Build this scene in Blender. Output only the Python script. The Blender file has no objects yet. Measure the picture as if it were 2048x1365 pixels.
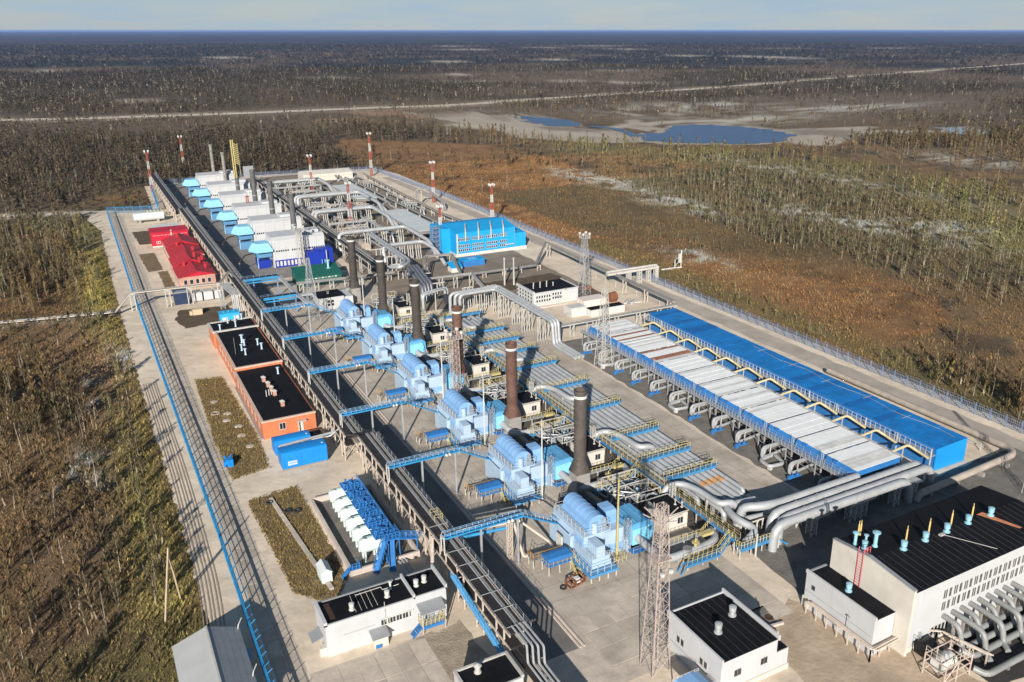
import bpy, math, random
import numpy as np
from mathutils import Vector, Matrix
random.seed(7); rng = np.random.default_rng(11)
S = bpy.context.scene
COL = S.collection
R = math.radians
# ------------------------------------------------------------ camera, sky, sun, exposure
# the site is laid out in metres: x across the compressor units, y along the pipe rack, camera on a drone 65 m up
cd = bpy.data.cameras.new('drone_camera')
cam = bpy.data.objects.new('drone_camera', cd); COL.objects.link(cam)
cam.location = (0, 0, 65.0)
cam.rotation_euler = (R(90 - 19.988), 0, R(-29.201))
cd.sensor_width = 36; cd.lens = 36 * 1710 / 2048; cd.shift_x = -88 / 2048
cd.clip_start = 1; cd.clip_end = 90000
S.camera = cam
SUN_EL, SUN_AZ = 22.0, 213.0          # sun stands behind the camera; azimuth clockwise from +y
world = bpy.data.worlds.new('World'); S.world = world; world.use_nodes = True
wn = world.node_tree; wn.nodes.clear()
def wnode(t, **k):
    n = wn.nodes.new(t)
    for a, b in k.items(): setattr(n, a, b)
    return n
sky = wnode('ShaderNodeTexSky', sky_type='NISHITA', sun_disc=False, sun_elevation=R(SUN_EL), sun_rotation=R(SUN_AZ),
            altitude=100, air_density=1.3, dust_density=0.1, ozone_density=3.0)
bg = wnode('ShaderNodeBackground'); bg.inputs[1].default_value = 0.05
wo = wnode('ShaderNodeOutputWorld')
# thin high cloud streaks over the whole sky
tc = wnode('ShaderNodeTexCoord'); sx = wnode('ShaderNodeSeparateXYZ')
mz = wnode('ShaderNodeMath', operation='ADD'); mz.inputs[1].default_value = 0.12
dv = wnode('ShaderNodeVectorMath', operation='DIVIDE'); cb = wnode('ShaderNodeCombineXYZ')
cn = wnode('ShaderNodeTexNoise'); cn.inputs['Scale'].default_value = 1.1; cn.inputs['Detail'].default_value = 7; cn.inputs['Roughness'].default_value = .58
cr = wnode('ShaderNodeValToRGB'); cr.color_ramp.elements[0].position = .36; cr.color_ramp.elements[1].position = .70
mx = wnode('ShaderNodeMix', data_type='RGBA')
L = wn.links.new
L(tc.outputs['Generated'], sx.inputs[0]); L(sx.outputs['Z'], mz.inputs[0])
L(tc.outputs['Generated'], dv.inputs[0])
for i in range(3): L(mz.outputs[0], cb.inputs[i])
L(cb.outputs[0], dv.inputs[1]); L(dv.outputs[0], cn.inputs['Vector']); L(cn.outputs[0], cr.inputs[0])
cm = wnode('ShaderNodeMath', operation='MULTIPLY_ADD'); cm.inputs[1].default_value = .28; cm.inputs[2].default_value = .68
# the veil thins out towards the zenith, as high haze does
vz = wnode('ShaderNodeMapRange'); vz.inputs[1].default_value = .06; vz.inputs[2].default_value = .2; vz.inputs[3].default_value = 1; vz.inputs[4].default_value = .08
cz = wnode('ShaderNodeMath', operation='MULTIPLY')
L(sx.outputs['Z'], vz.inputs[0]); L(cr.outputs[0], cm.inputs[0]); L(cm.outputs[0], cz.inputs[0]); L(vz.outputs[0], cz.inputs[1]); L(cz.outputs[0], mx.inputs[0])
L(sky.outputs[0], mx.inputs[6]); mx.inputs[7].default_value = (5.1, 6.9, 8.7, 1)
L(mx.outputs[2], bg.inputs[0]); L(bg.outputs[0], wo.inputs[0])
sd = bpy.data.lights.new('sun', 'SUN'); sd.energy = 5.0; sd.angle = R(.55); sd.color = (1, .94, .85)
sun = bpy.data.objects.new('sun', sd); COL.objects.link(sun)
az = R(SUN_AZ); el = R(SUN_EL)
sv = Vector((math.sin(az) * math.cos(el), math.cos(az) * math.cos(el), math.sin(el)))
sun.rotation_euler = sv.to_track_quat('Z', 'Y').to_euler(); sun.location = (0, -60, 120)
S.view_settings.view_transform = 'Standard'; S.view_settings.look = 'None'
S.view_settings.exposure = 0.52; S.view_settings.gamma = 1; S.view_settings.use_curve_mapping = False
# ------------------------------------------------------------ materials
def lin(h):
    c = [int(h[i:i + 2], 16) / 255 for i in (0, 2, 4)]
    return tuple(x / 12.92 if x <= .04045 else ((x + .055) / 1.055) ** 2.4 for x in c)
MATS = {}
def M(name, col, rough=.6, var=.12, scale=.7, metal=0., bump=0., dirt=0., dmin=.5, dcol=(.09, .07, .05), spec=.35, streak=False, attr=None):
    m = bpy.data.materials.new(name); m.use_nodes = True
    nt = m.node_tree; b = nt.nodes['Principled BSDF']; N = nt.nodes.new; K = nt.links.new
    if isinstance(col, str): col = lin(col)
    b.inputs['Roughness'].default_value = rough; b.inputs['Metallic'].default_value = metal
    b.inputs['Specular IOR Level'].default_value = spec
    g = N('ShaderNodeNewGeometry')
    n1 = N('ShaderNodeTexNoise'); n1.inputs['Scale'].default_value = scale; n1.inputs['Detail'].default_value = 6; n1.inputs['Roughness'].default_value = .62
    K(g.outputs['Position'], n1.inputs['Vector'])
    mr = N('ShaderNodeMapRange'); mr.inputs[1].default_value = .28; mr.inputs[2].default_value = .72
    mr.inputs[3].default_value = 1 - var; mr.inputs[4].default_value = 1 + var
    K(n1.outputs[0], mr.inputs[0])
    mm = N('ShaderNodeVectorMath'); mm.operation = 'SCALE'
    if attr:
        at = N('ShaderNodeAttribute'); at.attribute_name = attr; K(at.outputs['Color'], mm.inputs[0])
    else: mm.inputs[0].default_value = col
    K(mr.outputs[0], mm.inputs['Scale']); out = mm.outputs[0]
    if dirt > 0:
        n2 = N('ShaderNodeTexNoise'); n2.inputs['Scale'].default_value = scale * 2.3 if not streak else 1.0
        n2.inputs['Detail'].default_value = 8; n2.inputs['Roughness'].default_value = .7
        if streak:
            vm = N('ShaderNodeVectorMath'); vm.operation = 'MULTIPLY'; vm.inputs[1].default_value = (1.6, 1.6, .22)
            K(g.outputs['Position'], vm.inputs[0]); K(vm.outputs[0], n2.inputs['Vector'])
        else: K(g.outputs['Position'], n2.inputs['Vector'])
        m2 = N('ShaderNodeMapRange'); m2.inputs[1].default_value = dmin; m2.inputs[2].default_value = .78
        m2.inputs[3].default_value = 0; m2.inputs[4].default_value = dirt
        K(n2.outputs[0], m2.inputs[0])
        mi = N('ShaderNodeMix'); mi.data_type = 'RGBA'
        K(m2.outputs[0], mi.inputs[0]); K(out, mi.inputs[6]); mi.inputs[7].default_value = (*dcol, 1); out = mi.outputs[2]
    K(out, b.inputs['Base Color'])
    if bump > 0:
        n3 = N('ShaderNodeTexNoise'); n3.inputs['Scale'].default_value = scale * 6; n3.inputs['Detail'].default_value = 5
        K(g.outputs['Position'], n3.inputs['Vector'])
        bp = N('ShaderNodeBump'); bp.inputs['Strength'].default_value = bump; bp.inputs['Distance'].default_value = .25
        K(n3.outputs[0], bp.inputs['Height']); K(bp.outputs[0], b.inputs['Normal'])
    MATS[name] = m
    return m
RUST = (.13, .055, .03)
white = M('white_wall', (.47, .475, .485), .7, .07, .35, dirt=.35, dcol=(.38, .34, .29), streak=True)
cream = M('cream_wall', (.55, .51, .45), .75, .1, .4, dirt=.3, dcol=(.40, .33, .25), streak=True)
black_roof = M('black_roofing', (.008, .008, .010), .75, .35, .45, dirt=.35, dcol=(.028, .026, .025), bump=.15, spec=.12)
blackm = M('black_metal', (.012, .012, .014), .5, .2)
shadow_open = M('dark_interior', (.012, .012, .014), .8, .2)
glass = M('window_glass', (.02, .026, .035), .12, .2, spec=.8)
machine = M('light_blue_paint', (.20, .37, .62), .5, .12, .5, dirt=.3, dcol=(.19, .30, .42), streak=True)
machine2 = M('pale_blue_paint', (.36, .475, .60), .5, .10, .5, dirt=.25, dcol=(.30, .38, .45), streak=True)
cyanp = M('cyan_blue_paint', (.10, .31, .52), .5, .12, .5, dirt=.2, dcol=(.10, .22, .35), streak=True)
blue = M('blue_paint', (.03, .16, .42), .5, .18, .6, dirt=.25, dcol=(.05, .11, .22))
bluer = M('blue_roof_sheet', (.006, .165, .47), .5, .22, .35, dirt=.55, dcol=(.008, .07, .20), bump=.3)
bluebox = M('blue_container_paint', (.008, .20, .56), .45, .08, .5, dirt=.2, dcol=(.03, .10, .24), streak=True)
navy = M('deep_blue_paint', (.008, .03, .30), .5, .12, .5, dirt=.2, dcol=(.02, .03, .12), streak=True)
sky_hood = M('sky_blue_hood', (.25, .52, .72), .5, .08, .4, dirt=.2, dcol=(.15, .33, .46))
shopblue = M('workshop_blue', (.01, .30, .62), .55, .1, .3, dirt=.25, dcol=(.03, .17, .36), streak=True)
fence_blue = M('fence_blue', (.03, .24, .48), .55, .15, dirt=.2)
fence_pale = M('fence_pale_blue', (.16, .22, .34), .6, .2, dirt=.25)
pipe2 = M('worn_grey_pipe', (.25, .255, .25), .5, .18, .5, metal=.1, dirt=.45, dcol=(.13, .12, .105))
yellow = M('yellow_rail', (.44, .37, .16), .55, .18, 1, dirt=.25)
galv = M('galvanised_steel', (.38, .39, .40), .45, .15, 1, metal=.25, dirt=.3, dcol=(.2, .18, .15))
steelw = M('pale_painted_steel', (.46, .445, .41), .55, .14, 1, dirt=.35, dcol=(.24, .18, .13))
beige_st = M('beige_steel', (.50, .43, .36), .6, .16, 1, dirt=.4, dcol=(.25, .16, .10))
pinksteel = M('pale_pink_tower_steel', (.40, .33, .30), .6, .16, 1, dirt=.35, dcol=(.28, .14, .10))
pipeg = M('pipe_cladding', (.40, .41, .42), .45, .14, .5, metal=.2, dirt=.4, dcol=(.20, .18, .16))
piped = M('dull_pipe', (.24, .235, .225), .5, .2, .6, metal=.2, dirt=.4, dcol=(.12, .10, .08))
pipet = M('tan_pipe', (.36, .31, .26), .6, .2, .6, dirt=.4, dcol=(.17, .12, .08))
tray = M('dark_cable_tray', (.030, .025, .024), .6, .35, .8, dirt=.35, dcol=(.09, .075, .065))
rust_stack = M('rusty_stack', (.115, .062, .045), .8, .35, .8, dirt=.6, dcol=(.055, .04, .035), streak=True, bump=.2)
dark_stack = M('sooty_stack', (.055, .047, .042), .8, .35, .8, dirt=.55, dcol=(.11, .065, .045), streak=True, bump=.2)
grey_stack = M('grey_stack', (.10, .10, .10), .7, .3, .8, dirt=.5, dcol=(.05, .045, .04), streak=True)
stackbase = M('grey_cladding', (.33, .31, .29), .55, .12, .6, metal=.2, dirt=.4, dcol=(.19, .15, .13), streak=True)
rustm = M('rust', (.22, .085, .045), .9, .35, 1.2, dirt=.5, dcol=(.10, .05, .035))
redroof = M('red_roof', (.40, .022, .03), .55, .15, .5, dirt=.35, dcol=(.22, .02, .022))
redwall = M('red_wall', (.45, .012, .035), .55, .12, .5, dirt=.2, dcol=(.25, .015, .02), streak=True)
redmast = M('red_mast_paint', (.34, .09, .065), .6, .2)
whitem = M('white_mast_paint', (.54, .53, .50), .6, .12, dirt=.25)
pinkbrick = M('pink_brick_wall', (.42, .24, .19), .85, .2, .8, dirt=.3, dcol=(.25, .15, .12))
brick = M('orange_brick', (.50, .165, .075), .85, .14, .8, dirt=.35, dcol=(.30, .11, .06), bump=.1)
brickcap = M('parapet_cap', (.55, .40, .32), .7, .15)
green = M('green_cladding', (.012, .10, .075), .55, .15, .6, dirt=.25, dcol=(.02, .05, .045))
mint = M('pale_mint_tank', (.62, .74, .70), .45, .07, .6, dirt=.3, dcol=(.40, .46, .42), streak=True)
greyroof = M('grey_sheet_roof', (.30, .31, .32), .5, .1, .6, metal=.2, dirt=.3, dcol=(.16, .15, .14))
paleroof = M('pale_sheet_roof', (.55, .57, .57), .5, .08, .3, dirt=.3, dcol=(.38, .38, .37))
coolw = M('weathered_white_panel', (.80, .80, .785), .6, .06, .5, dirt=.25, dcol=(.34, .30, .26))
coolg = M('grey_worn_panel', (.62, .61, .585), .6, .16, .6, dirt=.4, dcol=(.22, .18, .15))
coolr = M('rusted_panel', (.30, .13, .08), .85, .3, .8, dirt=.5, dcol=(.45, .40, .36))
sand = M('sand_yard', (.64, .535, .415), .95, .2, .11, dirt=.6, dmin=.5, dcol=(.31, .235, .165), bump=.35)
slabm = M('concrete_slab', (.46, .40, .33), .9, .24, .13, dirt=.8, dmin=.44, dcol=(.26, .21, .165), bump=.1)
slabd = M('stained_slab', (.50, .43, .355), .9, .2, .5, dirt=.4, dcol=(.17, .135, .10), bump=.1)
asph = M('worn_asphalt', (.16, .15, .142), .9, .2, .25, dirt=.5, dcol=(.10, .092, .085), bump=.15)
gravel = M('grey_gravel', (.17, .155, .135), .95, .3, .5, dirt=.5, dcol=(.10, .085, .07), bump=.4)
dirtm = M('dark_soil', (.10, .07, .045), .95, .35, .35, dirt=.6, dcol=(.055, .04, .025), bump=.5)
turf = M('brown_turf', (.15, .10, .05), .95, .45, .5, dirt=.85, dmin=.47, dcol=(.40, .32, .23), bump=.6)
kerbm = M('pale_kerb', (.50, .43, .38), .85, .12, dirt=.3)
roadfar = M('sandy_road', (.52, .45, .36), .95, .15, .05, dirt=.3, dcol=(.35, .28, .2))
watm = M('lake_water', (.014, .05, .15), .3, .15, .02, spec=.25)
shoal = M('shallow_sand', (.46, .40, .33), .8, .25, .02, dirt=.6, dcol=(.20, .19, .20))
wblue = M('walkway_blue', (.045, .20, .40), .55, .18, .8, dirt=.3, dcol=(.09, .12, .15))
hallpane = M('hall_window_pane', (.085, .09, .095), .3, .5, 1.2, spec=.5)
bsand = M('brown_sand', (.43, .335, .24), .95, .25, .25, dirt=.5, dcol=(.25, .18, .12), bump=.3)
bgravel = M('brown_gravel', (.34, .275, .205), .95, .3, .6, dirt=.5, dcol=(.20, .15, .10), bump=.4)
wood = M('weathered_wood', (.42, .33, .22), .8, .2)
tyre = M('tyre_rubber', (.03, .03, .03), .9, .3)
# ------------------------------------------------------------ mesh builder
def arc(cx, cy, r, a0, a1, n):
    return [(cx + r * math.cos(R(a0 + (a1 - a0) * i / n)), cy + r * math.sin(R(a0 + (a1 - a0) * i / n))) for i in range(n + 1)]
class MB:
    def __init__(s): s.v = []; s.f = []
    def add(s, vs, fs):
        o = len(s.v); s.v += [tuple(p) for p in vs]; s.f += [tuple(i + o for i in f) for f in fs]; return s
    def box(s, x0, x1, y0, y1, z0, z1):
        return s.add([(x0, y0, z0), (x1, y0, z0), (x1, y1, z0), (x0, y1, z0), (x0, y0, z1), (x1, y0, z1), (x1, y1, z1), (x0, y1, z1)],
                     [(3, 2, 1, 0), (4, 5, 6, 7), (0, 1, 5, 4), (1, 2, 6, 5), (2, 3, 7, 6), (3, 0, 4, 7)])
    def beam(s, p, q, w=.1, h=None):
        p = Vector(p); q = Vector(q); d = q - p
        if d.length < 1e-6: return s
        d.normalize(); up = Vector((0, 0, 1)) if abs(d.z) < .99 else Vector((0, 1, 0))
        a = d.cross(up).normalized() * (w / 2); b = a.cross(d).normalized() * ((h or w) / 2)
        vs = [t + x * a + y * b for t in (p, q) for x, y in ((-1, -1), (1, -1), (1, 1), (-1, 1))]
        return s.add(vs, [(3, 2, 1, 0), (4, 5, 6, 7), (0, 1, 5, 4), (1, 2, 6, 5), (2, 3, 7, 6), (3, 0, 4, 7)])
    def bar(s, p, q, w=.08):          # light three-sided bar for thin lattice work
        p = Vector(p); q = Vector(q); d = q - p
        if d.length < 1e-6: return s
        d.normalize(); up = Vector((0, 0, 1)) if abs(d.z) < .99 else Vector((0, 1, 0))
        a = d.cross(up).normalized(); b = a.cross(d)
        vs = [t + w * .58 * (math.cos(k * 2.094) * a + math.sin(k * 2.094) * b) for t in (p, q) for k in range(3)]
        return s.add(vs, [(0, 1, 4, 3), (1, 2, 5, 4), (2, 0, 3, 5), (2, 1, 0), (3, 4, 5)])
    def cyl(s, x, y, z0, z1, r0, r1=None, n=12, cap=True):
        return s.lathe(x, y, [(r0, z0), (r0 if r1 is None else r1, z1)], n, cap)
    def lathe(s, x, y, prof, n=12, cap=True):
        vs = []; fs = []
        for r, z in prof:
            for k in range(n):
                a = 2 * math.pi * k / n; vs.append((x + r * math.cos(a), y + r * math.sin(a), z))
        m = len(prof)
        for i in range(m - 1):
            for k in range(n):
                k2 = (k + 1) % n; fs.append((i * n + k, i * n + k2, (i + 1) * n + k2, (i + 1) * n + k))
        if cap: fs += [tuple(reversed(range(n))), tuple(range((m - 1) * n, m * n))]
        return s.add(vs, fs)
    def prism(s, poly, z0, z1):
        n = len(poly); vs = [(x, y, z0) for x, y in poly] + [(x, y, z1) for x, y in poly]
        return s.add(vs, [tuple(reversed(range(n))), tuple(range(n, 2 * n))] + [(i, (i + 1) % n, n + (i + 1) % n, n + i) for i in range(n)])
    def extr(s, prof, a0, a1, axis='y'):      # profile extruded along x (prof=(y,z)) or y (prof=(x,z))
        n = len(prof)
        P = (lambda p, a: (a, p[0], p[1])) if axis == 'x' else (lambda p, a: (p[0], a, p[1]))
        vs = [P(p, a0) for p in prof] + [P(p, a1) for p in prof]
        return s.add(vs, [tuple(reversed(range(n))), tuple(range(n, 2 * n))] + [(i, (i + 1) % n, n + (i + 1) % n, n + i) for i in range(n)])
    def pipe(s, path, r=.3, n=8, bend=None):
        P = [Vector(p) for p in path]; bend = r * 2.2 if bend is None else bend
        pts = [P[0]]
        for i in range(1, len(P) - 1):
            a = P[i - 1] - P[i]; b = P[i + 1] - P[i]
            d = min(bend, a.length * .48, b.length * .48); a.normalize(); b.normalize()
            if a.dot(b) < -.999: pts.append(P[i]); continue
            p0 = P[i] + a * d; p1 = P[i] + b * d
            for t in (0, .33, .67, 1): pts.append(p0 * (1 - t) ** 2 + P[i] * 2 * t * (1 - t) + p1 * t * t)
        pts.append(P[-1])
        T = []
        for i in range(len(pts)):
            d = pts[min(i + 1, len(pts) - 1)] - pts[max(i - 1, 0)]; T.append(d.normalized())
        up = Vector((0, 0, 1)) if abs(T[0].z) < .9 else Vector((1, 0, 0))
        a = T[0].cross(up).normalized(); vs = []; fs = []
        for i, p in enumerate(pts):
            a = (a - T[i] * a.dot(T[i])).normalized(); b = T[i].cross(a)
            for k in range(n):
                t = 2 * math.pi * k / n; vs.append(p + r * (math.cos(t) * a + math.sin(t) * b))
        for i in range(len(pts) - 1):
            for k in range(n): fs.append((i * n + k, i * n + (k + 1) % n, (i + 1) * n + (k + 1) % n, (i + 1) * n + k))
        fs += [tuple(reversed(range(n))), tuple(range((len(pts) - 1) * n, len(pts) * n))]
        return s.add(vs, fs)
    def rail(s, path, h=1.0, step=1.5, w=.06, rails=(1.0, .55)):   # handrail along a path of deck points
        P = [Vector(p) for p in path]
        for i in range(len(P) - 1):
            a, b = P[i], P[i + 1]; n = max(1, round((b - a).length / step))
            for k in range(n + (i == len(P) - 2)):
                t = a + (b - a) * k / n; s.bar(t, t + Vector((0, 0, h)), w)
            for q in rails: s.bar(a + Vector((0, 0, h * q)), b + Vector((0, 0, h * q)), w)
        return s
    def lattice(s, x, y, z0, z1, w0, w1, n, w=.12, wb=.07, geo=True):
        zs = [z0 + (z1 - z0) * (1 - (1 - i / n) ** 1.25 if geo else i / n) for i in range(n + 1)]
        def C(z):
            h = (w0 + (w1 - w0) * (z - z0) / (z1 - z0)) / 2
            return [Vector((x + a * h, y + b * h, z)) for a, b in ((-1, -1), (1, -1), (1, 1), (-1, 1))]
        A = C(z0); B = C(z1)
        for k in range(4): s.beam(A[k], B[k], w)
        for i in range(n):
            a = C(zs[i]); b = C(zs[i + 1])
            for k in range(4):
                k2 = (k + 1) % 4
                s.bar(b[k], b[k2], wb); s.bar(a[k], b[k2], wb); s.bar(a[k2], b[k], wb)
        return s
    def build(s, name, mat, parent=None, smooth=False, kind=None):
        o = Vector((0, 0, 0))
        if parent is not None:
            o = parent.get('_o'); o = Vector(o) if o else Vector((0, 0, 0))
        me = bpy.data.meshes.new(name)
        me.from_pydata([(p[0] - o.x, p[1] - o.y, p[2] - o.z) for p in s.v], [], s.f)
        me.materials.append(mat)
        if smooth:
            me.polygons.foreach_set('use_smooth', [True] * len(me.polygons)); me.set_sharp_from_angle(angle=R(42))
        ob = bpy.data.objects.new(name, me); COL.objects.link(ob)
        if parent is not None: ob.parent = parent; ob['_o'] = list(o)
        if kind: ob['kind'] = kind
        return ob
def tag(o, label, cat, group=None):
    o['label'] = label; o['category'] = cat
    if group: o['group'] = group
    return o
def thing(name, label, cat, loc, group=None):
    o = bpy.data.objects.new(name, None); COL.objects.link(o); o.empty_display_size = .5
    o.location = loc; o['_o'] = list(loc)
    return tag(o, label, cat, group)
def solo(mb, name, mat, label, cat, loc, group=None, smooth=False):   # a thing that is one mesh, origin at its base
    e = {'_o': list(loc)}
    o = Vector(loc); me_v = mb.v; mb.v = [(p[0] - o.x, p[1] - o.y, p[2] - o.z) for p in me_v]
    ob = mb.build(name, mat, None, smooth); ob.location = loc; ob['_o'] = list(loc)
    return tag(ob, label, cat, group)
KIDS = {}
def copy_tree(o, d, label=None, parent=None):
    c = o.copy(); COL.objects.link(c)
    if parent is None:
        c.location = Vector(o.location) + Vector(d)
        if label: c['label'] = label
    else: c.parent = parent
    for ch in list(o.children): copy_tree(ch, d, None, c)
    return c
def struct(mb, name, mat, smooth=False): return mb.build(name, mat, None, smooth, 'structure')
ORD = ['nearest', 'second nearest', 'third nearest', 'fourth nearest', 'fifth nearest', 'farthest']
def windows(parent, wall, spots, w, h, frame=None, proud=.03, mull=0, fname='window', pane=None):
    """wall: ('y', y0) faces -y, ('x', x0) faces -x; spots: (along, z) of each lower left corner"""
    out = []
    for a, z in spots:
        ax, p = wall; g = MB(); f = MB(); t = .07 if frame else 0
        def bx(mb, a0, a1, z0, z1, d0, d1):
            if ax == 'y': mb.box(a0, a1, p - d1, p - d0, z0, z1)
            else: mb.box(p - d1, p - d0, a0, a1, z0, z1)
        bx(g, a, a + w, z, z + h, -.05, proud * .5)
        ob = g.build(fname, pane or glass, parent)
        if frame:
            bx(f, a - t, a, z - t, z + h + t, -.02, proud); bx(f, a + w, a + w + t, z - t, z + h + t, -.02, proud)
            bx(f, a, a + w, z + h, z + h + t, -.02, proud); bx(f, a, a + w, z - t, z, -.02, proud * 2)
            for k in range(mull): bx(f, a + w * (k + 1) / (mull + 1) - .03, a + w * (k + 1) / (mull + 1) + .03, z, z + h, -.02, proud)
            f.build('frame', frame, ob)
        out.append(ob)
    return out
# ------------------------------------------------------------ terrain helpers
def vnoise(x, y, s, seed=0):
    x = np.asarray(x, float) / s; y = np.asarray(y, float) / s
    xi = np.floor(x).astype(np.int64); yi = np.floor(y).astype(np.int64); fx = x - xi; fy = y - yi
    fx = fx * fx * (3 - 2 * fx); fy = fy * fy * (3 - 2 * fy)
    def h(a, b):
        n = (a * 374761393 + b * 668265263 + seed * 1442695041) & 0x7fffffff
        n = ((n ^ (n >> 13)) * 1274126177) & 0x7fffffff
        return ((n ^ (n >> 16)) & 0xffff) / 65535.
    return (h(xi, yi) * (1 - fx) + h(xi + 1, yi) * fx) * (1 - fy) + (h(xi, yi + 1) * (1 - fx) + h(xi + 1, yi + 1) * fx) * fy
def fbm(x, y, s, seed=0, o=4):
    t = 0; a = .5; n = 0
    for i in range(o): t = t + a * vnoise(x, y, s / 2 ** i, seed + i * 17); n += a; a *= .55
    return t / n
def seg_dist(x, y, pts):
    d = np.full(np.shape(x), 1e9)
    for (ax, ay), (bx, by) in zip(pts[:-1], pts[1:]):
        dx, dy = bx - ax, by - ay; t = np.clip(((x - ax) * dx + (y - ay) * dy) / (dx * dx + dy * dy), 0, 1)
        d = np.minimum(d, np.hypot(x - ax - t * dx, y - ay - t * dy))
    return d
def inside(x, y, poly):
    r = np.zeros(np.shape(x), bool); n = len(poly)
    for i in range(n):
        (ax, ay), (bx, by) = poly[i], poly[(i + 1) % n]
        c = (ay > y) != (by > y)
        with np.errstate(divide='ignore', invalid='ignore'): r ^= c & (x < (bx - ax) * (y - ay) / ((by - ay) or 1e-9) + ax)
    return r
def sm(d, a, b): return np.clip((d - a) / (b - a), 0, 1)
LAKE = [(327, 477), (316, 451), (321, 431), (342, 420), (362, 406), (387, 406), (418, 426), (427, 459), (422, 484), (412, 506), (389, 514), (365, 497), (348, 478), (342, 482)]
LAKE2 = [(320, 637), (303, 583), (308, 552), (323, 543), (336, 573), (333, 606)]
POND = [(538, 412), (518, 384), (525, 366), (552, 378), (556, 405)]
CHAN = [(330, 540), (336, 515), (330, 490), (322, 470)]
SHOAL_E = [(418, 426), (383, 402), (384, 385), (396, 373), (457, 398), (506, 441), (464, 449), (429, 461)]
SHOAL_W = [(246, 709), (263, 585), (254, 502), (280, 457), (312, 445), (331, 502), (317, 539), (302, 596), (303, 672)]
BAR = [(378, 563), (350, 517), (349, 492), (364, 498), (378, 541), (392, 573)]
ROAD1 = [(-400, 890), (-57, 801), (24, 778), (136, 766), (248, 765), (300, 757), (354, 765), (371, 774), (502, 802), (678, 837), (831, 882), (1030, 947), (1281, 1015), (2400, 1330)]
PAD = [(3.6, 40), (4.6, 60), (4.9, 120), (4.2, 170), (4.0, 250), (4.5, 330), (1, 352), (4, 368), (24, 361), (26, 420), (70, 428), (131, 421), (135.6, 400), (136, 200), (136.6, 120), (136.5, 60), (136, 30), (3, 30)]
GREEN = [(262, 432), (300, 380), (322, 330), (330, 280), (322, 235), (300, 195), (262, 165)]
BOG = [(122, 440), (150, 560), (216, 470), (227, 380), (205, 300), (190, 210), (199, 175), (190, 134), (164, 112), (136, 100), (134, 420)]
LICH = [(213, 345, 9, 26), (207, 285, 8, 34), (206, 258, 7, 10), (310, 290, 8, 60), (246, 215, 10, 40), (262, 195, 14, 12), (420, 300, 20, 30), (-10, 174, 3, 7), (-13, 142, 3, 8), (-3, 186, 2, 10), (160, 200, 5, 12),
        (300, 640, 30, 60), (460, 520, 60, 30), (610, 560, 90, 25), (520, 640, 90, 40), (430, 610, 40, 40), (-60, 330, 6, 12)]
STRIPS = [([(430, 420), (480, 412), (525, 386)], 8), ([(255, 600), (300, 480)], 13), ([(340, 520), (400, 540), (470, 520)], 9), ([(552, 1038), (613, 1044), (700, 968)], 12), ([(1074, 2806), (1500, 3050), (1722, 3130), (1913, 2508)], 40), ([(1323, 2117), (1620, 1840), (1553, 1508)], 22), ([(-29, 1686), (15, 1767)], 22),
          ([(640, 960), (760, 930)], 9), ([(900, 1900), (1100, 1800)], 25), ([(2400, 2600), (2900, 2300)], 35), ([(420, 1100), (500, 1090)], 9), ([(250, 1250), (420, 1330), (560, 1290)], 10), ([(60, 950), (180, 930)], 12), ([(700, 1350), (860, 1290)], 12), ([(1500, 3600), (2300, 3300)], 50), ([(200, 2300), (420, 2400)], 24), ([(500, 1750), (800, 1850)], 16)]
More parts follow.
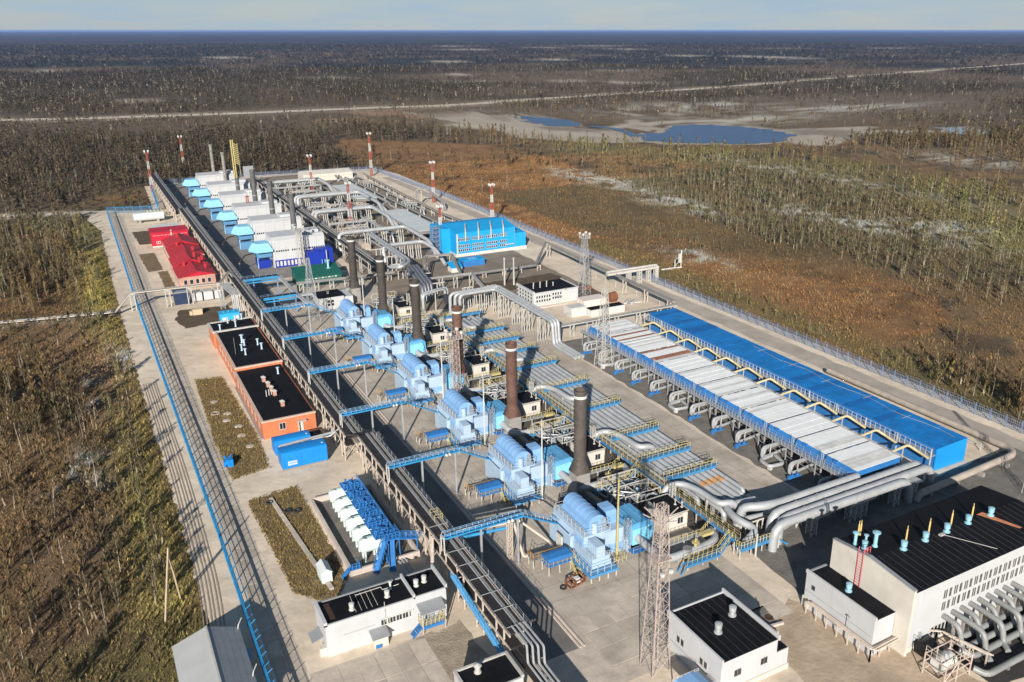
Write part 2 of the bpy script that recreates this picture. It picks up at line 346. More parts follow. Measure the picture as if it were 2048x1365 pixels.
def zones(x, y):
    """ground colour, tree density per m2 and tree tint at site coordinates"""
    wx = x + 26 * (fbm(x, y, 60, 3) - .5); wy = y + 26 * (fbm(x, y, 60, 9) - .5)
    n1 = fbm(x, y, 45, 21); n2 = fbm(x, y, 12, 33); n3 = fbm(x, y, 300, 5); n4 = fbm(x, y, 4, 44, 3)
    d = np.hypot(x, y)
    col = np.empty(np.shape(x) + (3,)); tint = np.empty_like(col)
    def put(c, w, a=None):
        a = col if a is None else a; a[...] = a * (1 - w[..., None]) + np.array(c) * w[..., None]
    col[...] = (.165, .105, .050); tint[...] = (.165, .118, .052)
    put((.070, .052, .024), sm(n1, .48, .64)); put((.23, .145, .075), sm(n2, .5, .68) * .8); put((.035, .028, .016), sm(n4, .56, .72) * .6)
    dens = .11 * sm(n1, .40, .58) + .02
    # far taiga: dark conifers, haze and cloud shade painted in navy; paler mires
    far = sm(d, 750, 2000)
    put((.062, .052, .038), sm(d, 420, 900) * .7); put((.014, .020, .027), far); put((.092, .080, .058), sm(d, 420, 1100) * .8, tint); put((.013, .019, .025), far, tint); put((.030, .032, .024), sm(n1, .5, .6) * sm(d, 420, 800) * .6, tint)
    m = sm(n3, .50, .62) * sm(d, 520, 800) * (1 - .75 * sm(d, 1500, 4000)); put((.135, .095, .060), m); dens = dens * (1 - .8 * m)
    bk = (y > 352) * sm(240 - x, 0, 60) * (1 - sm(d, 560, 1000)); put((.088, .072, .050), bk * .75, tint); put((.050, .048, .036), bk * sm(n2, .48, .64) * .7, tint); put((.10, .074, .046), bk * .6)
    # right bog
    b = inside(wx, wy, BOG).astype(float)
    put((.235, .122, .048), b); put((.14, .076, .032), b * sm(n2, .46, .66)); put((.29, .165, .070), b * sm(n4, .54, .72) * .8); dens = dens * (1 - b) + b * (.004 + .022 * sm(n1, .5, .7)); put((.13, .085, .045), b * .8, tint)
    # green belts right of the bog and olive grass along the fences
    gl = seg_dist(wx, wy, GREEN); rb = ((x > 150) & (x < 420) & (y > 20) & (y < 480)) * (1 - b); put((.20, .122, .055), rb * .85); put((.055, .042, .026), rb * sm(n2, .5, .66) * .8); put((.145, .105, .056), rb, tint); dens = dens * (1 - .82 * rb)
    gb = np.clip(1.4 - gl / 26., 0, 1) * (1 - b) * (.45 + .55 * sm(n1, .38, .58)); put((.155, .135, .050), gb * .9); put((.145, .135, .050), gb, tint); dens = dens + gb * .045
    gr = np.exp(-((x - 143 - 4 * (n1 - .5)) / 7.) ** 2) * (x > 134) * (y < 235) * (y > 20); put((.15, .118, .045), gr * .8); put((.145, .122, .045), gr, tint); dens = dens + gr * .09 * (y < 185)
    re = sm(x - .55 * (300 - y), 96, 130) * (y < 330) * (x > 150) * (x < 300) * (1 - gb); put((.095, .075, .036), re * .7); put((.085, .085, .042), re * .9, tint); dens = dens + re * .09
    ol = np.exp(-((x - .3 - 2.5 * (n1 - .5)) / 4.2) ** 2) * (y > 60) * (y < 345); put((.26, .215, .065), ol * .95); put((.34, .285, .085), ol, tint); dens = dens * (1 - .25 * ol) + .13 * ol
    ob = ((x > -12) & (x < 6) & (y > 60) & (y < 96)) * 1.; put((.13, .105, .042), ob * .8); dens = dens * (1 - .9 * ob)
    lw = (x < 6) & (y > 56) & (y < 350); dens = dens * (1 + .7 * lw); put((.155, .125, .068), lw * sm(n1, .35, .6) * .7, tint); put((.075, .075, .045), lw * sm(n2, .5, .66) * .7, tint)
    soil = np.exp(-((wx + 7) / 6.5) ** 2 - ((wy - 184) / 30) ** 2); put((.24, .145, .09), soil * (.6 + .4 * n4)); dens = dens * (1 - .8 * soil)
    soil2 = np.exp(-((wx + 12) / 8) ** 2 - ((wy - 120) / 22) ** 2); put((.19, .125, .08), soil2 * .8 * n4 * 1.6); dens = dens * (1 - .5 * soil2)
    cl = np.exp(-((wx - 12) / 12) ** 2 - ((wy - 392) / 17) ** 2) * (1 - inside(x, y, PAD)); put((.20, .115, .040), cl); dens = dens * (1 - cl)
    for cx, cy, rx, ry in LICH:
        w = np.exp(-((wx - cx) / rx) ** 2 - ((wy - cy) / ry) ** 2) * sm(n4 + .35 * n2, .60, .78); put((.46, .43, .36), np.clip(w * 1.15, 0, 1)); dens = dens * (1 - .6 * w)
    om = np.exp(-((wx - 200) / 120) ** 2 - ((wy - 700) / 70) ** 2) * sm(n1, .42, .55); put((.30, .20, .12), om); dens = dens * (1 - .85 * om)
    for pts, w_ in STRIPS:
        s = np.clip(1.3 - seg_dist(wx, wy, pts) / w_, 0, 1); put((.50, .44, .36), s * .9); dens = dens * (1 - np.clip(2.6 - seg_dist(wx, wy, pts) / w_, 0, 1))
    for P in (SHOAL_E, SHOAL_W, BAR, [(c[0], c[1]) for c in POND]):
        i = inside(wx * .4 + x * .6, wy * .4 + y * .6, P).astype(float); put((.42, .36, .29), i * (.75 + .25 * n2)); put((.20, .16, .12), i * sm(n1, .5, .64) * .8); dens = dens * (1 - i)
    for P in (LAKE, LAKE2):
        cx = sum(p[0] for p in P) / len(P); cy = sum(p[1] for p in P) / len(P)
        i = inside((x - cx) / 1.12 + cx, (y - cy) / 1.12 + cy, P).astype(float); put((.36, .31, .25), i); dens = dens * (1 - i) * (.12 + .88 * sm(np.hypot((x - cx) * .8, y - cy), 45, 120))
    rd = seg_dist(x, y, ROAD1); put((.36, .29, .21), np.clip(1.6 - rd / 11., 0, 1) * (d < 1800)); dens = dens * (rd > 20)
    spur = seg_dist(x, y, [(-300, 470), (-60, 392), (-27, 376), (-11, 371), (8, 364)]); put((.42, .35, .27), np.clip(1.6 - spur / 4., 0, 1)); dens = dens * (spur > 5)
    gp = seg_dist(x, y, [(-60, 232), (3, 226)]); put((.30, .24, .17), np.clip(1.5 - gp / 3., 0, 1) * .8); dens = dens * (gp > 4)
    pad = inside(x, y, PAD); dens = dens * (~pad)
    nearpad = inside(x + 2.5, y, PAD) | inside(x - 2.5, y, PAD); dens = dens * (~nearpad)
    return col, np.clip(dens, 0, .2), tint
def axis(a, b, step, lo, hi, g=1.085):
    c = list(np.arange(a, b + .1, step)); s = step; p = a; left = []
    while p > lo: s *= g; p -= s; left.append(p)
    s = step; p = c[-1]; right = []
    while p < hi: s *= g; p += s; right.append(p)
    return np.array(left[::-1] + c + right)
gx = axis(-70, 330, 2.6, -36000, 46000); gy = axis(50, 460, 2.6, -3000, 46000)
GX, GY = np.meshgrid(gx, gy); nx, ny = len(gx), len(gy)
gcol, _, _ = zones(GX, GY)
padm = inside(GX, GY, [(0, 20), (0, 372), (24, 372), (24, 432), (139, 426), (140, 20)])
dist = np.hypot(GX, GY)
hgt = (fbm(GX, GY, 9, 71, 3) - .5) * 1.1 * np.clip(1 - (dist - 300) / 900, 0, 1) * (~padm)
wet = np.zeros(GX.shape, bool)
for P in (LAKE, LAKE2, SHOAL_E, SHOAL_W, BAR, POND):
    cx = sum(p[0] for p in P) / len(P); cy = sum(p[1] for p in P) / len(P)
    wet |= inside((GX - cx) / 1.35 + cx, (GY - cy) / 1.35 + cy, P)
wet |= seg_dist(GX, GY, ROAD1) < 30; wet |= seg_dist(GX, GY, CHAN) < 30
hgt = np.where(wet, 0, hgt) - .14
def np_mesh(name, verts, faces, mat, tint=None, kind='structure', label=None, smooth=False):
    me = bpy.data.meshes.new(name); k = faces.shape[1]
    me.vertices.add(len(verts)); me.vertices.foreach_set('co', np.ascontiguousarray(verts, np.float32).ravel())
    me.loops.add(faces.size); me.loops.foreach_set('vertex_index', np.ascontiguousarray(faces, np.int32).ravel())
    me.polygons.add(len(faces)); me.polygons.foreach_set('loop_start', np.arange(0, faces.size, k, dtype=np.int32)); me.polygons.foreach_set('loop_total', np.full(len(faces), k, np.int32))
    if smooth: me.polygons.foreach_set('use_smooth', np.ones(len(faces), bool))
    me.update(calc_edges=True)
    if tint is not None:
        a = me.color_attributes.new('tint', 'FLOAT_COLOR', 'POINT')
        c = np.ones((len(verts), 4), np.float32); c[:, :3] = tint; a.data.foreach_set('color', c.ravel())
    me.materials.append(mat)
    o = bpy.data.objects.new(name, me); COL.objects.link(o); o['kind'] = kind
    if label: o['label'] = label
    return o
idx = np.arange(nx * ny).reshape(ny, nx)
gf = np.stack([idx[:-1, :-1], idx[:-1, 1:], idx[1:, 1:], idx[1:, :-1]], -1).reshape(-1, 4)
groundm = M('taiga_ground', (1, 1, 1), .97, .32, .8, bump=.7, attr='tint', dirt=.45, dcol=(.045, .034, .018))
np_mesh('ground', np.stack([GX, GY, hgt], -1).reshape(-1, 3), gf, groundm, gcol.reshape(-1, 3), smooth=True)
# sky-facing water and the far sandy road
def sheet(name, poly, z, mat, jag=0, step=3, seed=1):
    rr = random.Random(seed); P = []
    for i in range(len(poly)):
        a, b = Vector(poly[i]), Vector(poly[(i + 1) % len(poly)]); n = max(1, int((b - a).length / step)) if jag else 1
        for k in range(n):
            q = a + (b - a) * k / n
            P.append((q.x + rr.uniform(-jag, jag), q.y + rr.uniform(-jag, jag)))
    me = MB(); me.v = [(x, y, z) for x, y in P]; me.f = [tuple(range(len(P)))]
    o = struct(me, name, mat); return o
sheet('lake', LAKE, .02, watm, 4.5, 6); sheet('lake', LAKE2, .02, watm, 4, 6); sheet('pond', POND, .02, M('pale_pond_water', (.20, .24, .30), .15, .2, .05), 2, 9)
def ribbon(name, pts, w, z, mat, wob=.0):
    m = MB(); P = [Vector(p) for p in pts]; V = []
    for i, p in enumerate(P):
        d = (P[min(i + 1, len(P) - 1)] - P[max(i - 1, 0)]).normalized(); nrm = Vector((-d.y, d.x)) * w / 2
        V += [(p.x + nrm.x, p.y + nrm.y, z), (p.x - nrm.x, p.y - nrm.y, z)]
    m.v = V; m.f = [(2 * i, 2 * i + 1, 2 * i + 3, 2 * i + 2) for i in range(len(P) - 1)]
    return struct(m, name, mat)
ribbon('lake_channel', CHAN, 7, .012, watm)
ribbon('far_road', ROAD1, 17, .06, roadfar)
ribbon('access_road', [(-300, 470), (-60, 392), (-27, 376), (-11, 371), (9.4, 364.5)], 5.5, -.03, roadfar)
# ------------------------------------------------------------ yard sheets
sheet('yard', PAD, -.06, sand, .32, 1.1)
sheet('asphalt_road', [(34.6, 40), (34.6, 236), (40.4, 236), (40.4, 40)], -.045, asph)
sheet('machine_yard', [(41.4, 67), (41.4, 236), (66, 236), (66, 67)], -.04, slabm)
sheet('cross_road', [(34, 60), (66, 60), (66, 67), (34, 67)], -.036, slabd)
sheet('concrete_road', [(80.4, 80), (80.4, 176), (86.4, 176), (86.4, 80)], -.04, slabm)
sheet('gravel_bed', [(87, 70), (87, 155), (106, 155), (106, 70)], -.044, gravel, .3, 2)
sheet('hall_yard', [(34.5, 238), (34.5, 420), (64, 420), (64, 238)], -.04, M('grey_hall_paving', (.24, .22, .20), .9, .2, .3, dirt=.4))
sheet('back_yard', [(66, 190), (66, 420), (116, 420), (116, 190)], -.048, M('brown_plant_yard', (.22, .18, .14), .95, .25, .2, dirt=.5, dcol=(.12, .09, .06)), .5, 3)
sheet('big_hall_yard', [(69, 61), (70, 74), (128, 74), (128, 62)], -.046, gravel, .4, 3)
sheet('sand_lot', [(58.6, 40), (58.8, 60), (67.5, 62), (72, 50), (76, 40)], -.044, bsand, .4, 2, 21)
sheet('verge', [(13.5, 126), (13, 140), (14, 171), (18.8, 170), (19.6, 140), (19, 128)], -.02, turf, .22, .5)
sheet('verge', [(15, 93), (14.2, 118), (21.4, 119), (21.6, 93), (18.6, 88)], -.02, turf, .22, .5, 3)
sheet('verge', [(16, 244), (16, 262), (18.6, 262), (18.6, 244)], -.02, turf, .22, .5, 4)
sheet('verge', [(13.6, 263), (13, 287), (17.4, 287), (17.6, 264)], -.02, turf, .22, .5, 5)
sheet('verge', [(14.5, 300), (13.5, 322), (26, 322), (27, 303)], -.02, dirtm, .3, 1, 6)
sheet('verge', [(16.5, 205.5), (15, 214), (17, 221), (28, 219), (29.5, 207)], -.02, dirtm, .3, 1, 7)
sheet('verge', [(88, 196), (88, 206), (114, 206), (114, 197)], -.02, dirtm, .4, 1.5, 8)
sheet('verge', [(106, 186), (106, 193), (116, 193), (116, 178), (109, 178)], -.02, M('brown_earth', (.13, .085, .06), .95, .3, .5, dirt=.4), .3, 1, 9)
sheet('verge', [(24.6, 66.4), (24.4, 77), (30.8, 78), (31, 67)], -.03, bgravel, .4, 1, 10)
sheet('pipe_field_shade_sheet', [(59.8, 86), (59.8, 182), (78.9, 182), (78.9, 74.5), (66.4, 74.5), (66.4, 86)], -.03, M('pipe_gap_shade', (.10, .085, .07), .95, .3, .4, dirt=.5, dcol=(.05, .043, .036)), .3, 2, 14)  # dark sheet: shade in the gaps between the pipes, put into the ground colour
sheet('trench', [(78.9, 84), (78.9, 176), (80.2, 176), (80.2, 84)], -.02, dirtm, .1, 2, 11)
# slabs: the perimeter road, the parking apron, the machine yard apron are laid from separate slabs
pr_ = sheet('perimeter_road', [(9.7, 55), (9.7, 355), (12.9, 355), (12.9, 55)], -.05, slabd, .12, 2)
def slab(parent, x0, x1, y0, y1, mat, z=-.03, t=.05):
    rr = random; j = .035
    m = MB().box(x0 + j, x1 - j, y0 + j, y1 - j, z - t, z + rr.uniform(0, .022)); parent['_o'] = [0, 0, 0]
    return m.build('slab', mat, parent)
y = 58.
while y < 205:
    slab(pr_, 9.9 + random.uniform(-.06, .06), 11.25, y, y + 2.9, random.choice([slabm, slabm, slabd])); slab(pr_, 11.3, 12.7 + random.uniform(-.06, .06), y, y + 2.9, random.choice([slabm, slabm, slabd])); y += 3.0
ap = sheet('parking_apron', [(13, 58.5), (13, 77.6), (26, 77.6), (26.4, 58.5)], -.05, slabd)
for i in range(6):
    for j in range(4): slab(ap, 14 + i * 2.0, 15.98 + i * 2.0, 60.2 + j * 4.25, 64.4 + j * 4.25, random.choice([slabm, slabd, slabd]))
ma = sheet('unit_apron', [(42, 62.5), (42, 75), (66, 75), (66, 62.5)], -.028, slabm)
for i in range(11):
    for j in range(4): slab(ma, 42.1 + i * 2.15, 44.22 + i * 2.15, 62.7 + j * 3.0, 65.66 + j * 3.0, random.choice([slabm, slabm, slabd]), -.012)
# kerbs and tyre tracks
km = MB()
for x in (40.6, 41.1): km.box(x - .1, x + .1, 67, 236, -.1, .08)
km.box(80.1, 80.35, 80, 176, -.1, .08); km.box(86.4, 86.6, 82, 176, -.1, .06)
struct(km, 'kerb', kerbm)
tr = MB()
for off in (5.0, 5.4, 5.9, 6.3, 6.8, 7.2):
    pts = [(off + .25 * math.sin(y * .06) - (max(0, 104 - y) * .055) ** 1.8, y, -.04) for y in range(84, 176, 2)]
    for a, b in zip(pts[:-1], pts[1:]): tr.beam(a, b, .17, .05)
struct(tr, 'tyre_track', M('track_soil', (.30, .245, .19), .95, .25, .8, dirt=.4))

jm = MB()
for x in (44.6, 47.8, 51, 54.2, 57.4): jm.box(x - .03, x + .03, 75, 236, -.06, -.034)
for k in range(52): jm.box(41.4, 59.6, 75.5 + k * 3.1, 75.56 + k * 3.1, -.06, -.033)
for k in range(32): jm.box(80.5, 86.3, 81 + k * 3.0, 81.06 + k * 3.0, -.06, -.033)
jm.box(83.3, 83.37, 80, 176, -.06, -.0335)
struct(jm, 'paving_joint', M('joint_dirt', (.24, .20, .16), .95, .3, 1))
# ------------------------------------------------------------ main pipe rack beside the asphalt road
def trestle(par, x0, x1, y, h, zt, mat, w=.16, braces=True, dy=1.9):
    m = MB()
    for x in (x0, x1):
        for yy in (y, y + dy): m.beam((x, yy, -.1), (x, yy, zt), w)
        m.beam((x, y, h), (x, y + dy, h), w * .8); m.beam((x, y, .35), (x, y + dy, .35), w * .6)
        if braces: m.bar((x, y, .35), (x, y + dy, h), w * .5); m.bar((x, y + dy, .35), (x, y, h), w * .5)
    for yy in (y, y + dy):
        m.beam((x0 - .2, yy, h), (x1 + .2, yy, h), w); m.beam((x0 - .2, yy, zt), (x1 + .2, yy, zt), w)
        if braces: m.bar((x0, yy, .35), (x1, yy, h), w * .5); m.bar((x1, yy, .35), (x0, yy, h), w * .5)
    return m.build('trestle', mat, par)
def rack(name, label, x0, x1, y0, y1, zt, h, leg, step, first, ntray=3, npipe=3, lampmat=None):
    t = thing(name, label, 'pipe rack', ((x0 + x1) / 2, y0, 0)); y = first
    while y < y1 - 1: trestle(t, x0 + .1, x1 - .1, y, h, zt, leg); y += step
    m = MB()
    for x in (x0, x1): m.beam((x, y0, zt - .12), (x, y1, zt - .12), .14, .24); m.beam((x, y0, h), (x, y1, h), .12, .2)
    m.build('girder', leg, t)
    w = (x1 - x0); xs = x0
    for k in range(ntray):
        MB().box(xs + .04, xs + w * .225, y0, y1, zt, zt + .16).build('cable_tray', tray, t); xs += w * .235
    for k in range(npipe):
        r = (.09, .13, .10, .07)[k % 4]
        MB().pipe([(xs + .14 + k * .26, y0, zt + .14), (xs + .14 + k * .26, y1, zt + .14)], r, 6).build('pipe', (galv, piped, tray, pipet)[k % 4], t, True)
    MB().box(x0 + .1, x0 + w * .52, y0, y1, h + .02, h + .2).build('lower_tray', tray, t)
    for k in range(3): MB().pipe([(x0 + w * .62 + k * .36, y0, h + .2), (x0 + w * .62 + k * .36, y1, h + .2)], .12, 6).build('pipe', piped if k else pipet, t, True)
    MB().rail([(x1 + .02, y0, zt), (x1 + .02, y1, zt)], .75, 1.8, .045).build('railing', galv, t)
    MB().rail([(x0 - .02, y0, zt), (x0 - .02, y1, zt)], .35, 3.5, .04, (1,)).build('railing', steelw, t)
    y = y0 + 1
    while y < min(y1, 92): MB().beam((x0, y, zt + .27), (x1, y, zt + .27), .07).build('cross_tie', galv, t); y += 3.2
    return t
rk = rack('pipe_rack', 'dark pipe rack on pale trestles, near stretch where the blue cable bridges start', 31.9, 34.4, 67, 121, 5.0, 3.15, beige_st, 5.45, 68.7, 2, 5)
# the near end where the pipes drop to the ground
m = MB()
for k in range(4): m.pipe([(32.6 + k * .5, 68, 5.3), (32.6 + k * .5, 64.5 - k * .3, 5.3), (32.6 + k * .5, 64.3 - k * .3, 3.2), (32.7 + k * .5, 50, 3.0)], .13, 6)
m.build('dropped_pipe', galv, rk, True)
m = MB()
for y in (64.5, 60, 55): m.beam((32.1, y, 0), (32.1, y, 3), .16); m.beam((34.4, y, 0), (34.4, y, 3), .16); m.beam((32, y, 2.9), (34.5, y, 2.9), .16)
m.build('support', beige_st, rk)
m = MB()
for k in range(3): m.box(32.0 + k * .75, 32.6 + k * .75, 48, 67, 2.85 + .06 * k, 3.0 + .06 * k)
m.build('lower_tray', tray, rk)
m = MB().beam((31.1, 80.5, 4.4), (31.6, 66.5, 1.6), .7, .16); m.rail([(30.8, 80.5, 4.4), (31.3, 66.5, 1.6)], .7, 1.5, .05); m.build('blue_duct', M('mid_blue_duct', (.10, .34, .62), .5, .15, dirt=.25), rk)
for y in (80, 76, 72, 68.5): MB().beam((30.9, y, 4.3 - (80 - y) * .2), (31.9, y, 4.3 - (80 - y) * .2), .12).build('bracket', galv, rk)
lg = MB().box(33.2, 34.3, 91.6, 93.2, 4.95, 5.05); lg.rail([(33.2, 91.6, 5.05), (34.3, 91.6, 5.05), (34.3, 93.2, 5.05), (33.2, 93.2, 5.05)], 1, .8, .06); lg.build('yellow_landing', yellow, rk)
rk2 = rack('pipe_rack', 'long dark pipe rack passing the black brick-building roofs and the red houses, far stretch', 30.2, 32.9, 122, 330, 5.0, 3.15, beige_st, 5.6, 123.5, 2, 5)
m = MB().box(30.3, 34.3, 120.8, 122.4, 5.0, 5.16); m.beam((30.2, 122, 5.3), (32, 120.5, 5.3), .3); m.build('jog_tray', tray, rk2)
rk3 = rack('pipe_rack', 'dark pipe rack at the far left corner behind the silver tank', 29.0, 31.6, 330.5, 425, 4.6, 3.0, beige_st, 7, 332)
# ------------------------------------------------------------ compressor units: one built, five copied along the yard
units = []      # things belonging to the first unit, with the labels for all six
def six(o, fmt, step=21.4, dx=-.12, skip=(), words=ORD):
    for k in range(6):
        lab = fmt % words[k]
        if k == 0: o['label'] = lab; continue
        if k in skip: continue
        copy_tree(o, (dx[k] if isinstance(dx, list) else dx * k, step * k, 0), lab)
# --- unit house
pblue = M('platform_blue', (.07, .24, .46), .55, .18, .8, dirt=.35, dcol=(.10, .15, .20))
t = thing('compressor_unit', 'x', 'compressor unit', (51, 82, 0), 'light blue compressor units in a row')
MB().box(48.9, 52.0, 80.2, 88.2, 0, 4.6).build('base_block', machine2, t)
for q in range(4): MB().box(48.84, 48.9, 80.5 + q * 1.9, 82.2 + q * 1.9, 1.6, 2.9).build('wall_panel', machine2 if q % 2 else machine, t)
for q in range(2): MB().box(49.2 + q * 1.4, 50.4 + q * 1.4, 80.14, 80.2, 2.9, 4.3).build('wall_panel', machine2, t)
m = MB()
for z in (1.5, 3.0): m.box(48.83, 52.06, 80.13, 88.2, z, z + .07)
m.build('seam', machine, t)
MB().box(48.2, 48.85, 82.5, 88.0, 0, 3.2).add([(48.2, 82.5, 3.2), (48.85, 82.5, 3.9), (48.85, 88, 3.9), (48.2, 88, 3.2)], [(0, 1, 2, 3)]).build('side_housing', machine2, t)
m = MB().box(48.28, 48.8, 83.0, 86.6, 3.25, 3.42)
m.build('grille', M('dark_grille', (.05, .09, .16), .6, .2), t)
MB().box(48.5, 52.4, 79.4, 87.2, 4.62, 4.78).build('walkway_deck', machine2, t)
MB().rail([(52.35, 87.1, 4.78), (48.55, 87.1, 4.78), (48.55, 79.45, 4.78), (52.35, 79.45, 4.78), (52.35, 87.1, 4.78)], .95, 1.1, .055).build('railing', steelw, t)
prof = [(49.5, 4.8), (49.5, 5.8)] + [(50.75 - 1.25 * math.cos(R(a)), 5.9 + 1.1 * math.sin(R(a))) for a in range(15, 170, 15)] + [(52.0, 5.8), (52.0, 4.8)]
MB().extr(prof, 80.0, 86.6).build('filter_roof', machine, t)
m = MB()
for k in range(1, 6): 
    yy = 80 + k * 1.1
    for a, b in zip(prof[2:-3], prof[3:-2]): m.bar((a[0], yy, a[1] + .02), (b[0], yy, b[1] + .02), .07)
m.build('roof_rib', machine, t)
for k in range(6):
    m = MB().add([(49.48, 80.1 + k * 1.08, 5.75), (49.48, 81.1 + k * 1.08, 5.75), (48.98, 81.1 + k * 1.08, 5.35), (48.98, 80.1 + k * 1.08, 5.35), (49.48, 80.1 + k * 1.08, 5.69), (49.48, 81.1 + k * 1.08, 5.69), (48.98, 81.1 + k * 1.08, 5.29), (48.98, 80.1 + k * 1.08, 5.29)], [(0, 1, 2, 3), (7, 6, 5, 4), (0, 3, 7, 4), (1, 5, 6, 2), (3, 2, 6, 7)])
    m.build('intake_flap', machine, t)
for k in range(6): MB().box(49.40, 49.5, 80.2 + k * 1.08, 81.0 + k * 1.08, 4.82, 5.3).build('louvre', cyanp, t)
MB().cyl(50.2, 79.8, 4.8, 6.2, .42, n=12).build('round_tank', machine2, t, True)
m = MB()
for k in range(4): m.pipe([(51.2 + k * .22, 79.9, 4.8), (51.2 + k * .22, 79.6, 6.3 - k * .25), (51.6 + k * .1, 80, 6.4)], .06, 5)
m.build('small_pipe', galv, t, True)
# dark silencer hood behind the filter house
prof2 = [(52.1, .2), (52.1, 3.3)] + [(54.1 - 2.0 * math.cos(R(a)), 3.4 + 1.0 * math.sin(R(a))) for a in range(10, 175, 20)] + [(56.1, 3.3), (56.1, .2)]
MB().extr(prof2, 86.0, 90.0).build('black_hood', blackm, t)
MB().box(53.2, 55.8, 90.0, 94.0, 0, 1.7).build('turbine_house', blackm, t)
m = MB(); m.rail([(53.3, 90.2, 1.7), (53.3, 93.9, 1.7), (55.7, 93.9, 1.7)], .9, 1.4, .05); m.build('railing', galv, t)
# front box on the blue platform
MB().box(47.6, 51.7, 76.3, 82.0, 1.0, 1.16).build('platform', pblue, t)
for x in (47.8, 49.0, 50.3, 51.5):
    for y in (76.5, 79.2, 81.8): MB().beam((x, y, -.1), (x, y, 1.0), .14).build('leg', steelw, t)
MB().box(47.55, 51.75, 76.22, 76.3, .82, 1.2).build('fascia', pblue, t); MB().box(47.5, 47.6, 76.22, 82, .82, 1.2).build('fascia', pblue, t)
MB().rail([(47.65, 81.9, 1.16), (47.65, 76.35, 1.16), (51.65, 76.35, 1.16), (51.65, 80, 1.16)], .95, 1.0, .055).build('railing', steelw, t)
MB().box(48.6, 51.2, 77.6, 82.4, 1.16, 2.5).build('front_box', machine2, t)
MB().box(48.4, 51.3, 77.4, 77.6, 1.16, 1.95).build('front_panel', machine2, t)
m = MB().box(49.3, 50.5, 77.7, 79.9, 2.5, 4.0)
for k in range(5): m.box(49.24, 49.3, 77.8 + k * .42, 78.1 + k * .42, 2.6, 3.9)
m.build('air_handler', machine2, t)
MB().extr([(48.7, 2.5), (48.7, 3.3), (48.95, 3.7), (49.6, 3.9), (50.6, 3.9), (50.6, 2.5)], 80.3, 82.3).build('round_cover', machine, t)
MB().rail([(48.65, 82, 2.5), (48.65, 77.65, 2.5), (51.15, 77.65, 2.5)], .55, .9, .04).build('railing', steelw, t)
m = MB()
for k in range(5): m.pipe([(51.3, 78 + k * .5, 1.2), (51.3, 78 + k * .5, 2.0 + .2 * k), (51.7, 78.3 + k * .5, 2.2)], .07, 5)
m.build('small_pipe', steelw, t, True)
# casing towards the stack: boxes, elbows, cyan exhaust duct
MB().box(52.0, 55.3, 80.6, 85.4, 0, 3.6).build('casing', machine2, t)
for k in range(4): MB().box(52.3 + k * .75, 52.9 + k * .75, 80.53, 80.6, .5, 1.5).build('inspection_door', machine, t)
MB().box(55.0, 56.0, 80.0, 82, 0, 2.1).build('side_cabinet', machine2, t)
MB().extr([(82.2, 3.4), (82.2, 4.9), (82.5, 5.35), (83.2, 5.5), (84.6, 5.5), (84.6, 3.4)], 53.6, 55.2, 'x').build('elbow_duct', machine, t)
m = MB().extr([(55.6, 1.0), (55.6, 3.6), (56.4, 4.0), (58.8, 4.1), (59.5, 3.5), (59.6, 1.6), (59.0, .8)], 79.9, 84.6).build('exhaust_casing', cyanp, t)
MB().extr([(56.0, 1.1), (56.0, 3.4), (58.6, 3.55), (59.0, 2.6), (58.8, 1.1)], 79.5, 79.9).build('casing_front', M('bright_cyan_cladding', (.22, .56, .78), .45, .1, dirt=.2), t)
m = MB()
for k in range(3): m.box(55.6 + k * 1.2, 55.75 + k * 1.2, 79.8, 84.7, 4.02, 4.16)
m.build('stiffener', cyanp, t)
MB().lattice(55.35, 79.9, 0, 5.0, .7, .7, 6, .06, .04, False).build('ladder_cage', galv, t)
MB().box(55.4, 59.4, 78.4, 79.6, .55, .68).build('step_platform', blue, t)
MB().rail([(55.4, 78.4, .68), (59.4, 78.4, .68), (59.4, 84, .68)], .9, 1, .05).build('railing', galv, t)
MB().box(56.2, 58.6, 84.7, 90.5, .3, 1.7).build('exhaust_duct', blackm, t)
six(t, 'light blue compressor unit with curved filter roof, %s of the six along the yard', 20.2, -.28)
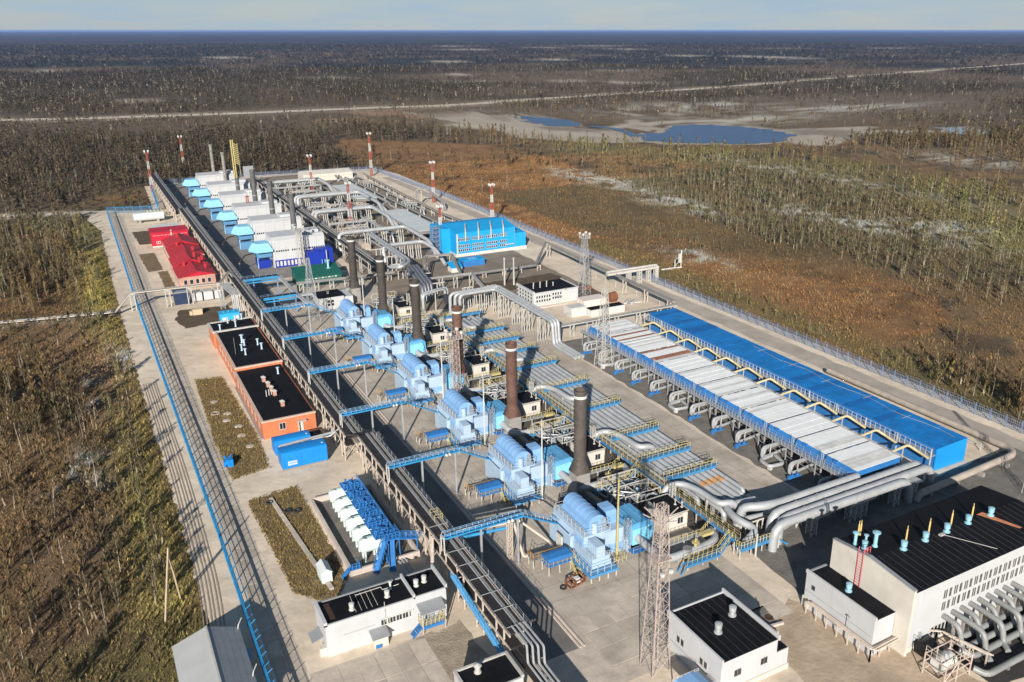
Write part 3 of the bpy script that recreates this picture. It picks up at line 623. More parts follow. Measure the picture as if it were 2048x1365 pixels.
# --- chimneys
gb_stack = M('grey_brown_stack', (.085, .07, .06), .75, .3, .7, dirt=.5, dcol=(.05, .045, .04), streak=True, bump=.2)
def chimney(x, y, mat, band=True, rings=0):
    t = thing('chimney', 'x', 'chimney', (x, y, 0), 'tall stacks of the compressor units')
    MB().box(x - 1.15, x + 1.15, y - 1.15, y + 1.15, 0, 3.5).build('base_box', stackbase, t)
    m = MB()
    for z in (.7, 1.4, 2.1, 2.8): m.box(x - 1.18, x + 1.18, y - 1.18, y + 1.18, z, z + .05)
    m.build('seam', piped, t)
    sq = [(x - 1.2, y - 1.2, 3.5), (x + 1.2, y - 1.2, 3.5), (x + 1.2, y + 1.2, 3.5), (x - 1.2, y + 1.2, 3.5)]
    n = 16; V = list(sq); m = MB()
    ring = [(x + .9 * math.cos(R(-135 + 22.5 * k)), y + .9 * math.sin(R(-135 + 22.5 * k)), 5.5) for k in range(16)]
    F = []
    for s in range(4):
        for k in range(4): F.append((s, 4 + (s * 4 + k + 1) % 16, 4 + s * 4 + k) if 0 else (s if k < 2 else (s + 1) % 4, 4 + (s * 4 + k + 1) % 16, 4 + s * 4 + k))
        F.append((s, (s + 1) % 4, 4 + s * 4 + 2))
    m.add(V + ring, F); m.build('cone', mat, t, True)
    MB().lathe(x, y, [(.9, 5.5), (.9, 16.2), (.98, 16.25), (.98, 16.6), (.82, 16.6), (.82, 14.0)], 20, False).add([(x + .82 * math.cos(a * .6283), y + .82 * math.sin(a * .6283), 14) for a in range(10)], [tuple(range(10))]).build('shaft', mat, t, True)
    if band: MB().lathe(x, y, [(.93, 15.45), (1.0, 15.45), (1.0, 15.85), (.93, 15.85)], 20, False).build('white_band', whitem, t, True)
    m = MB()
    for z in range(7, 15, 2 if rings == 0 else 1): m.lathe(x, y, [(.9, z), (.945, z), (.945, z + .1), (.9, z + .1)], 20, False)
    m.build('ring', mat, t, True)
    m = MB()
    for k in range(40): m.bar((x + .94, y - .2, 5 + k * .27), (x + .94, y + .2, 5 + k * .27), .04)
    m.bar((x + .94, y - .2, 5), (x + .94, y - .2, 16), .05); m.bar((x + .94, y + .2, 5), (x + .94, y + .2, 16), .05)
    m.build('ladder', mat, t)
    return t
CH = [(58.0, 96.6, gb_stack, 'dark grey ringed chimney with a white collar, nearest of the six tall stacks'), (58.0, 119.0, rust_stack, 'brown rusty chimney with a white collar, second nearest of the front six'), (57.9, 141.6, rust_stack, 'reddish brown rusty chimney behind the fourth unit house from the far end, third nearest'),
      (57.4, 162.6, dark_stack, 'sooty dark brown chimney with a lattice cage at its foot, fourth nearest'), (57.4, 185.0, dark_stack, 'dark brown chimney beside the white control house, fifth nearest'), (57.3, 207.6, dark_stack, 'dark brown chimney in front of the green shed, sixth nearest')]
for i, (x, y, mt, lb) in enumerate(CH): chimney(x, y, mt, True, 1 if i in (0, 3, 4, 5) else 0)['label'] = lb
# --- blue shed on legs beside each unit
t = thing('canopy_shed', 'x', 'shed', (45, 81.5, 0), 'blue topped oil cooler sheds')
prof = [(80.2, 2.0), (80.5, 2.3), (81.5, 2.42), (82.2, 2.3), (82.4, 2.0)]
MB().extr(prof, 43.8, 47.3, 'x').build('roof', blue, t)
MB().box(43.9, 47.2, 80.4, 82.3, 1.15, 1.3).build('deck', blue, t)
MB().box(44.1, 47.0, 80.6, 82.1, 1.3, 2.0).build('cooler_core', M('slate_core', (.10, .14, .20), .6, .2), t)
MB().rail([(43.85, 82.3, 1.3), (43.85, 80.35, 1.3), (47.25, 80.35, 1.3)], .75, .7, .05).build('railing', galv, t)
for x in (43.95, 45.5, 47.1):
    for y in (80.45, 82.25): MB().beam((x, y, -.1), (x, y, 1.2), .12).build('leg', steelw, t)
m = MB().rail([(42.9, 84.2, 1.2), (42.9, 82.7, 1.2), (47, 82.7, 1.2)], .95, .8, .06); m.build('railing', M('orange_rail', (.42, .23, .06), .6, .2, dirt=.3), t)
MB().box(42.85, 47.0, 82.7, 84.2, 1.1, 1.2).build('landing', piped, t)
for p in ((42.95, 82.8), (42.95, 84.1), (45, 84.1)): MB().beam((*p, -.1), (*p, 1.1), .12).build('leg', steelw, t)
m = MB()
for s in (0, .7): m.beam((47.3 + s, 81.2, 1.25), (46.7 + s, 78.2, .05), .08, .16)
m.rail([(47.3, 81.2, 1.25), (46.7, 78.2, .05)], .8, .9, .06); m.rail([(48, 81.2, 1.25), (47.4, 78.2, .05)], .8, .9, .06)
for k in range(6): m.box(46.75 + k * .1, 47.5 + k * .1, 78.4 + k * .48, 78.65 + k * .48, .15 + k * .2, .19 + k * .2)
m.build('yellow_stair', yellow, t)
six(t, 'low blue roofed shed on legs at the light blue units, %s one', 20.1, -.15)
# --- black roofed annex of each unit
t = thing('valve_house', 'x', 'small building', (64.5, 83, 0), 'black roofed valve houses')
MB().box(62.9, 66.3, 81.2, 86.0, 0, 2.45).build('wall', cream, t)
MB().box(62.8, 66.4, 81.1, 86.1, 2.45, 2.6).build('roof', black_roof, t)
m = MB()
for a, b in (((62.8, 81.1), (66.4, 81.1)), ((62.8, 86.1), (66.4, 86.1)), ((62.8, 81.1), (62.8, 86.1)), ((66.4, 81.1), (66.4, 86.1))): m.beam((*a, 2.62), (*b, 2.62), .1, .12)
m.build('roof_edge', steelw, t)
for x, y in ((65.6, 83.2), (66.0, 82.2)): MB().lathe(x, y, [(.22, 2.6), (.22, 2.68), (.07, 2.75), (.07, 3.3), (.18, 3.35), (.18, 3.5)], 8).build('roof_vent', steelw, t, True)
windows(t, ('y', 81.2), [(64.6, .9)], .9, .9, steelw, mull=1)
m = MB().lattice(66.6, 85.2, 0, 4.6, .6, .6, 5, .07, .045, False); m.build('lattice_post', steelw, t)
six(t, 'small black roofed valve house beside the pipe field, %s of the row')
# --- suction pipes and yellow-railed gantry of each unit
t = thing('suction_pipe', 'x', 'pipe', (57.5, 75.5, 0), 'grey suction pipes of the units')
MB().pipe([(56.6, 80.6, 2.3), (57.2, 75.6, 1.5), (58.4, 74.6, 1.2), (64.4, 74.7, 1.2), (66.8, 75.4, 1.2), (67.2, 77.5, 1.2)], .52, 12, 1.6).build('pipe_run', pipeg, t, True)
for x, y in ((60, 74.7), (63, 74.7), (57.0, 77.2)): MB().box(x - .35, x + .35, y - .2, y + .2, -.1, 1.0).build('support', stackbase, t)
MB().lathe(62.6, 74.7, [(.2, 1.5), (.2, 2.2), (.55, 2.25), (.55, 2.35), (.1, 2.4), (.1, 2.9)], 10).build('valve', yellow, t, True)
MB().lathe(61.3, 74.7, [(.62, .6), (.62, 1.85)], 10).build('flange', piped, t, True)
m = MB()
for k in range(5): m.pipe([(57.6 + k * .35, 78.6, 0), (57.6 + k * .35, 78.6, 1.0 + .15 * k), (57.9 + k * .35, 77.4, 1.1 + .15 * k), (57.9 + k * .35, 77.4, .1)], .08, 5)
m.build('drain_pipe', steelw, t, True)
six(t, 'thick grey suction pipe curving out of the light blue unit, %s of the six', 20.8, -.2)
t = thing('gantry', 'x', 'gantry', (63, 72.6, 0), 'blue walkway gantries with yellow rails')
MB().box(59.6, 65.0, 72.4, 73.2, .95, 1.08).build('deck', wblue, t)
MB().box(59.6, 65.0, 72.3, 72.4, .75, 1.1).build('fascia', wblue, t)
MB().rail([(59.6, 72.4, 1.08), (65.0, 72.4, 1.08), (67.3, 73.0, 2.4)], .9, .8, .055).build('railing', yellow, t)
MB().rail([(59.6, 73.2, 1.08), (65.0, 73.2, 1.08), (67.3, 73.8, 2.4)], .9, .8, .055).build('railing', yellow, t)
m = MB()
for s in (0, .75): m.beam((65, 72.4 + s, 1.05), (67.4, 73.0 + s, 2.4), .08, .2); m.beam((59.6, 72.4 + s, 1.05), (58.6, 72.4 + s, .0), .08, .2)
for k in range(8): m.box(65.1 + k * .29, 65.35 + k * .29, 72.5 + k * .07, 73.1 + k * .07, 1.12 + k * .165, 1.16 + k * .165)
m.build('stair', wblue, t)
for x in (60, 62.4, 64.8): MB().beam((x, 72.8, -.1), (x, 72.8, .95), .13).build('leg', steelw, t)
MB().rail([(59.5, 76.2, 1.9), (64.6, 76.2, 1.9), (66.9, 77.2, 2.4)], .9, .7, .06).build('railing', yellow, t)
MB().box(59.5, 64.6, 76.2, 77.0, 1.78, 1.9).build('deck', galv, t)
for x in (59.8, 62.2, 64.4): MB().beam((x, 76.6, -.1), (x, 76.6, 1.8), .12).build('leg', steelw, t)
MB().box(64.2, 66.0, 75.2, 76.0, 2.2, 2.6).build('actuator', yellow, t)
six(t, 'blue and yellow stair gantry over the grey suction pipe, %s of the six')
# tangled small pipework frames between unit and pipe field
t = thing('pipe_manifold', 'x', 'pipework', (62, 89, 0), 'pale pipe frames behind the unit stacks')
m = MB()
for x in (60.2, 62.2, 66.2):
    for y in (87.6, 90.6, 94): m.beam((x, y, 0), (x, y, 3.0), .11)
for z in (1.6, 3.0):
    for x in (60.2, 62.2, 66.2): m.beam((x, 87.6, z), (x, 94, z), .11)
    for y in (87.6, 90.6, 94): m.beam((60.2, y, z), (66.2, y, z), .11)
m.build('frame', steelw, t)
m = MB(); rr = random.Random(5)
for k in range(16):
    x0 = 60 + rr.random() * 5.5; y0 = 87.5 + rr.random() * 6; z0 = .5 + rr.random() * 2
    m.pipe([(x0, y0, 0), (x0, y0, z0), (x0 + rr.uniform(-2, 2), y0, z0), (x0 + rr.uniform(-2, 2), y0 + rr.uniform(-2, 2), z0)], .07 + .08 * rr.random(), 6)
m.build('small_pipe', galv, t, True)
m = MB()
for k in range(6): m.pipe([(59.4 + k * 1.1, 95, .8), (60 + k * 1.1, 91.5, .8), (60 + k * 1.1, 91.5, 2.2), (67, 91.5 - k * .3, 2.2)], .16, 7)
m.build('pipe', piped, t, True)
MB().rail([(60, 94.4, 1.7), (66.4, 94.4, 1.7), (66.4, 87.4, 1.7)], .9, .9, .05).build('railing', yellow, t)
m = MB()
for k in range(5): m.lathe(60.8 + k * 1.2, 92.8 - (k % 2) * 2, [(.35, 0), (.35, 1.6), (.1, 1.9)], 9)
m.build('vessel', M('bluegrey_vessel', (.20, .33, .45), .5, .2, dirt=.3), t, True)
six(t, 'pale steel frame of tangled pipes between stack and pipe field, %s one')
# --- poles
t = thing('lamp_mast', 'x', 'lamp mast', (51.9, 97.0, 0), 'thin white lamp masts beside the units')
MB().lathe(51.9, 97, [(.13, 0), (.11, 6), (.07, 12.4), (.03, 13.0)], 8).build('pole', whitem, t, True)
MB().box(51.6, 52.2, 96.7, 97.3, -.1, .3).build('footing', stackbase, t)
for k in range(5):
    lab = 'thin white lamp mast beside the light blue units, %s of the white ones' % ORD[k]
    if k == 0: t['label'] = lab
    else: copy_tree(t, ((0, 0, .6, 1.2, .4)[k], (0, 20, 39.6, 67.5, 86)[k], 0), lab)
t = thing('lamp_mast', 'tall yellow mast standing on the nearest unit platform', 'lamp mast', (53.2, 79.0, 0))
MB().lathe(53.2, 79, [(.2, 0), (.15, 5), (.1, 12)], 8).build('pole', yellow, t, True)
MB().rail([(52.4, 78.2, .2), (54.2, 78.2, .2), (54.2, 79.8, .2)], .9, .6, .06).build('guard', yellow, t)
# --- cable bridges from the rack to every unit
t = thing('cable_bridge', 'x', 'cable bridge', (37, 84.6, 0), 'blue cable bridges across the asphalt road')
Z = 7.0
m = MB(); m.box(31.6, 42.3, 84.2, 84.28, Z, Z + .2); m.box(31.6, 42.3, 84.97, 85.05, Z, Z + .2); m.box(31.6, 42.3, 84.3, 84.95, Z, Z + .05)
for k in range(14): m.box(31.7 + k * .78, 31.8 + k * .78, 84.15, 85.1, Z + .2, Z + .26)
m.build('bridge_tray', fence_blue, t)
m = MB(); m.beam((42.3, 84.6, Z + .1), (48.4, 86.2, 3.2), .8, .18); m.build('ramp_tray', fence_blue, t)
MB().rail([(31.6, 84.2, Z + .3), (42.3, 84.2, Z + .3), (48.4, 85.8, 3.5)], .42, .8, .05).build('railing', M('pale_blue_rail', (.25, .42, .62), .5, .1), t)
MB().rail([(31.6, 85.05, Z + .3), (42.3, 85.05, Z + .3), (48.4, 86.6, 3.5)], .42, .8, .05).build('railing', MATS['pale_blue_rail'], t)
for x in (36.6, 41.7): MB().beam((x, 84.6, -.1), (x, 84.6, Z), .24).build('post', galv, t)
m = MB().beam((31.5, 84.1, Z + .3), (31.5, 85.1, Z + .3), .2); m.beam((31.5, 84.1, 5), (31.5, 84.1, Z + .3), .14); m.beam((31.5, 85.1, 5), (31.5, 85.1, Z + .3), .14); m.build('end_frame', steelw, t)
for s in (0, .5): MB().lathe(40.2 + s, 84.0, [(.0, Z - .1), (.2, Z), (.2, Z + .25), (.0, Z + .4)], 8, False).build('lamp', whitem, t, True)
six(t, 'blue cable bridge on two grey posts crossing the asphalt road, %s of six', 20.4, [0, 0, -.9, -.9, -.9, -1.0])
# white panel and pipe loop beside the nearest bridge
t = thing('pipe_loop', 'beige pipe loop around two lattice posts under the nearest blue cable bridge', 'pipe', (43, 85.5, 0))
MB().lattice(41.3, 86.2, 0, 5.5, .55, .55, 6, .09, .05, False).build('lattice_post', beige_st, t)
MB().pipe([(34.2, 88.5, 4.6), (41.9, 87.4, 4.6), (42.4, 87.2, 4.6), (42.4, 84.5, .9), (46.8, 84.2, .9), (47.0, 86, .9), (43.2, 89, 4.3)], .17, 7).build('pipe_run', beige_st, t, True)
MB().pipe([(34.2, 88.0, 4.2), (41.6, 87.0, 4.2)], .22, 7).build('blue_pipe', fence_blue, t, True)
MB().pipe([(34.2, 88.9, 4.9), (41.5, 87.9, 4.9)], .22, 7).build('pale_pipe', beige_st, t, True)
MB().box(47.3, 47.5, 83.2, 84.6, .9, 3.0).build('white_panel', whitem, t)
for x, y in ((44.6, 84.4), (46.6, 84.2)): MB().beam((x, y, -.1), (x, y, .8), .14).build('support', steelw, t)
# scrap frame at the nearest unit
t = thing('steel_pallet', 'rusty red brown steel cage lying on the paving before the nearest unit', 'steel cage', (46.2, 77.4, 0))
m = MB()
for z in (.1, .75):
    m.beam((45.0, 76.6, z), (47.4, 77.2, z), .12); m.beam((44.8, 77.8, z), (47.2, 78.4, z), .12)
    for k in range(4): m.beam((45.0 + k * .8, 76.6 + k * .2, z), (44.8 + k * .8, 77.8 + k * .2, z), .12)
for k in range(4):
    m.beam((45.0 + k * .8, 76.6 + k * .2, 0), (45.0 + k * .8, 76.6 + k * .2, .8), .12); m.beam((44.8 + k * .8, 77.8 + k * .2, 0), (44.8 + k * .8, 77.8 + k * .2, .8), .12)
m.build('frame', rustm, t)
MB().box(45.9, 46.5, 77.0, 77.6, .3, .95).build('crate', whitem, t)
MB().lathe(44.3, 77.4, [(.45, 0), (.45, .12), (.3, .12), (.3, 0)], 12, False).build('hoop', tyre, t, True)
# ------------------------------------------------------------ pipe field
XS = [69.3, 70.35, 71.4, 72.5, 73.6, 74.7, 75.8, 76.9, 77.9]
for k, x in enumerate(XS):
    r = (.28, .36, .42, .42, .42, .42, .42, .38, .34)[k]; z = 1.65
    y0 = (88, 84, 79.5, 81.5, 78, 80, 81, 82, 83)[k]; y1 = 178 - (k % 3) * 2
    t = thing('gas_pipe', 'long grey gas pipe in the pipe field, %s from the concrete road' % ['ninth', 'eighth', 'seventh', 'sixth', 'fifth', 'fourth', 'third', 'second', 'first'][k], 'pipe', (x, y0, 0), 'parallel grey pipes of the pipe field')
    MB().pipe([(x, y0, .2), (x, y0, z), (x, y1, z), (x, y1, 0)], r, 12, 1.2).build('pipe_run', pipeg, t, True)
    for q in range(int(y0) + 4, int(y1) - 1, 6): MB().pipe([(x, q, z), (x, q + .07, z)], r + .02, 12).build('cladding_seam', galv, t, True)
    for q in range(int(y0) + 3, int(y1) - 2, 11): MB().box(x - .3, x + .3, q - .2, q + .2, -.1, z - r + .03).build('support', stackbase, t)
    if k in (4, 5, 6, 7): 
        m = MB().pipe([(x, 86.2, z), (x, 87.0 + .1 * k, z)], r + .03, 12); m.build('rust_patch', M('orange_rust_stain%s' % 'abcd'[k - 4], (.46, .25, .11), .7, .5, 1.5, dirt=.6, dcol=(.42, .40, .38)), t, True)
# walkways over the pipe field
def walkway(y, k, x0=68.6, x1=77.9):
    t = thing('walkway', 'x', 'walkway', (73, y, 0), 'blue walkways over the pipe field')
    MB().box(x0, x1, y, y + .9, 2.62, 2.72).build('deck', wblue, t)
    MB().box(x0, x1, y - .06, y, 2.3, 2.74).build('fascia', wblue, t)
    MB().box(x1, x1 + .06, y, y + .8, 2.3, 2.74).build('fascia', wblue, t)
    MB().rail([(x0, y, 2.72), (x1, y, 2.72), (x1, y + .8, 2.72), (x0, y + .8, 2.72)], .95, 1.0, .055).build('railing', yellow, t)
    for x in (x0 + .2, x1 - .2): MB().beam((x, y + .4, -.1), (x, y + .4, 2.6), .14).build('post', steelw, t)
    m = MB()
    for s in (0, .75): m.beam((x1 + .05 + s, y + .6, 2.65), (x1 + .05 + s, y + 2.9, .0), .08, .2)
    for q in range(9): m.box(x1 + .1, x1 + .75, y + .7 + q * .25, y + .92 + q * .25, 2.5 - q * .28, 2.54 - q * .28)
    m.build('stair', wblue, t)
    return t
WY = [89.3, 95.8, 104.4, 116.2, 127.5, 139.3, 148.4, 155.8, 163.2, 175.8]
WO = ['first', 'second', 'third', 'fourth', 'fifth', 'sixth', 'seventh', 'eighth', 'ninth', 'tenth']
for k, y in enumerate(WY): walkway(y, k, 68.6, 77.9)['label'] = 'blue walkway with yellow rails crossing the grey pipes, %s from the front end' % WO[k]
t = thing('walkway', 'long narrow yellow railed walkway running beside the pipe field', 'walkway', (67.6, 73, 0))
MB().box(67.3, 68.1, 72.4, 181, 2.3, 2.4).build('deck', piped, t); MB().box(67.24, 67.3, 72.4, 181, 2.05, 2.42).build('fascia', wblue, t)
MB().rail([(67.3, 72.4, 2.4), (67.3, 181, 2.4)], .9, 1.2, .05).build('railing', yellow, t); MB().rail([(68.1, 72.4, 2.4), (68.1, 181, 2.4)], .9, 1.2, .05).build('railing', yellow, t)
m = MB()
for y in range(73, 181, 4): MB().beam((67.7, y, -.1), (67.7, y, 2.3), .13).build('post', steelw, t)
# front walkway at the head of the field
t = thing('walkway', 'blue walkway with bright yellow rails at the front end of the pipe field', 'walkway', (71, 71.5, 0))
m = MB().box(67.3, 73.2, 71.2, 72.1, 1.55, 1.66); m.build('deck', wblue, t)
MB().box(67.3, 73.2, 71.12, 71.2, 1.2, 1.7).build('fascia', wblue, t)
MB().rail([(67.3, 72.1, 1.66), (67.3, 71.2, 1.66), (73.2, 71.2, 1.66), (73.2, 72.1, 1.66)], .95, .55, .07).build('railing', yellow, t)
m = MB()
for s in (0, .8): m.beam((73.3, 71.3 + s, 1.6), (75.4, 71.0 + s, 0), .09, .25)
for q in range(8): m.box(73.35 + q * .25, 73.58 + q * .25, 71.3, 72.0, 1.5 - q * .19, 1.54 - q * .19)
m.build('stair', wblue, t)
for x in (67.5, 69.4, 71.3, 73.1): MB().beam((x, 71.6, -.1), (x, 71.6, 1.55), .13).build('leg', steelw, t)
for x in (69.7, 73.6): MB().beam((x, 71.0, 0), (x, 71.0, 3.4), .16).build('post', whitem, t)
m = MB()
for k in range(6): m.pipe([(68 + k * .8, 72.6, .0), (68 + k * .8, 72.6, .9), (68.4 + k * .8, 73.6, .9)], .12, 6)
m.build('pipe', pipeg, t, True)
# crossover pipes that bend over the field
def crossover(y, k):
    t = thing('crossover_pipe', 'x', 'pipe', (69, y, 0), 'thick crossover pipes of the pipe field')
    MB().pipe([(66.6, y + 6.4, 1.3), (67.4, y + 6.2, 2.9), (69.4, y + 5.8, 3.0), (70.4, y + 3.4, 3.0), (70.6, y - 1.6, 3.0), (72.6, y - 2.0, 3.0), (73.6, y - 2.2, 1.7)], .48, 12, 1.2).build('pipe_run', pipeg, t, True)
    for p in ((68.4, y + 6), (70.5, y + 1)): MB().beam((p[0], p[1], -.1), (p[0], p[1], 2.6), .2).build('support', steelw, t)
    return t
for k in range(5): crossover((81.3, 101, 122.6, 144.6, 167)[k], k)['label'] = 'thick grey crossover pipe bending over the pipe field, %s of five' % ['nearest', 'second nearest', 'third', 'fourth', 'farthest'][k]
t = thing('header_pipe', 'grey header pipe bending down at the front end of the pipe field', 'pipe', (72, 76, 0))
MB().pipe([(76.6, 79.2, 2.3), (71.4, 79.6, 2.5), (70.6, 76.0, 2.5), (72, 73.4, 2.0), (69.6, 73.0, 1.0)], .52, 12, 1.1).build('pipe_run', pipeg, t, True)
MB().pipe([(71.5, 77.5, 1.2), (77, 76.6, 1.2), (77.5, 79, 1.2)], .42, 10, 1).build('branch', pipeg, t, True)
for x in (72.5, 76): MB().beam((x, 77.2, -.1), (x, 77.2, .9), .3).build('support', steelw, t)
m = MB()
for k in range(4): m.pipe([(72 + k, 75.6, 0), (72 + k, 75.6, 1.6), (73 + k, 75.6, 1.6)], .12, 6)
m.build('small_pipe', steelw, t, True)
# ------------------------------------------------------------ triple pipes to the coolers
for k, (y, x1) in enumerate(((75.2, 92.5), (73.6, 104.2), (72.0, 104.6), (70.8, 98.2))):
    if k == 0: path = [(72.4, 77.8, .3), (72.6, 77.2, 3.3), (74, 75.9, 3.6), (77, 75.2, 3.6), (x1, y, 3.6)]
    elif k == 3: path = [(72.6, 71.0, 0), (72.8, 71.0, 3.6), (x1, y, 3.6), (x1 + .6, y, 0)]
    else: path = [(74.4, y - .1, 0), (74.4, y - .1, 3.6), (x1, y, 3.6), (x1 + .3, y, 0)]
    t = thing('supply_pipe', 'very thick pale grey pipe leading to the cooler rows, %s of four' % ['farthest', 'third nearest', 'second nearest', 'nearest shorter'][k], 'pipe', (80, y, 0), 'thick pipes leading to the coolers')
    MB().pipe(path, .62, 14, 2.0).build('pipe_run', pipeg, t, True)
    for q in range(79, int(x1), 4): MB().pipe([(q, y, 3.6), (q + .06, y, 3.6)], .645, 14).build('cladding_seam', galv, t, True)
for k, (x, n) in enumerate(((80.3, 1), (88.7, 3), (96.6, 1), (100.2, 1))):
    t = thing('pipe_support', 'white lattice trestle under the thick pale pipes, %s from the left' % WO[k], 'pipe support', (x, 72.5, 0), 'white lattice trestles')
    for j in range(n): MB().lattice(x + j * 1.1 - .5 * n, 71.2, 0, 2.95, 1.0, 1.0, 2, .11, .07, False).build('lattice', whitem, t)
    for j in range(n): MB().lattice(x + j * 1.1 - .5 * n, 74.0, 0, 2.95, 1.0, 1.0, 2, .11, .07, False).build('lattice', whitem, t)
    MB().box(x - .8 * n, x + .8 * n, 70.3, 75.4, 2.9, 2.98).build('beam', galv, t)
t = thing('ground_pipe', 'dull grey pipe lying on low supports between the blue cooler and the big hall', 'pipe', (112, 71, 0))
MB().pipe([(99.8, 70.2, 0), (100.2, 70.2, 1.0), (124, 71.3, 1.0), (125.5, 73, 1.0), (125, 112, 1.0)], .55, 12, 1).build('pipe_run', pipet, t, True)
for x in range(103, 124, 6): MB().box(x - .25, x + .25, 70.0, 71.6, -.1, .6).build('support', stackbase, t)
# ------------------------------------------------------------ the two cooler rows
def cooler_row(name, label, x0, x1, zr, n, y0, y1, kind):
    t = thing(name, label, 'cooler', ((x0 + x1) / 2, y0, 0)); L_ = (y1 - y0) / n; rr = random.Random(4)
    for i in range(n):
        a = y0 + i * L_
        if kind == 'w':
            k = 7; g = .4; pw = (L_ - g) / k
            for j in range(k):
                mt = coolw; q = rr.random()
                if i >= n - 4 and q < .34: mt = coolr
                elif q > .8: mt = coolg
                if i == 0 and j in (1, 2, 3) : mt = coolg
                ztilt = zr + rr.uniform(-.015, .02)
                MB().add([(x0, a + j * pw, ztilt), (x1, a + j * pw, ztilt + .05), (x1, a + (j + 1) * pw - .03, ztilt + .05), (x0, a + (j + 1) * pw - .03, ztilt),
                          (x0, a + j * pw, ztilt - .05), (x1, a + j * pw, ztilt), (x1, a + (j + 1) * pw - .03, ztilt), (x0, a + (j + 1) * pw - .03, ztilt - .05)],
                         [(0, 1, 2, 3), (7, 6, 5, 4), (0, 4, 5, 1), (3, 2, 6, 7), (0, 3, 7, 4), (1, 5, 6, 2)]).build('roof_panel', mt, t)
            m = MB()
            for j in range(5):
                xx = x0 + .3 + (x1 - x0 - .6) * rr.random(); m.box(xx, xx + rr.uniform(.3, 1.1), a + L_ - g + .05, a + L_ - .1, zr - .12, zr - .06 + rr.random() * .1)
            m.build('gap_fitting', rr.choice((galv, piped, coolg)), t)
            MB().add([(x0 - .75, a + .1, zr - .85), (x0 - .75, a + L_ - .6, zr - .85), (x0 - .02, a + L_ - .45, zr - .02), (x0 - .02, a + .05, zr - .02), (x0 - .75, a + .1, zr - 1.25), (x0 - .75, a + L_ - .6, zr - 1.25), (x0 - .02, a + L_ - .45, zr - 1.25), (x0 - .02, a + .05, zr - 1.25)],
                     [(0, 3, 2, 1), (0, 1, 5, 4), (3, 0, 4, 7), (1, 2, 6, 5)]).build('hood_panel', blue, t)
            MB().box(x0 - .4, x0 - .1, a + L_ * .55, a + L_ * .68, zr - .3, zr + .1).build('lug', blue, t)
        else:
            k = 4; pw = L_ / k
            for j in range(k):
                z1 = zr + rr.uniform(-.03, .04)
                MB().add([(x0, a + j * pw, z1 - .12), (x1, a + j * pw, z1 + .05), (x1, a + (j + 1) * pw - .025, z1 + .05), (x0, a + (j + 1) * pw - .025, z1 - .12),
                          (x0, a + j * pw, z1 - .2), (x1, a + j * pw, z1), (x1, a + (j + 1) * pw - .025, z1), (x0, a + (j + 1) * pw - .025, z1 - .2)],
                         [(0, 1, 2, 3), (7, 6, 5, 4), (0, 4, 5, 1), (3, 2, 6, 7), (0, 3, 7, 4), (1, 5, 6, 2)]).build('roof_panel', bluer if rr.random() < .82 else M_dkblue, t)
            MB().box(x0 + .02, x0 + .1, a + .3, a + L_ - .3, .5, zr - .6).build('side_panel', blue, t)
    if kind == 'w':
        MB().box(x0 + .1, x1, y0 + .1, y1, zr - 1.2, zr - .12).build('bundle_body', MATS['slate_core'], t)
        MB().box(x0, x1, y0, y0 + .1, zr - 1.0, zr - .05).build('end_wall', blue, t)
        for i in range(n + 1):
            y = min(y0 + i * L_ + .1, y1 - .1)
            for x in (x0 - .4, x0 + 3, x1 - 3, x1 - .2): MB().beam((x, y, -.1), (x, y, zr - 1.15), .2).build('leg', galv, t)
        m = MB()
        for i in range(n):
            m.bar((x0 - .4, y0 + i * L_, .3), (x0 - .4, y0 + (i + 1) * L_, 2.8), .07); m.bar((x0 - .4, y0 + i * L_, 2.8), (x0 - .4, y0 + (i + 1) * L_, .3), .07)
        m.build('brace', galv, t)
        for i in range(n):
            for xx in (x0 + 2.6, x0 + 6.4): MB().lathe(xx, y0 + (i + .5) * L_, [(2.2, 1.9), (2.5, 3.0)], 14, False).build('fan_ring', piped, t, True)
        MB().box(x0 - 1.9, x0 - .8, y0 - .6, y1 + 1, 3.0, 3.12).build('walkway_deck', galv, t)
        MB().rail([(x0 - 1.9, y0 - .6, 3.12), (x0 - 1.9, y1 + 1, 3.12)], 1.0, .75, .05).build('railing', galv, t)
        MB().rail([(x0 - .85, y0 - .6, 3.12), (x0 - .85, y1 + 1, 3.12)], .9, 1.5, .05).build('railing', galv, t)
        m = MB()
        for i in range(n + 1): m.beam((x0 - 1.8, y0 + i * L_, -.1), (x0 - 1.8, y0 + i * L_, 3), .14)
        for i in range(2 * n): m.bar((x0 - 1.8, y0 + i * L_ / 2, 1.6), (x0 - 1.8, y0 + i * L_ / 2, 3), .08); m.bar((x0 - 1.8, y0 + i * L_ / 2, 1.6), (x0 - 1.8, y0 + (i + 1) * L_ / 2, 1.6), .08)
        m.build('walkway_frame', galv, t)
        MB().beam((x1 + .1, y0, zr + .1), (x1 + .1, y1, zr + .1), .1, .16).build('edge_beam', galv, t)
        MB().rail([(x1 + .4, y0, zr - .7), (x1 + .4, y1, zr - .7)], .9, 1.6, .045).build('railing', steelw, t)
        for i in range(n):
            m = MB(); yy = y0 + (i + .93) * L_
            for s in (0, .4): m.bar((x0 - .8, yy + s, 3.1), (x0 - .8, yy + s, zr + .9), .05)
            for q in range(6): m.bar((x0 - .8, yy, 3.3 + q * .3), (x0 - .8, yy + .4, 3.3 + q * .3), .05)
            m.build('ladder', steelw, t)
    else:
        MB().box(x0 + .1, x1 - .1, y0 + .15, y1, 0, zr - .25).build('body', blue, t)
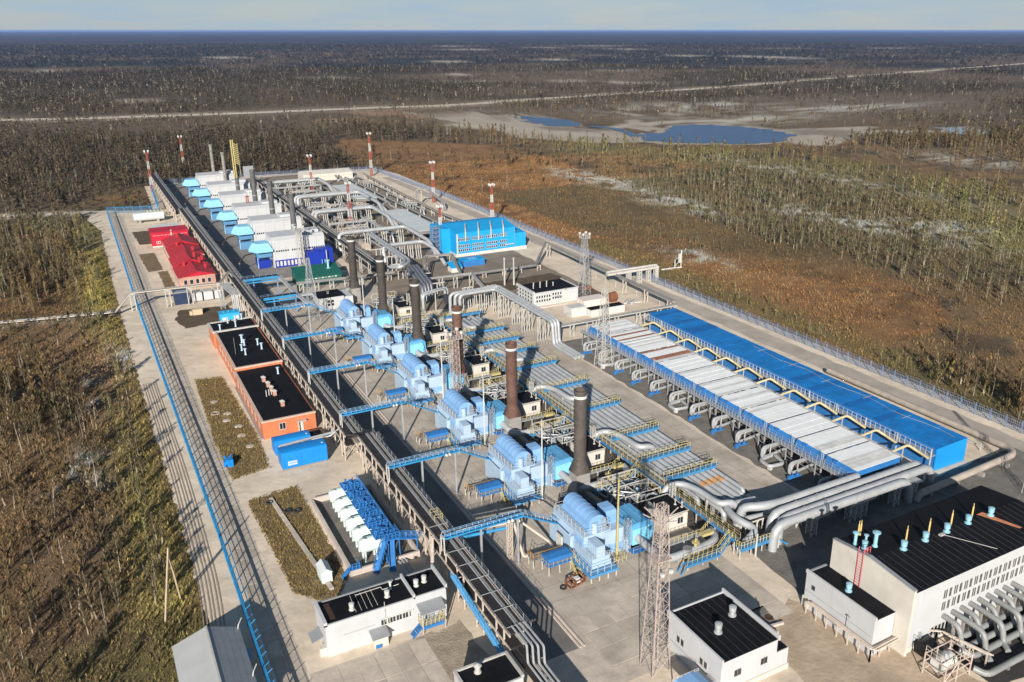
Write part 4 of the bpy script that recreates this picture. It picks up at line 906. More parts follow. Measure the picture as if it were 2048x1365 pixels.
        MB().add([(x0, y0, 0), (x1, y0, 0), (x1, y0, zr - .02), (x0, y0, zr - .16), (x0, y0 + .15, 0), (x1, y0 + .15, 0), (x1, y0 + .15, zr - .02), (x0, y0 + .15, zr - .16)], [(0, 1, 2, 3), (7, 6, 5, 4), (0, 3, 7, 4), (1, 5, 6, 2)]).build('end_wall', M_endblue, t)
        MB().box(x0 - 1.3, x0 - .15, y0, y1 + .5, 2.75, 2.87).build('walkway_deck', galv, t)
        MB().rail([(x0 - 1.3, y0, 2.87), (x0 - 1.3, y1, 2.87)], 1.3, 1.0, .055).build('railing', whitem, t)
        for i in range(n + 1): MB().beam((x0 - 1.2, y0 + i * L_ + .05, -.1), (x0 - 1.2, y0 + i * L_ + .05, 4.2), .16).build('post', steelw, t)
        m = MB(); P = [(x0 + 5.4 + .5 * math.sin(i * 1.3), y0 + 1 + i * 3, zr + .12) for i in range(17)]
        for a, b in zip(P[:-1], P[1:]): m.bar(a, b, .05)
        for i in range(3, 16, 3): m.bar((P[i][0] - 1.2, P[i][1], zr + .1), (P[i][0] + 1, P[i][1], zr + .12), .05)
        m.build('cable', steelw, t)
        m = MB()
        for i in range(n): m.lathe(x1 + .6, y0 + i * L_ + 2, [(.05, 0), (.05, 2.6), (.12, 2.7), (.12, 2.9)], 6)
        m.build('side_post', whitem, t)
        m = MB().rail([(x1 + .35, y0, 0), (x1 + .35, y0 + 4, 0)], 3.2, .7, .07, (1, .75, .5, .25)); m.build('side_frame', galv, t)
    return t
M_dkblue = M('darker_blue_sheet', (.006, .115, .36), .5, .2, .3, dirt=.45, dcol=(.012, .05, .14))
M_endblue = M('bright_blue_end_wall', (.01, .25, .62), .5, .08, .3, dirt=.15, dcol=(.02, .14, .38), streak=True)
cooler_row('air_cooler', 'long cooler row with a weathered white panel roof and blue hoods', 92.7, 101.9, 4.3, 12, 75.5, 150.8, 'w')
cooler_row('air_cooler', 'long cooler row under a bright blue sheet roof beside the right fence', 109.7, 116.9, 4.05, 12, 75.0, 152.5, 'e')
for k in range(12):
    y = 78.5 + k * 6.25
    t = thing('cooler_pipe', 'yellowish pipe arching from the white cooler to the blue cooler, %s from the front' % (WO + ['eleventh', 'twelfth'])[k], 'pipe', (105, y, 0), 'yellowish pipes between the coolers')
    MB().pipe([(101.6, y, 3.1), (104.2, y, 3.35), (107.2, y - .1, 3.7), (108.0, y - 1.2, 3.0), (108.1, y - 3.4, 2.6)], .2, 8, .5).build('pipe_run', M('pale_yellow_pipe', (.52, .45, .26), .5, .15, dirt=.3) if k == 0 else MATS['pale_yellow_pipe'], t, True)
    MB().beam((106.3, y, -.1), (106.3, y, 3.4), .14).build('post', steelw, t)
# pipe loops with blue valves along the front of the white cooler
def loop(y, k):
    t = thing('cooler_loop', 'x', 'pipe', (90, y, 0), 'grey pipe loops in front of the white cooler')
    MB().pipe([(94, y, 2.3), (89.0, y, 2.3), (88.6, y, 1.9), (88.6, y, .55), (90.2, y, .55), (94.5, y + .2, .8)], .24, 8, .45).build('pipe_run', galv, t, True)
    MB().pipe([(94, y + .9, 1.4), (90.2, y + .9, 1.4), (89.9, y + .9, .3)], .2, 8, .4).build('branch', galv, t, True)
    for x in (89.2, 90.6): MB().beam((x, y + .25, -.1), (x, y + .25, 2.1), .12).build('post', whitem, t)
    if k % 4 != 2:
        m = MB().box(88.0, 90.2, y - 1.05, y - .55, .25, .42); m.lathe(88.6, y - .8, [(.22, .4), (.3, .6), (.1, .7), (.1, 1.0)], 8); m.lathe(89.6, y - .8, [(.22, .4), (.3, .6), (.1, .7), (.1, 1.0)], 8)
        m.box(87.7, 88.2, y - 1.0, y - .6, -.05, .7); m.build('valve_block', blue, t)
    else:
        MB().pipe([(90.6, y - .2, .5), (87.8, y - .5, .5), (87.6, y - 2.9, .5), (90.4, y - 3.2, .5), (91, y - .6, .5)], .3, 8, .6).build('low_loop', pipeg, t, True)
        MB().box(87.5, 88.0, y - 3.2, y - 2.6, -.1, .3).build('footing', whitem, t)
    return t
for k in range(12): loop(78.6 + k * 6.15, k)['label'] = 'grey pipe loop in front of the white cooler, %s from the front' % (WO + ['eleventh', 'twelfth'])[k]
# ------------------------------------------------------------ big white hall, lower right
t = thing('hall', 'big white hall with a black ribbed roof and pale blue roof vents', 'building', (82, 54, 0))
Hm = 8.6; X0, X1, Y0, Y1, YR = 71.0, 97.5, 48.6, 59.6, 54.6
m = MB().extr([(Y0, -.1), (Y0, Hm - .5), (YR, Hm), (Y1, Hm - .5), (Y1, -.1)], X0 + .35, X1, 'x'); m.build('wall', white, t)
m = MB().extr([(Y0 - .3, -.1), (Y0 - .3, Hm - .1), (YR, Hm + .55), (Y1 + .3, Hm - .1), (Y1 + .3, -.1)], X0, X0 + .35, 'x'); m.build('gable_wall', cream, t)
MB().extr([(Y0 - .32, Hm - .1), (YR, Hm + .55), (Y1 + .32, Hm - .1), (Y1 + .32, Hm), (YR, Hm + .66), (Y0 - .32, Hm)], X0 - .08, X0 + .42, 'x').build('gable_cap', greyroof, t)
for (a, b, za, zb) in ((Y0 - .25, YR, Hm - .5, Hm), (YR, Y1 + .25, Hm, Hm - .5)):
    for k in range(13):
        x = X0 + .43 + k * 2.05
        MB().add([(x, a, za), (x + 2.03, a, za), (x + 2.03, b, zb), (x, b, zb), (x, a, za + .14), (x + 2.03, a, za + .14), (x + 2.03, b, zb + .14), (x, b, zb + .14)],
                 [(3, 2, 1, 0), (4, 5, 6, 7), (0, 1, 5, 4), (1, 2, 6, 5), (2, 3, 7, 6), (3, 0, 4, 7)]).build('roof_panel', black_roof, t)
m = MB()
for k in range(26):
    x = X0 + .5 + k * 1.02; m.bar((x, Y0 - .2, Hm - .34), (x, YR, Hm + .16), .045)
m.build('roof_rib', M('roof_rib_grey', (.07, .07, .072), .6, .3), t)
m = MB().bar((82.6, 54, Hm + .2), (86.2, 49.2, Hm - .2), .07); m.box(82.2, 83, 53.8, 54.2, Hm + .1, Hm + .25); m.build('cable', steelw, t)
MB().add([(90.2, 54.9, Hm + .17), (92.4, 50.6, Hm - .14), (92.9, 50.6, Hm - .14), (91.3, 54.9, Hm + .17)], [(0, 1, 2, 3)]).add([(90.2, 54.9, Hm + .13), (92.4, 50.6, Hm - .18), (92.9, 50.6, Hm - .18), (91.3, 54.9, Hm + .13)], [(3, 2, 1, 0)]).build('orange_patch', M('orange_roof_strip', (.50, .20, .10), .7, .2), t)
for k in range(11):
    windows(t, ('y', Y0), [(76.6 + k * 1.75, 5.35), (76.6 + k * 1.75, 3.75)], .62, 1.15, whitem, mull=1, pane=hallpane); windows(t, ('y', Y0), [(77.5 + k * 1.75, 5.35), (77.5 + k * 1.75, 3.75)], .46, 1.15, whitem, pane=hallpane)
windows(t, ('y', Y0), [(75.4 + k * .62, .8) for k in range(5)], .42, 1.1, steelw)
MB().box(X0 + .3, X1, Y0 - .12, Y0, 0, .7).build('plinth', cream, t)
MB().box(73.2, 73.5, Y0 - .3, Y0, .3, 2.2).build('wall_pipe', galv, t)
m = MB()
for y in (55.3, 56.0): m.bar((X0 - .12, y, 4.2), (X0 - .12, y, Hm + 1.2), .08)
for k in range(14): m.bar((X0 - .12, 55.3, 4.4 + k * .35), (X0 - .12, 56.0, 4.4 + k * .35), .06)
m.rail([(X0 - .12, 55.2, Hm + .5), (X0 + .8, 55.2, Hm + .5)], .8, .5, .07); m.build('red_ladder', M('faded_red_paint', (.48, .10, .12), .6, .2), t)
def roofvent(x, y, z, s, mat, label, grp, kind='fan'):
    if kind == 'fan': pr = [(.55, 0), (.55, .12), (.26, .3), (.28, .5), (.46, .62), (.46, 1.0), (.34, 1.08), (.5, 1.2), (.5, 1.35), (.05, 1.5)]
    else: pr = [(.3, 0), (.3, .08), (.2, .14), (.2, 1.5), (.42, 1.56), (.42, 1.66), (.05, 1.8)]
    m = MB().lathe(x, y, [(r * s, z + q * s) for r, q in pr], 14)
    return solo(m, 'roof_vent', mat, label, 'roof vent', (x, y, z), grp, True)
cv = M('pale_cyan_vent', (.27, .48, .56), .45, .1, .8, dirt=.2)
for k, (x, y) in enumerate(((76.2, 54.2), (79.9, 54.2), (83.7, 54.2), (87.6, 54.2), (91.6, 54.0))): roofvent(x, y, Hm + .12, .78, cv, 'squat pale blue fan vent on the big white hall, %s from the gable' % WO[k], 'pale blue roof vents')
roofvent(73.9, 56.3, Hm + .05, 1.15, cv, 'tallest pale blue vent pipe on the black roof of the big white hall', 'pale blue roof vents', 'pipe')
roofvent(72.4, 57.9, Hm - .1, .95, cv, 'pale blue vent pipe beside the twin yellow poles', 'pale blue roof vents', 'pipe'); roofvent(72.5, 56.6, Hm + .05, .7, cv, 'small pale blue vent just above the red ladder', 'pale blue roof vents'); roofvent(73.6, 57.4, Hm - .1, .7, cv, 'thin pale blue vent next to the tallest one', 'pale blue roof vents', 'pipe')
yp = M('ochre_pole', (.55, .40, .15), .6, .15, dirt=.3)
for k, (x, y) in enumerate(((74.0, 58.9), (74.35, 58.9), (78.1, 55.4), (81.8, 55.2), (85.7, 55.1), (89.3, 54.9))):
    m = MB().lathe(x, y, [(.11, Hm - .1), (.1, Hm + 1.5), (.05, Hm + 1.6), (.05, Hm + 2.0)], 8)
    solo(m, 'roof_pole', yp, ['left one of the twin ochre poles at the back roof edge', 'right one of the twin ochre poles at the back roof edge', 'ochre pole beside the first squat fan vent', 'ochre pole beside the second squat fan vent', 'ochre pole beside the third squat fan vent', 'ochre pole beside the fourth squat fan vent'][k], 'pole', (x, y, Hm), 'ochre poles on the hall roof', True)
t = thing('hall_annex', 'low white annex with a flat black roof at the gable of the big hall', 'building', (69, 55, 0))
MB().box(67.8, 70.9, 50.2, 60.4, -.1, 4.6).build('wall', white, t)
MB().box(68.0, 70.95, 50.2, 60.2, 4.6, 4.68).build('roof', black_roof, t)
MB().box(67.75, 68.0, 50.1, 60.5, 4.6, 5.05).build('parapet', white, t); MB().box(68.0, 70.9, 60.2, 60.45, 4.6, 4.8).build('parapet', greyroof, t)
MB().box(67.7, 67.8, 59.6, 60.6, 0, 1.4).build('plinth', cream, t)
windows(t, ('x', 67.8), [(58.9, 2.9)], .55, .6, None); MB().box(67.76, 67.8, 50.4, 60.3, 2.35, 2.42).build('seam', galv, t)
roofvent(69.3, 55.4, 4.68, .75, cv, 'pale blue vent on the flat roof of the low annex', 'pale blue roof vents')
# pipe shelf round the annex
t = thing('pipe_shelf', 'rusty pale pipe shelf running along the foot of the white annex wall', 'pipe rack', (67, 55, 0))
m = MB(); P = [(67.0, 59.2, 1.6), (67.0, 49.6, 1.6), (73.5, 49.9, 1.6), (76, 48.2, 1.6), (77.5, 43, 1.5)]
for k in range(4): m.pipe([(x + k * .12, y - k * .16, z + .06 * (k % 2)) for x, y, z in P], .09, 6)
m.build('pipe', beige_st, t, True)
for a, b in zip(P[:-1], P[1:]):
    a = Vector(a); b = Vector(b); n = int((b - a).length / 1.6)
    for k in range(n + 1):
        q = a + (b - a) * k / max(1, n); m = MB().beam((q.x, q.y, -.1), (q.x, q.y, 1.55), .13); m.beam((q.x - .2, q.y - .5, 1.5), (q.x + .5, q.y + .2, 1.5), .1); m.build('support', beige_st, t)
MB().box(67.1, 67.7, 54.6, 56.4, 1.2, 1.3).build('grating', galv, t)
MB().lathe(67.3, 53.2, [(.04, 1.6), (.04, 3.2), (.16, 3.25), (.16, 3.35)], 6).build('lamp', galv, t)
# pipes in front of the hall
for k in range(9):
    x = 77.2 + k * 1.55; deep = k % 2
    t = thing('cooling_pipe', 'pale grey bent pipe coming out of the big hall front wall, %s from the left' % WO[k], 'pipe', (x, 47, 0), 'bent pipes of the big hall')
    MB().pipe([(x, Y0 - .05, 2.9), (x, 46.4 - 1.9 * deep, 2.9), (x + .1, 45.9 - 1.9 * deep, .6), (x - .6, 44.8 - 1.9 * deep, .45)], .33, 10, .9).build('pipe_run', pipe2, t, True)
    MB().box(x - .15, x + .15, 46.9, 47.2, -.1, 2.5).build('support', stackbase, t)
for k, (y, a) in enumerate(((46.9, 77.8), (45.5, 77.0), (44.2, 76.2), (41.6, 75))):
    t = thing('header_pipe', 'long pale grey pipe lying in front of the big hall, %s from the wall' % WO[k], 'pipe', (84, y, 0), 'header pipes of the big hall')
    MB().pipe([(a, y + 1.2, .9), (a + .8, y, .55), (94, y, .55)], .36, 10, .8).build('pipe_run', pipe2, t, True)
    m = MB()
    for q in range(79, 94, 4): m.box(q, q + .3, y - .3, y + .3, -.1, .3)
    m.build('support', piped, t)
sheet('pipe_pit', [(75.6, 40), (75.6, 47.6), (95, 47.6), (95, 40)], -.035, M('dark_pit_ground', (.045, .042, .04), .8, .3, .4, dirt=.3), .2, 2, 12)  # very dark ground sheet under the bent pipes
t = thing('tank_cage', 'white cylinder tank inside a rusty pale steel cage at the lower right edge', 'tank', (72.6, 43.5, 0))
m = MB()
for x in (70.6, 72.6, 74.8):
    for y in (43, 45.6): m.beam((x, y, 0), (x, y, 2.7), .11)
for z in (.6, 1.6, 2.6):
    for y in (43, 45.6): m.beam((70.6, y, z), (74.8, y, z), .1)
    for x in (70.6, 74.8): m.beam((x, 43, z), (x, 45.6, z), .1)
m.bar((70.6, 43, .6), (72.6, 43, 2.6), .08); m.bar((72.6, 43, 2.6), (74.8, 43, .6), .08)
m.build('cage', M('pinkish_cage_steel', (.52, .42, .36), .6, .2, dirt=.4, dcol=(.25, .13, .08)), t)
m = MB().pipe([(71.4, 44.6, 1.4), (71.5, 44.6, 1.4), (73.6, 44.6, 1.4), (73.7, 44.6, 1.4)], .85, 14); m.build('tank_body', whitem, t, True)
MB().lathe(72.6, 44.6, [(.35, 2.0), (.35, 2.5), (.28, 2.6)], 10).build('hatch', galv, t, True)
MB().rail([(70.6, 45.6, 2.7), (70.6, 43, 2.7), (74.8, 43, 2.7)], .9, .7, .05).build('railing', beige_st, t)
t = thing('tank', 'dark round tank half hidden under the pipe shelf behind the caged tank', 'tank', (73.5, 47.6, 0))
MB().pipe([(72.6, 47.6, .9), (72.7, 47.6, .9), (74.3, 47.6, .9), (74.4, 47.6, .9)], .85, 14).build('body', blackm, t, True)
MB().box(72.8, 74.2, 47.2, 48.0, -.1, .3).build('saddle', galv, t)
t = thing('scaffold', 'tangled bright blue steel frame behind the roof of the big hall', 'steel frame', (96, 61, 0))
m = MB(); rr = random.Random(8)
for k in range(4):
    for j in range(2): m.beam((94 + k * .9, 60.3 + j * 1.6, 0), (94 + k * .9, 60.3 + j * 1.6, 6.2 + .5 * math.sin(k * 2)), .12)
for z in (3, 5, 6): m.beam((93.8, 60.3, z), (97.2, 60.3, z), .12); m.beam((93.8, 61.9, z), (97.2, 61.9, z), .12)
m.build('frame', blue, t)
m = MB()
for k in range(16): a = Vector((94 + 3 * rr.random(), 60.2 + 1.8 * rr.random(), 3 + 3.4 * rr.random())); m.beam(a, a + Vector((rr.uniform(-1.3, 1.3), rr.uniform(-.5, .5), rr.uniform(-1.3, 1.3))), .12)
m.build('brace', bluebox, t)
MB().box(93.8, 97.2, 60.2, 62, 6.0, 6.1).build('deck', blue, t)
# ------------------------------------------------------------ smaller white building
t = thing('workshop', 'white flat building with two silver roof vents beside the tall pinkish lattice tower', 'building', (53, 58, 0))
MB().box(49.2, 56.8, 53.4, 62.4, -.1, 4.3).build('wall', white, t)
for k in range(8):
    x = 49.35 + k * .925
    MB().box(x, x + .91, 53.4, 57.9, 4.3, 4.4).build('roof_panel', black_roof, t); MB().box(x, x + .91, 57.92, 62.3, 4.3, 4.42).build('roof_panel', black_roof, t)
m = MB()
for k in range(9): m.bar((49.35 + k * .925, 53.4, 4.43), (49.35 + k * .925, 62.3, 4.45), .035)
m.build('roof_rib', MATS['roof_rib_grey'], t)
m = MB().box(49.08, 49.3, 53.2, 62.6, 4.3, 4.85); m.box(56.75, 56.95, 53.2, 62.6, 4.3, 4.95); m.box(49.3, 56.75, 62.4, 62.55, 4.25, 4.55); m.box(49.08, 49.2, 53.2, 62.6, 3.9, 4.3); m.build('parapet', white, t)
MB().box(56.8, 58.5, 53.4, 57, -.1, 2.6).build('side_annex', white, t); MB().box(56.96, 58.4, 53.5, 57.0, 2.6, 2.68).build('annex_roof', black_roof, t)
MB().box(49.05, 58.6, 53.25, 53.4, -.1, .6).build('plinth', cream, t)
windows(t, ('x', 49.2), [(59.6, 1.9), (60.3, 1.9), (55.6, 1.9), (56.3, 1.9)], .5, .8, steelw)
windows(t, ('y', 53.4), [(51.0, 1.9), (51.5, 1.9), (54.6, 1.9), (55.1, 1.9)], .42, .8, steelw)
MB().box(49.12, 49.2, 53.5, 62.3, 1.3, 1.36).build('seam', galv, t)
m = MB().box(48.3, 49.1, 54, 55.2, 0, 1.7); m.build('wall_box', galv, t)
MB().beam((56.9, 53.6, 2.6), (56.9, 53.6, 5.2), .1).build('corner_pole', cream, t)
sv_ = M('silver_vent', (.55, .56, .56), .35, .1, metal=.4, dirt=.3)
for k, (x, y) in enumerate(((51.9, 57.3), (55.1, 58.8))): roofvent(x, y, 4.42, .85, sv_, 'squat silver roof vent of the building beside the lattice tower, %s one' % ('nearer', 'farther')[k], 'silver roof vents')
t = thing('canopy', 'light blue canopy roof at the bottom edge beside the lattice tower foot', 'canopy', (46.5, 54.5, 0))
m = MB().extr([(44.6, 2.2), (45.0, 2.6), (46.8, 2.75), (47.8, 2.5), (48.0, 2.2)], 52.5, 55.4); m.build('roof', machine, t)
for x in (44.8, 47.8):
    for y in (52.7, 55.2): MB().beam((x, y, -.1), (x, y, 2.2), .12).build('post', galv, t)
MB().rail([(44.6, 55.4, 2.3), (47.9, 55.4, 2.3)], .5, .6, .05).build('railing', steelw, t)
# concrete pad with a manhole between the white buildings
sheet('pad', [(60.2, 61.2), (60.6, 64.6), (63.6, 63.2), (62.8, 58.8)], -.028, gravel)
m = MB().lathe(62.6, 60.6, [(.5, -.1), (.5, .06), (.36, .06), (.36, -.05)], 14, False); m.add([(62.6 + .37 * math.cos(k * .5236), 60.6 + .37 * math.sin(k * .5236), .0) for k in range(12)], [tuple(range(12))])
solo(m, 'manhole', M('manhole_rust', (.07, .04, .025), .9, .3), 'round rusty manhole on the gravel pad between the white buildings', 'manhole', (62.6, 60.6, 0))
solo(MB().beam((60.4, 59.4, .12), (63.3, 59.0, .12), .3), 'concrete_beam', kerbm, 'pale concrete beam lying at the edge of the gravel pad', 'beam', (61.8, 59.2, 0))
# ------------------------------------------------------------ white long building, bottom
t = thing('control_building', 'long white single storey building with a black roof and blue stairs at the bottom', 'building', (22.5, 81, 0))
MB().box(15.5, 29.6, 79.2, 83.6, -.1, 4.0).build('wall', white, t)
for k in range(10): MB().box(15.75 + k * .99, 16.73 + k * .99, 79.4, 83.4, 4.0, 4.1).build('roof_panel', black_roof, t)
for k in range(4): MB().box(25.85 + k * .92, 26.76 + k * .92, 79.4, 83.4, 4.0, 4.12).build('roof_panel', black_roof, t)
m = MB().box(15.4, 15.75, 79.1, 83.7, 4.0, 4.55); m.box(25.62, 25.84, 79.1, 83.7, 4.0, 4.6); m.box(29.5, 29.72, 79.1, 83.7, 4.0, 4.65); m.build('parapet', white, t)
m = MB().box(15.4, 29.7, 79.1, 79.3, 4.0, 4.2); m.build('eave', white, t); MB().box(15.4, 29.7, 83.5, 83.68, 3.95, 4.2).build('back_eave', greyroof, t)
m = MB()
for k in range(5): m.bar((19.4 + k * .6, 83.2, 4.13), (19.2 + k * .62, 79.9, 4.13), .045)
m.pipe([(20, 82.8, 4.2), (23, 82.9, 4.2), (23, 82.3, 4.2), (25, 82.4, 4.2)], .05, 5); m.build('roof_cable', steelw, t)
MB().box(15.76, 16.9, 80, 83, 4.105, 4.125).build('rust_stain', M('rusty_black_roof', (.06, .03, .02), .8, .4, 1, dirt=.4), t)
for a in (21.7, 22.75, 23.5, 24.25): windows(t, ('y', 79.2), [(a, 1.85)], .62, .72, whitem, mull=1)
windows(t, ('y', 79.2), [(22.5, 1.85), (25.05, 1.85)], .14, .72, whitem)
MB().box(21.4, 25.5, 79.05, 79.2, 2.62, 2.72).build('sill', whitem, t); MB().box(17.4, 21, 79.16, 79.2, 2.2, 2.25).build('seam', galv, t)
MB().box(20.4, 22.0, 77.9, 79.2, 0, 1.3).build('cellar_porch', cream, t); MB().add([(20.2, 77.7, 1.35), (22.2, 77.7, 1.35), (22.2, 79.2, 1.75), (20.2, 79.2, 1.75), (20.2, 77.7, 1.28), (22.2, 77.7, 1.28), (22.2, 79.2, 1.68), (20.2, 79.2, 1.68)], [(0, 1, 2, 3), (7, 6, 5, 4), (0, 4, 5, 1), (0, 3, 7, 4), (1, 5, 6, 2)]).build('porch_roof', greyroof, t)
MB().box(20.5, 21.2, 77.75, 77.85, .1, .5).build('blue_step', blue, t)
MB().box(26.0, 28.6, 77.7, 79.2, .75, .88).build('landing', galv, t)
MB().rail([(26.0, 79.1, .88), (26.0, 77.7, .88), (28.6, 77.7, .88), (28.6, 79.1, .88)], .95, .5, .06).build('railing', yellow, t)
MB().box(25.95, 28.65, 77.62, 77.7, .55, .95).build('fascia', blue, t)
m = MB()
for s in (0, .8): m.beam((26, 77.8 + s, .85), (24.7, 77.5 + s, .0), .09, .2)
for q in range(5): m.box(24.8 + q * .24, 25.03 + q * .24, 77.7, 78.4, .1 + q * .16, .14 + q * .16)
m.build('stair', blue, t)
m = MB().add([(25.9, 77.5, 2.75), (28.9, 77.5, 2.75), (28.9, 79.2, 3.2), (25.9, 79.2, 3.2), (25.9, 77.5, 2.67), (28.9, 77.5, 2.67), (28.9, 79.2, 3.12), (25.9, 79.2, 3.12)], [(0, 1, 2, 3), (7, 6, 5, 4), (0, 4, 5, 1), (0, 3, 7, 4), (1, 5, 6, 2)]); m.build('door_canopy', greyroof, t)
for x in (26.05, 28.75): MB().beam((x, 77.6, -.1), (x, 77.6, 2.7), .09).build('canopy_post', steelw, t)
MB().box(26.8, 28.0, 79.12, 79.2, .9, 2.4).build('door', galv, t)
MB().add([(14.2, 80.4, 1.5), (15.5, 80.4, 1.9), (15.5, 82.4, 1.9), (14.2, 82.4, 1.5), (14.2, 80.4, 1.42), (15.5, 80.4, 1.82), (15.5, 82.4, 1.82), (14.2, 82.4, 1.42)], [(0, 1, 2, 3), (7, 6, 5, 4), (0, 4, 5, 1), (0, 3, 7, 4), (3, 2, 6, 7)]).build('side_canopy', greyroof, t)
MB().box(14.8, 15.5, 79.6, 80.4, -.1, 1.0).build('side_block', cream, t)
MB().beam((22.2, 79.1, 2.2), (22.2, 79.1, 4.9), .06).build('wall_mast', steelw, t)
for k, (x, y, kd) in enumerate(((18.9, 80.6, 'fan'), (23.1, 80.9, 'fan'), (23.9, 82.1, 'pipe'), (26.7, 81.2, 'fan'), (27.8, 81.5, 'fan'))): roofvent(x, y, 4.1, .62, whitem, 'small white vent on the black roof of the long white building, %s from the left' % WO[k], 'white roof vents', kd)
t = thing('guard_house', 'black roof corner of a building cut by the bottom edge beside the pipe rack', 'building', (28.4, 67, 0))
MB().box(25.3, 31.2, 62.6, 66.6, -.1, 3.3).build('wall', white, t); MB().box(25.5, 31.0, 62.8, 66.4, 3.3, 3.4).build('roof', black_roof, t)
m = MB().box(25.2, 31.3, 66.4, 66.65, 3.3, 3.6); m.box(31.0, 31.3, 62.6, 66.4, 3.3, 3.6); m.box(25.2, 25.5, 62.6, 66.4, 3.3, 3.6); m.build('parapet', steelw, t)
MB().lathe(27.4, 65.4, [(.4, 3.4), (.4, 3.5), (.3, 3.6), (.3, 4.2), (.45, 4.25), (.1, 4.5)], 12).build('roof_vent', steelw, t, True)
# ------------------------------------------------------------ grey gabled hut and A-frame pole outside the fence
t = thing('hut', 'grey gable roofed hut standing outside the blue fence at the bottom left', 'hut', (4, 80, 0))
MB().extr([(1.0, -.1), (1.0, 3.0), (4.2, 4.1), (7.0, 3.0), (7.0, -.1)], 73, 85.2).build('wall', machine2, t)
m = [(.6, 2.95), (4.2, 4.2), (4.2, 4.1), (.6, 2.85)]; MB().extr(m, 72.8, 85.4).build('roof', M('pale_grey_sheet', (.42, .42, .41), .5, .06, .5, dirt=.3, dcol=(.3, .29, .27)), t)
for k in range(5):
    a = 4.22 + k * .66; b = a + .645; z = lambda x: 4.2 - (x - 4.2) * .405
    MB().extr([(a, z(a)), (b, z(b)), (b, z(b) - .1), (a, z(a) - .1)], 72.8, 85.4).build('roof_sheet', greyroof, t)
MB().beam((4.2, 72.8, 4.25), (4.2, 85.4, 4.25), .2, .06).build('ridge_cap', steelw, t)
MB().box(7.0, 7.9, 80.6, 82.4, 1.9, 2.05).build('blue_awning', machine, t)
for y in (85.0, 76.6): MB().pipe([(7.3, y, 2.8), (7.4, y, 3.4), (7.9, y + .7, 3.7)], .06, 6).build('lamp_arm', whitem, t)
t = thing('utility_pole', 'leaning wooden A-frame pole in the brush left of the fence', 'pole', (1.6, 96, 0))
MB().beam((.5, 94.6, -.1), (2.2, 96.4, 8.4), .17).build('pole', wood, t); MB().beam((2.6, 98.4, -.1), (2.1, 96.5, 7.4), .17).build('brace', wood, t)
# ------------------------------------------------------------ tank yard
t = thing('tank_bund', 'low pale wall round the yard with the mint coloured tanks', 'wall', (26, 102, 0))
for a in ((22.0, 22.35, 92.4, 112.9), (22.35, 31.2, 112.6, 112.9), (22.35, 25.4, 92.4, 92.7), (27.6, 31.2, 92.4, 92.7), (30.9, 31.2, 92.7, 112.6)): MB().box(*a, -.1, .85).build('wall_section', kerbm, t)
sheet('tank_yard_floor', [(22.3, 92.7), (22.3, 112.6), (31, 112.6), (31, 92.7)], -.03, gravel)
TY = [95.2 + k * 2.85 for k in range(6)]
for k, y in enumerate(TY):
    t = thing('storage_tank', 'pale mint horizontal tank on tall legs in the walled yard, %s of six' % ORD[k], 'tank', (26, y, 0), 'mint tanks in the walled yard')
    m = MB(); prof = [(24.0, .25), (24.1, .75), (24.35, 1.0), (27.9, 1.0), (28.15, .75), (28.25, .25)]
    vs = []; fs = []; n = 18
    for x, r in prof:
        for q in range(n): vs.append((x, y + r * math.cos(q * 2 * math.pi / n), 2.25 + r * math.sin(q * 2 * math.pi / n)))
    for i in range(len(prof) - 1):
        for q in range(n): fs.append((i * n + q, i * n + (q + 1) % n, (i + 1) * n + (q + 1) % n, (i + 1) * n + q))
    fs += [tuple(range(n)), tuple(range((len(prof) - 1) * n, len(prof) * n))]
    m.add(vs, fs).build('shell', mint, t, True)
    for x in (24.6, 26.1, 27.7):
        for yy in (y - .6, y + .6): MB().beam((x, yy, -.1), (x, yy, 1.7), .2).build('leg', mint, t)
    MB().pipe([(25.2, y - .2, 3.1), (24.6, y - .3, 3.5), (24.1, y - .3, 3.2)], .08, 6).build('vent_hose', piped, t)
    m = MB().box(25.9, 28.5, y - 1.3, y + 1.3, 3.28, 3.36); m.rail([(25.9, y - 1.3, 3.36), (28.5, y - 1.3, 3.36), (28.5, y + 1.3, 3.36)], .85, .55, .07)
    rr = random.Random(k)
    for j in range(14): a = Vector((26.2 + 2 * rr.random(), y - .7 + 1.4 * rr.random(), 3.36)); m.pipe([a, a + Vector((0, 0, .5)), a + Vector((rr.uniform(-.6, .6), rr.uniform(-.6, .6), .5))], .09, 5)
    m.lathe(27.2, y, [(.3, 3.36), (.3, 3.6), (.1, 3.7), (.1, 3.9), (.25, 3.95), (.25, 4.0)], 8)
    m.build('blue_platform', blue, t)
t = thing('stair', 'bright blue steel stairs and landing at the front corner of the mint tanks', 'stairs', (27.5, 93.4, 0))
m = MB()
for (a, b) in (((27.2, 93.6, 3.2), (25.0, 91.6, .0)), ((28.2, 94.6, 3.2), (27.0, 91.0, .0)), ((28.2, 93.8, 3.0), (31.3, 93.0, 2.6))):
    a = Vector(a); b = Vector(b); m.beam(a, b, .75, .14); m.rail([a + Vector((-.3, .3, 0)), b + Vector((-.3, .3, 0))], .9, .6, .08); m.rail([a + Vector((.3, -.3, 0)), b + Vector((.3, -.3, 0))], .9, .6, .08)
m.build('flight', blue, t)
m = MB().box(26.9, 28.9, 93.2, 95.2, 3.1, 3.2); m.rail([(26.9, 93.2, 3.2), (28.9, 93.2, 3.2), (28.9, 95.2, 3.2)], .95, .5, .08); m.build('landing', blue, t)
for x, y in ((27, 93.3), (28.8, 93.3), (28.8, 95.1), (31.1, 93)): MB().beam((x, y, -.1), (x, y, 3.1), .13).build('post', blue, t)
t = thing('blue_gate', 'small blue steel stile over the corner of the tank yard wall', 'stairs', (22.4, 92.6, 0))
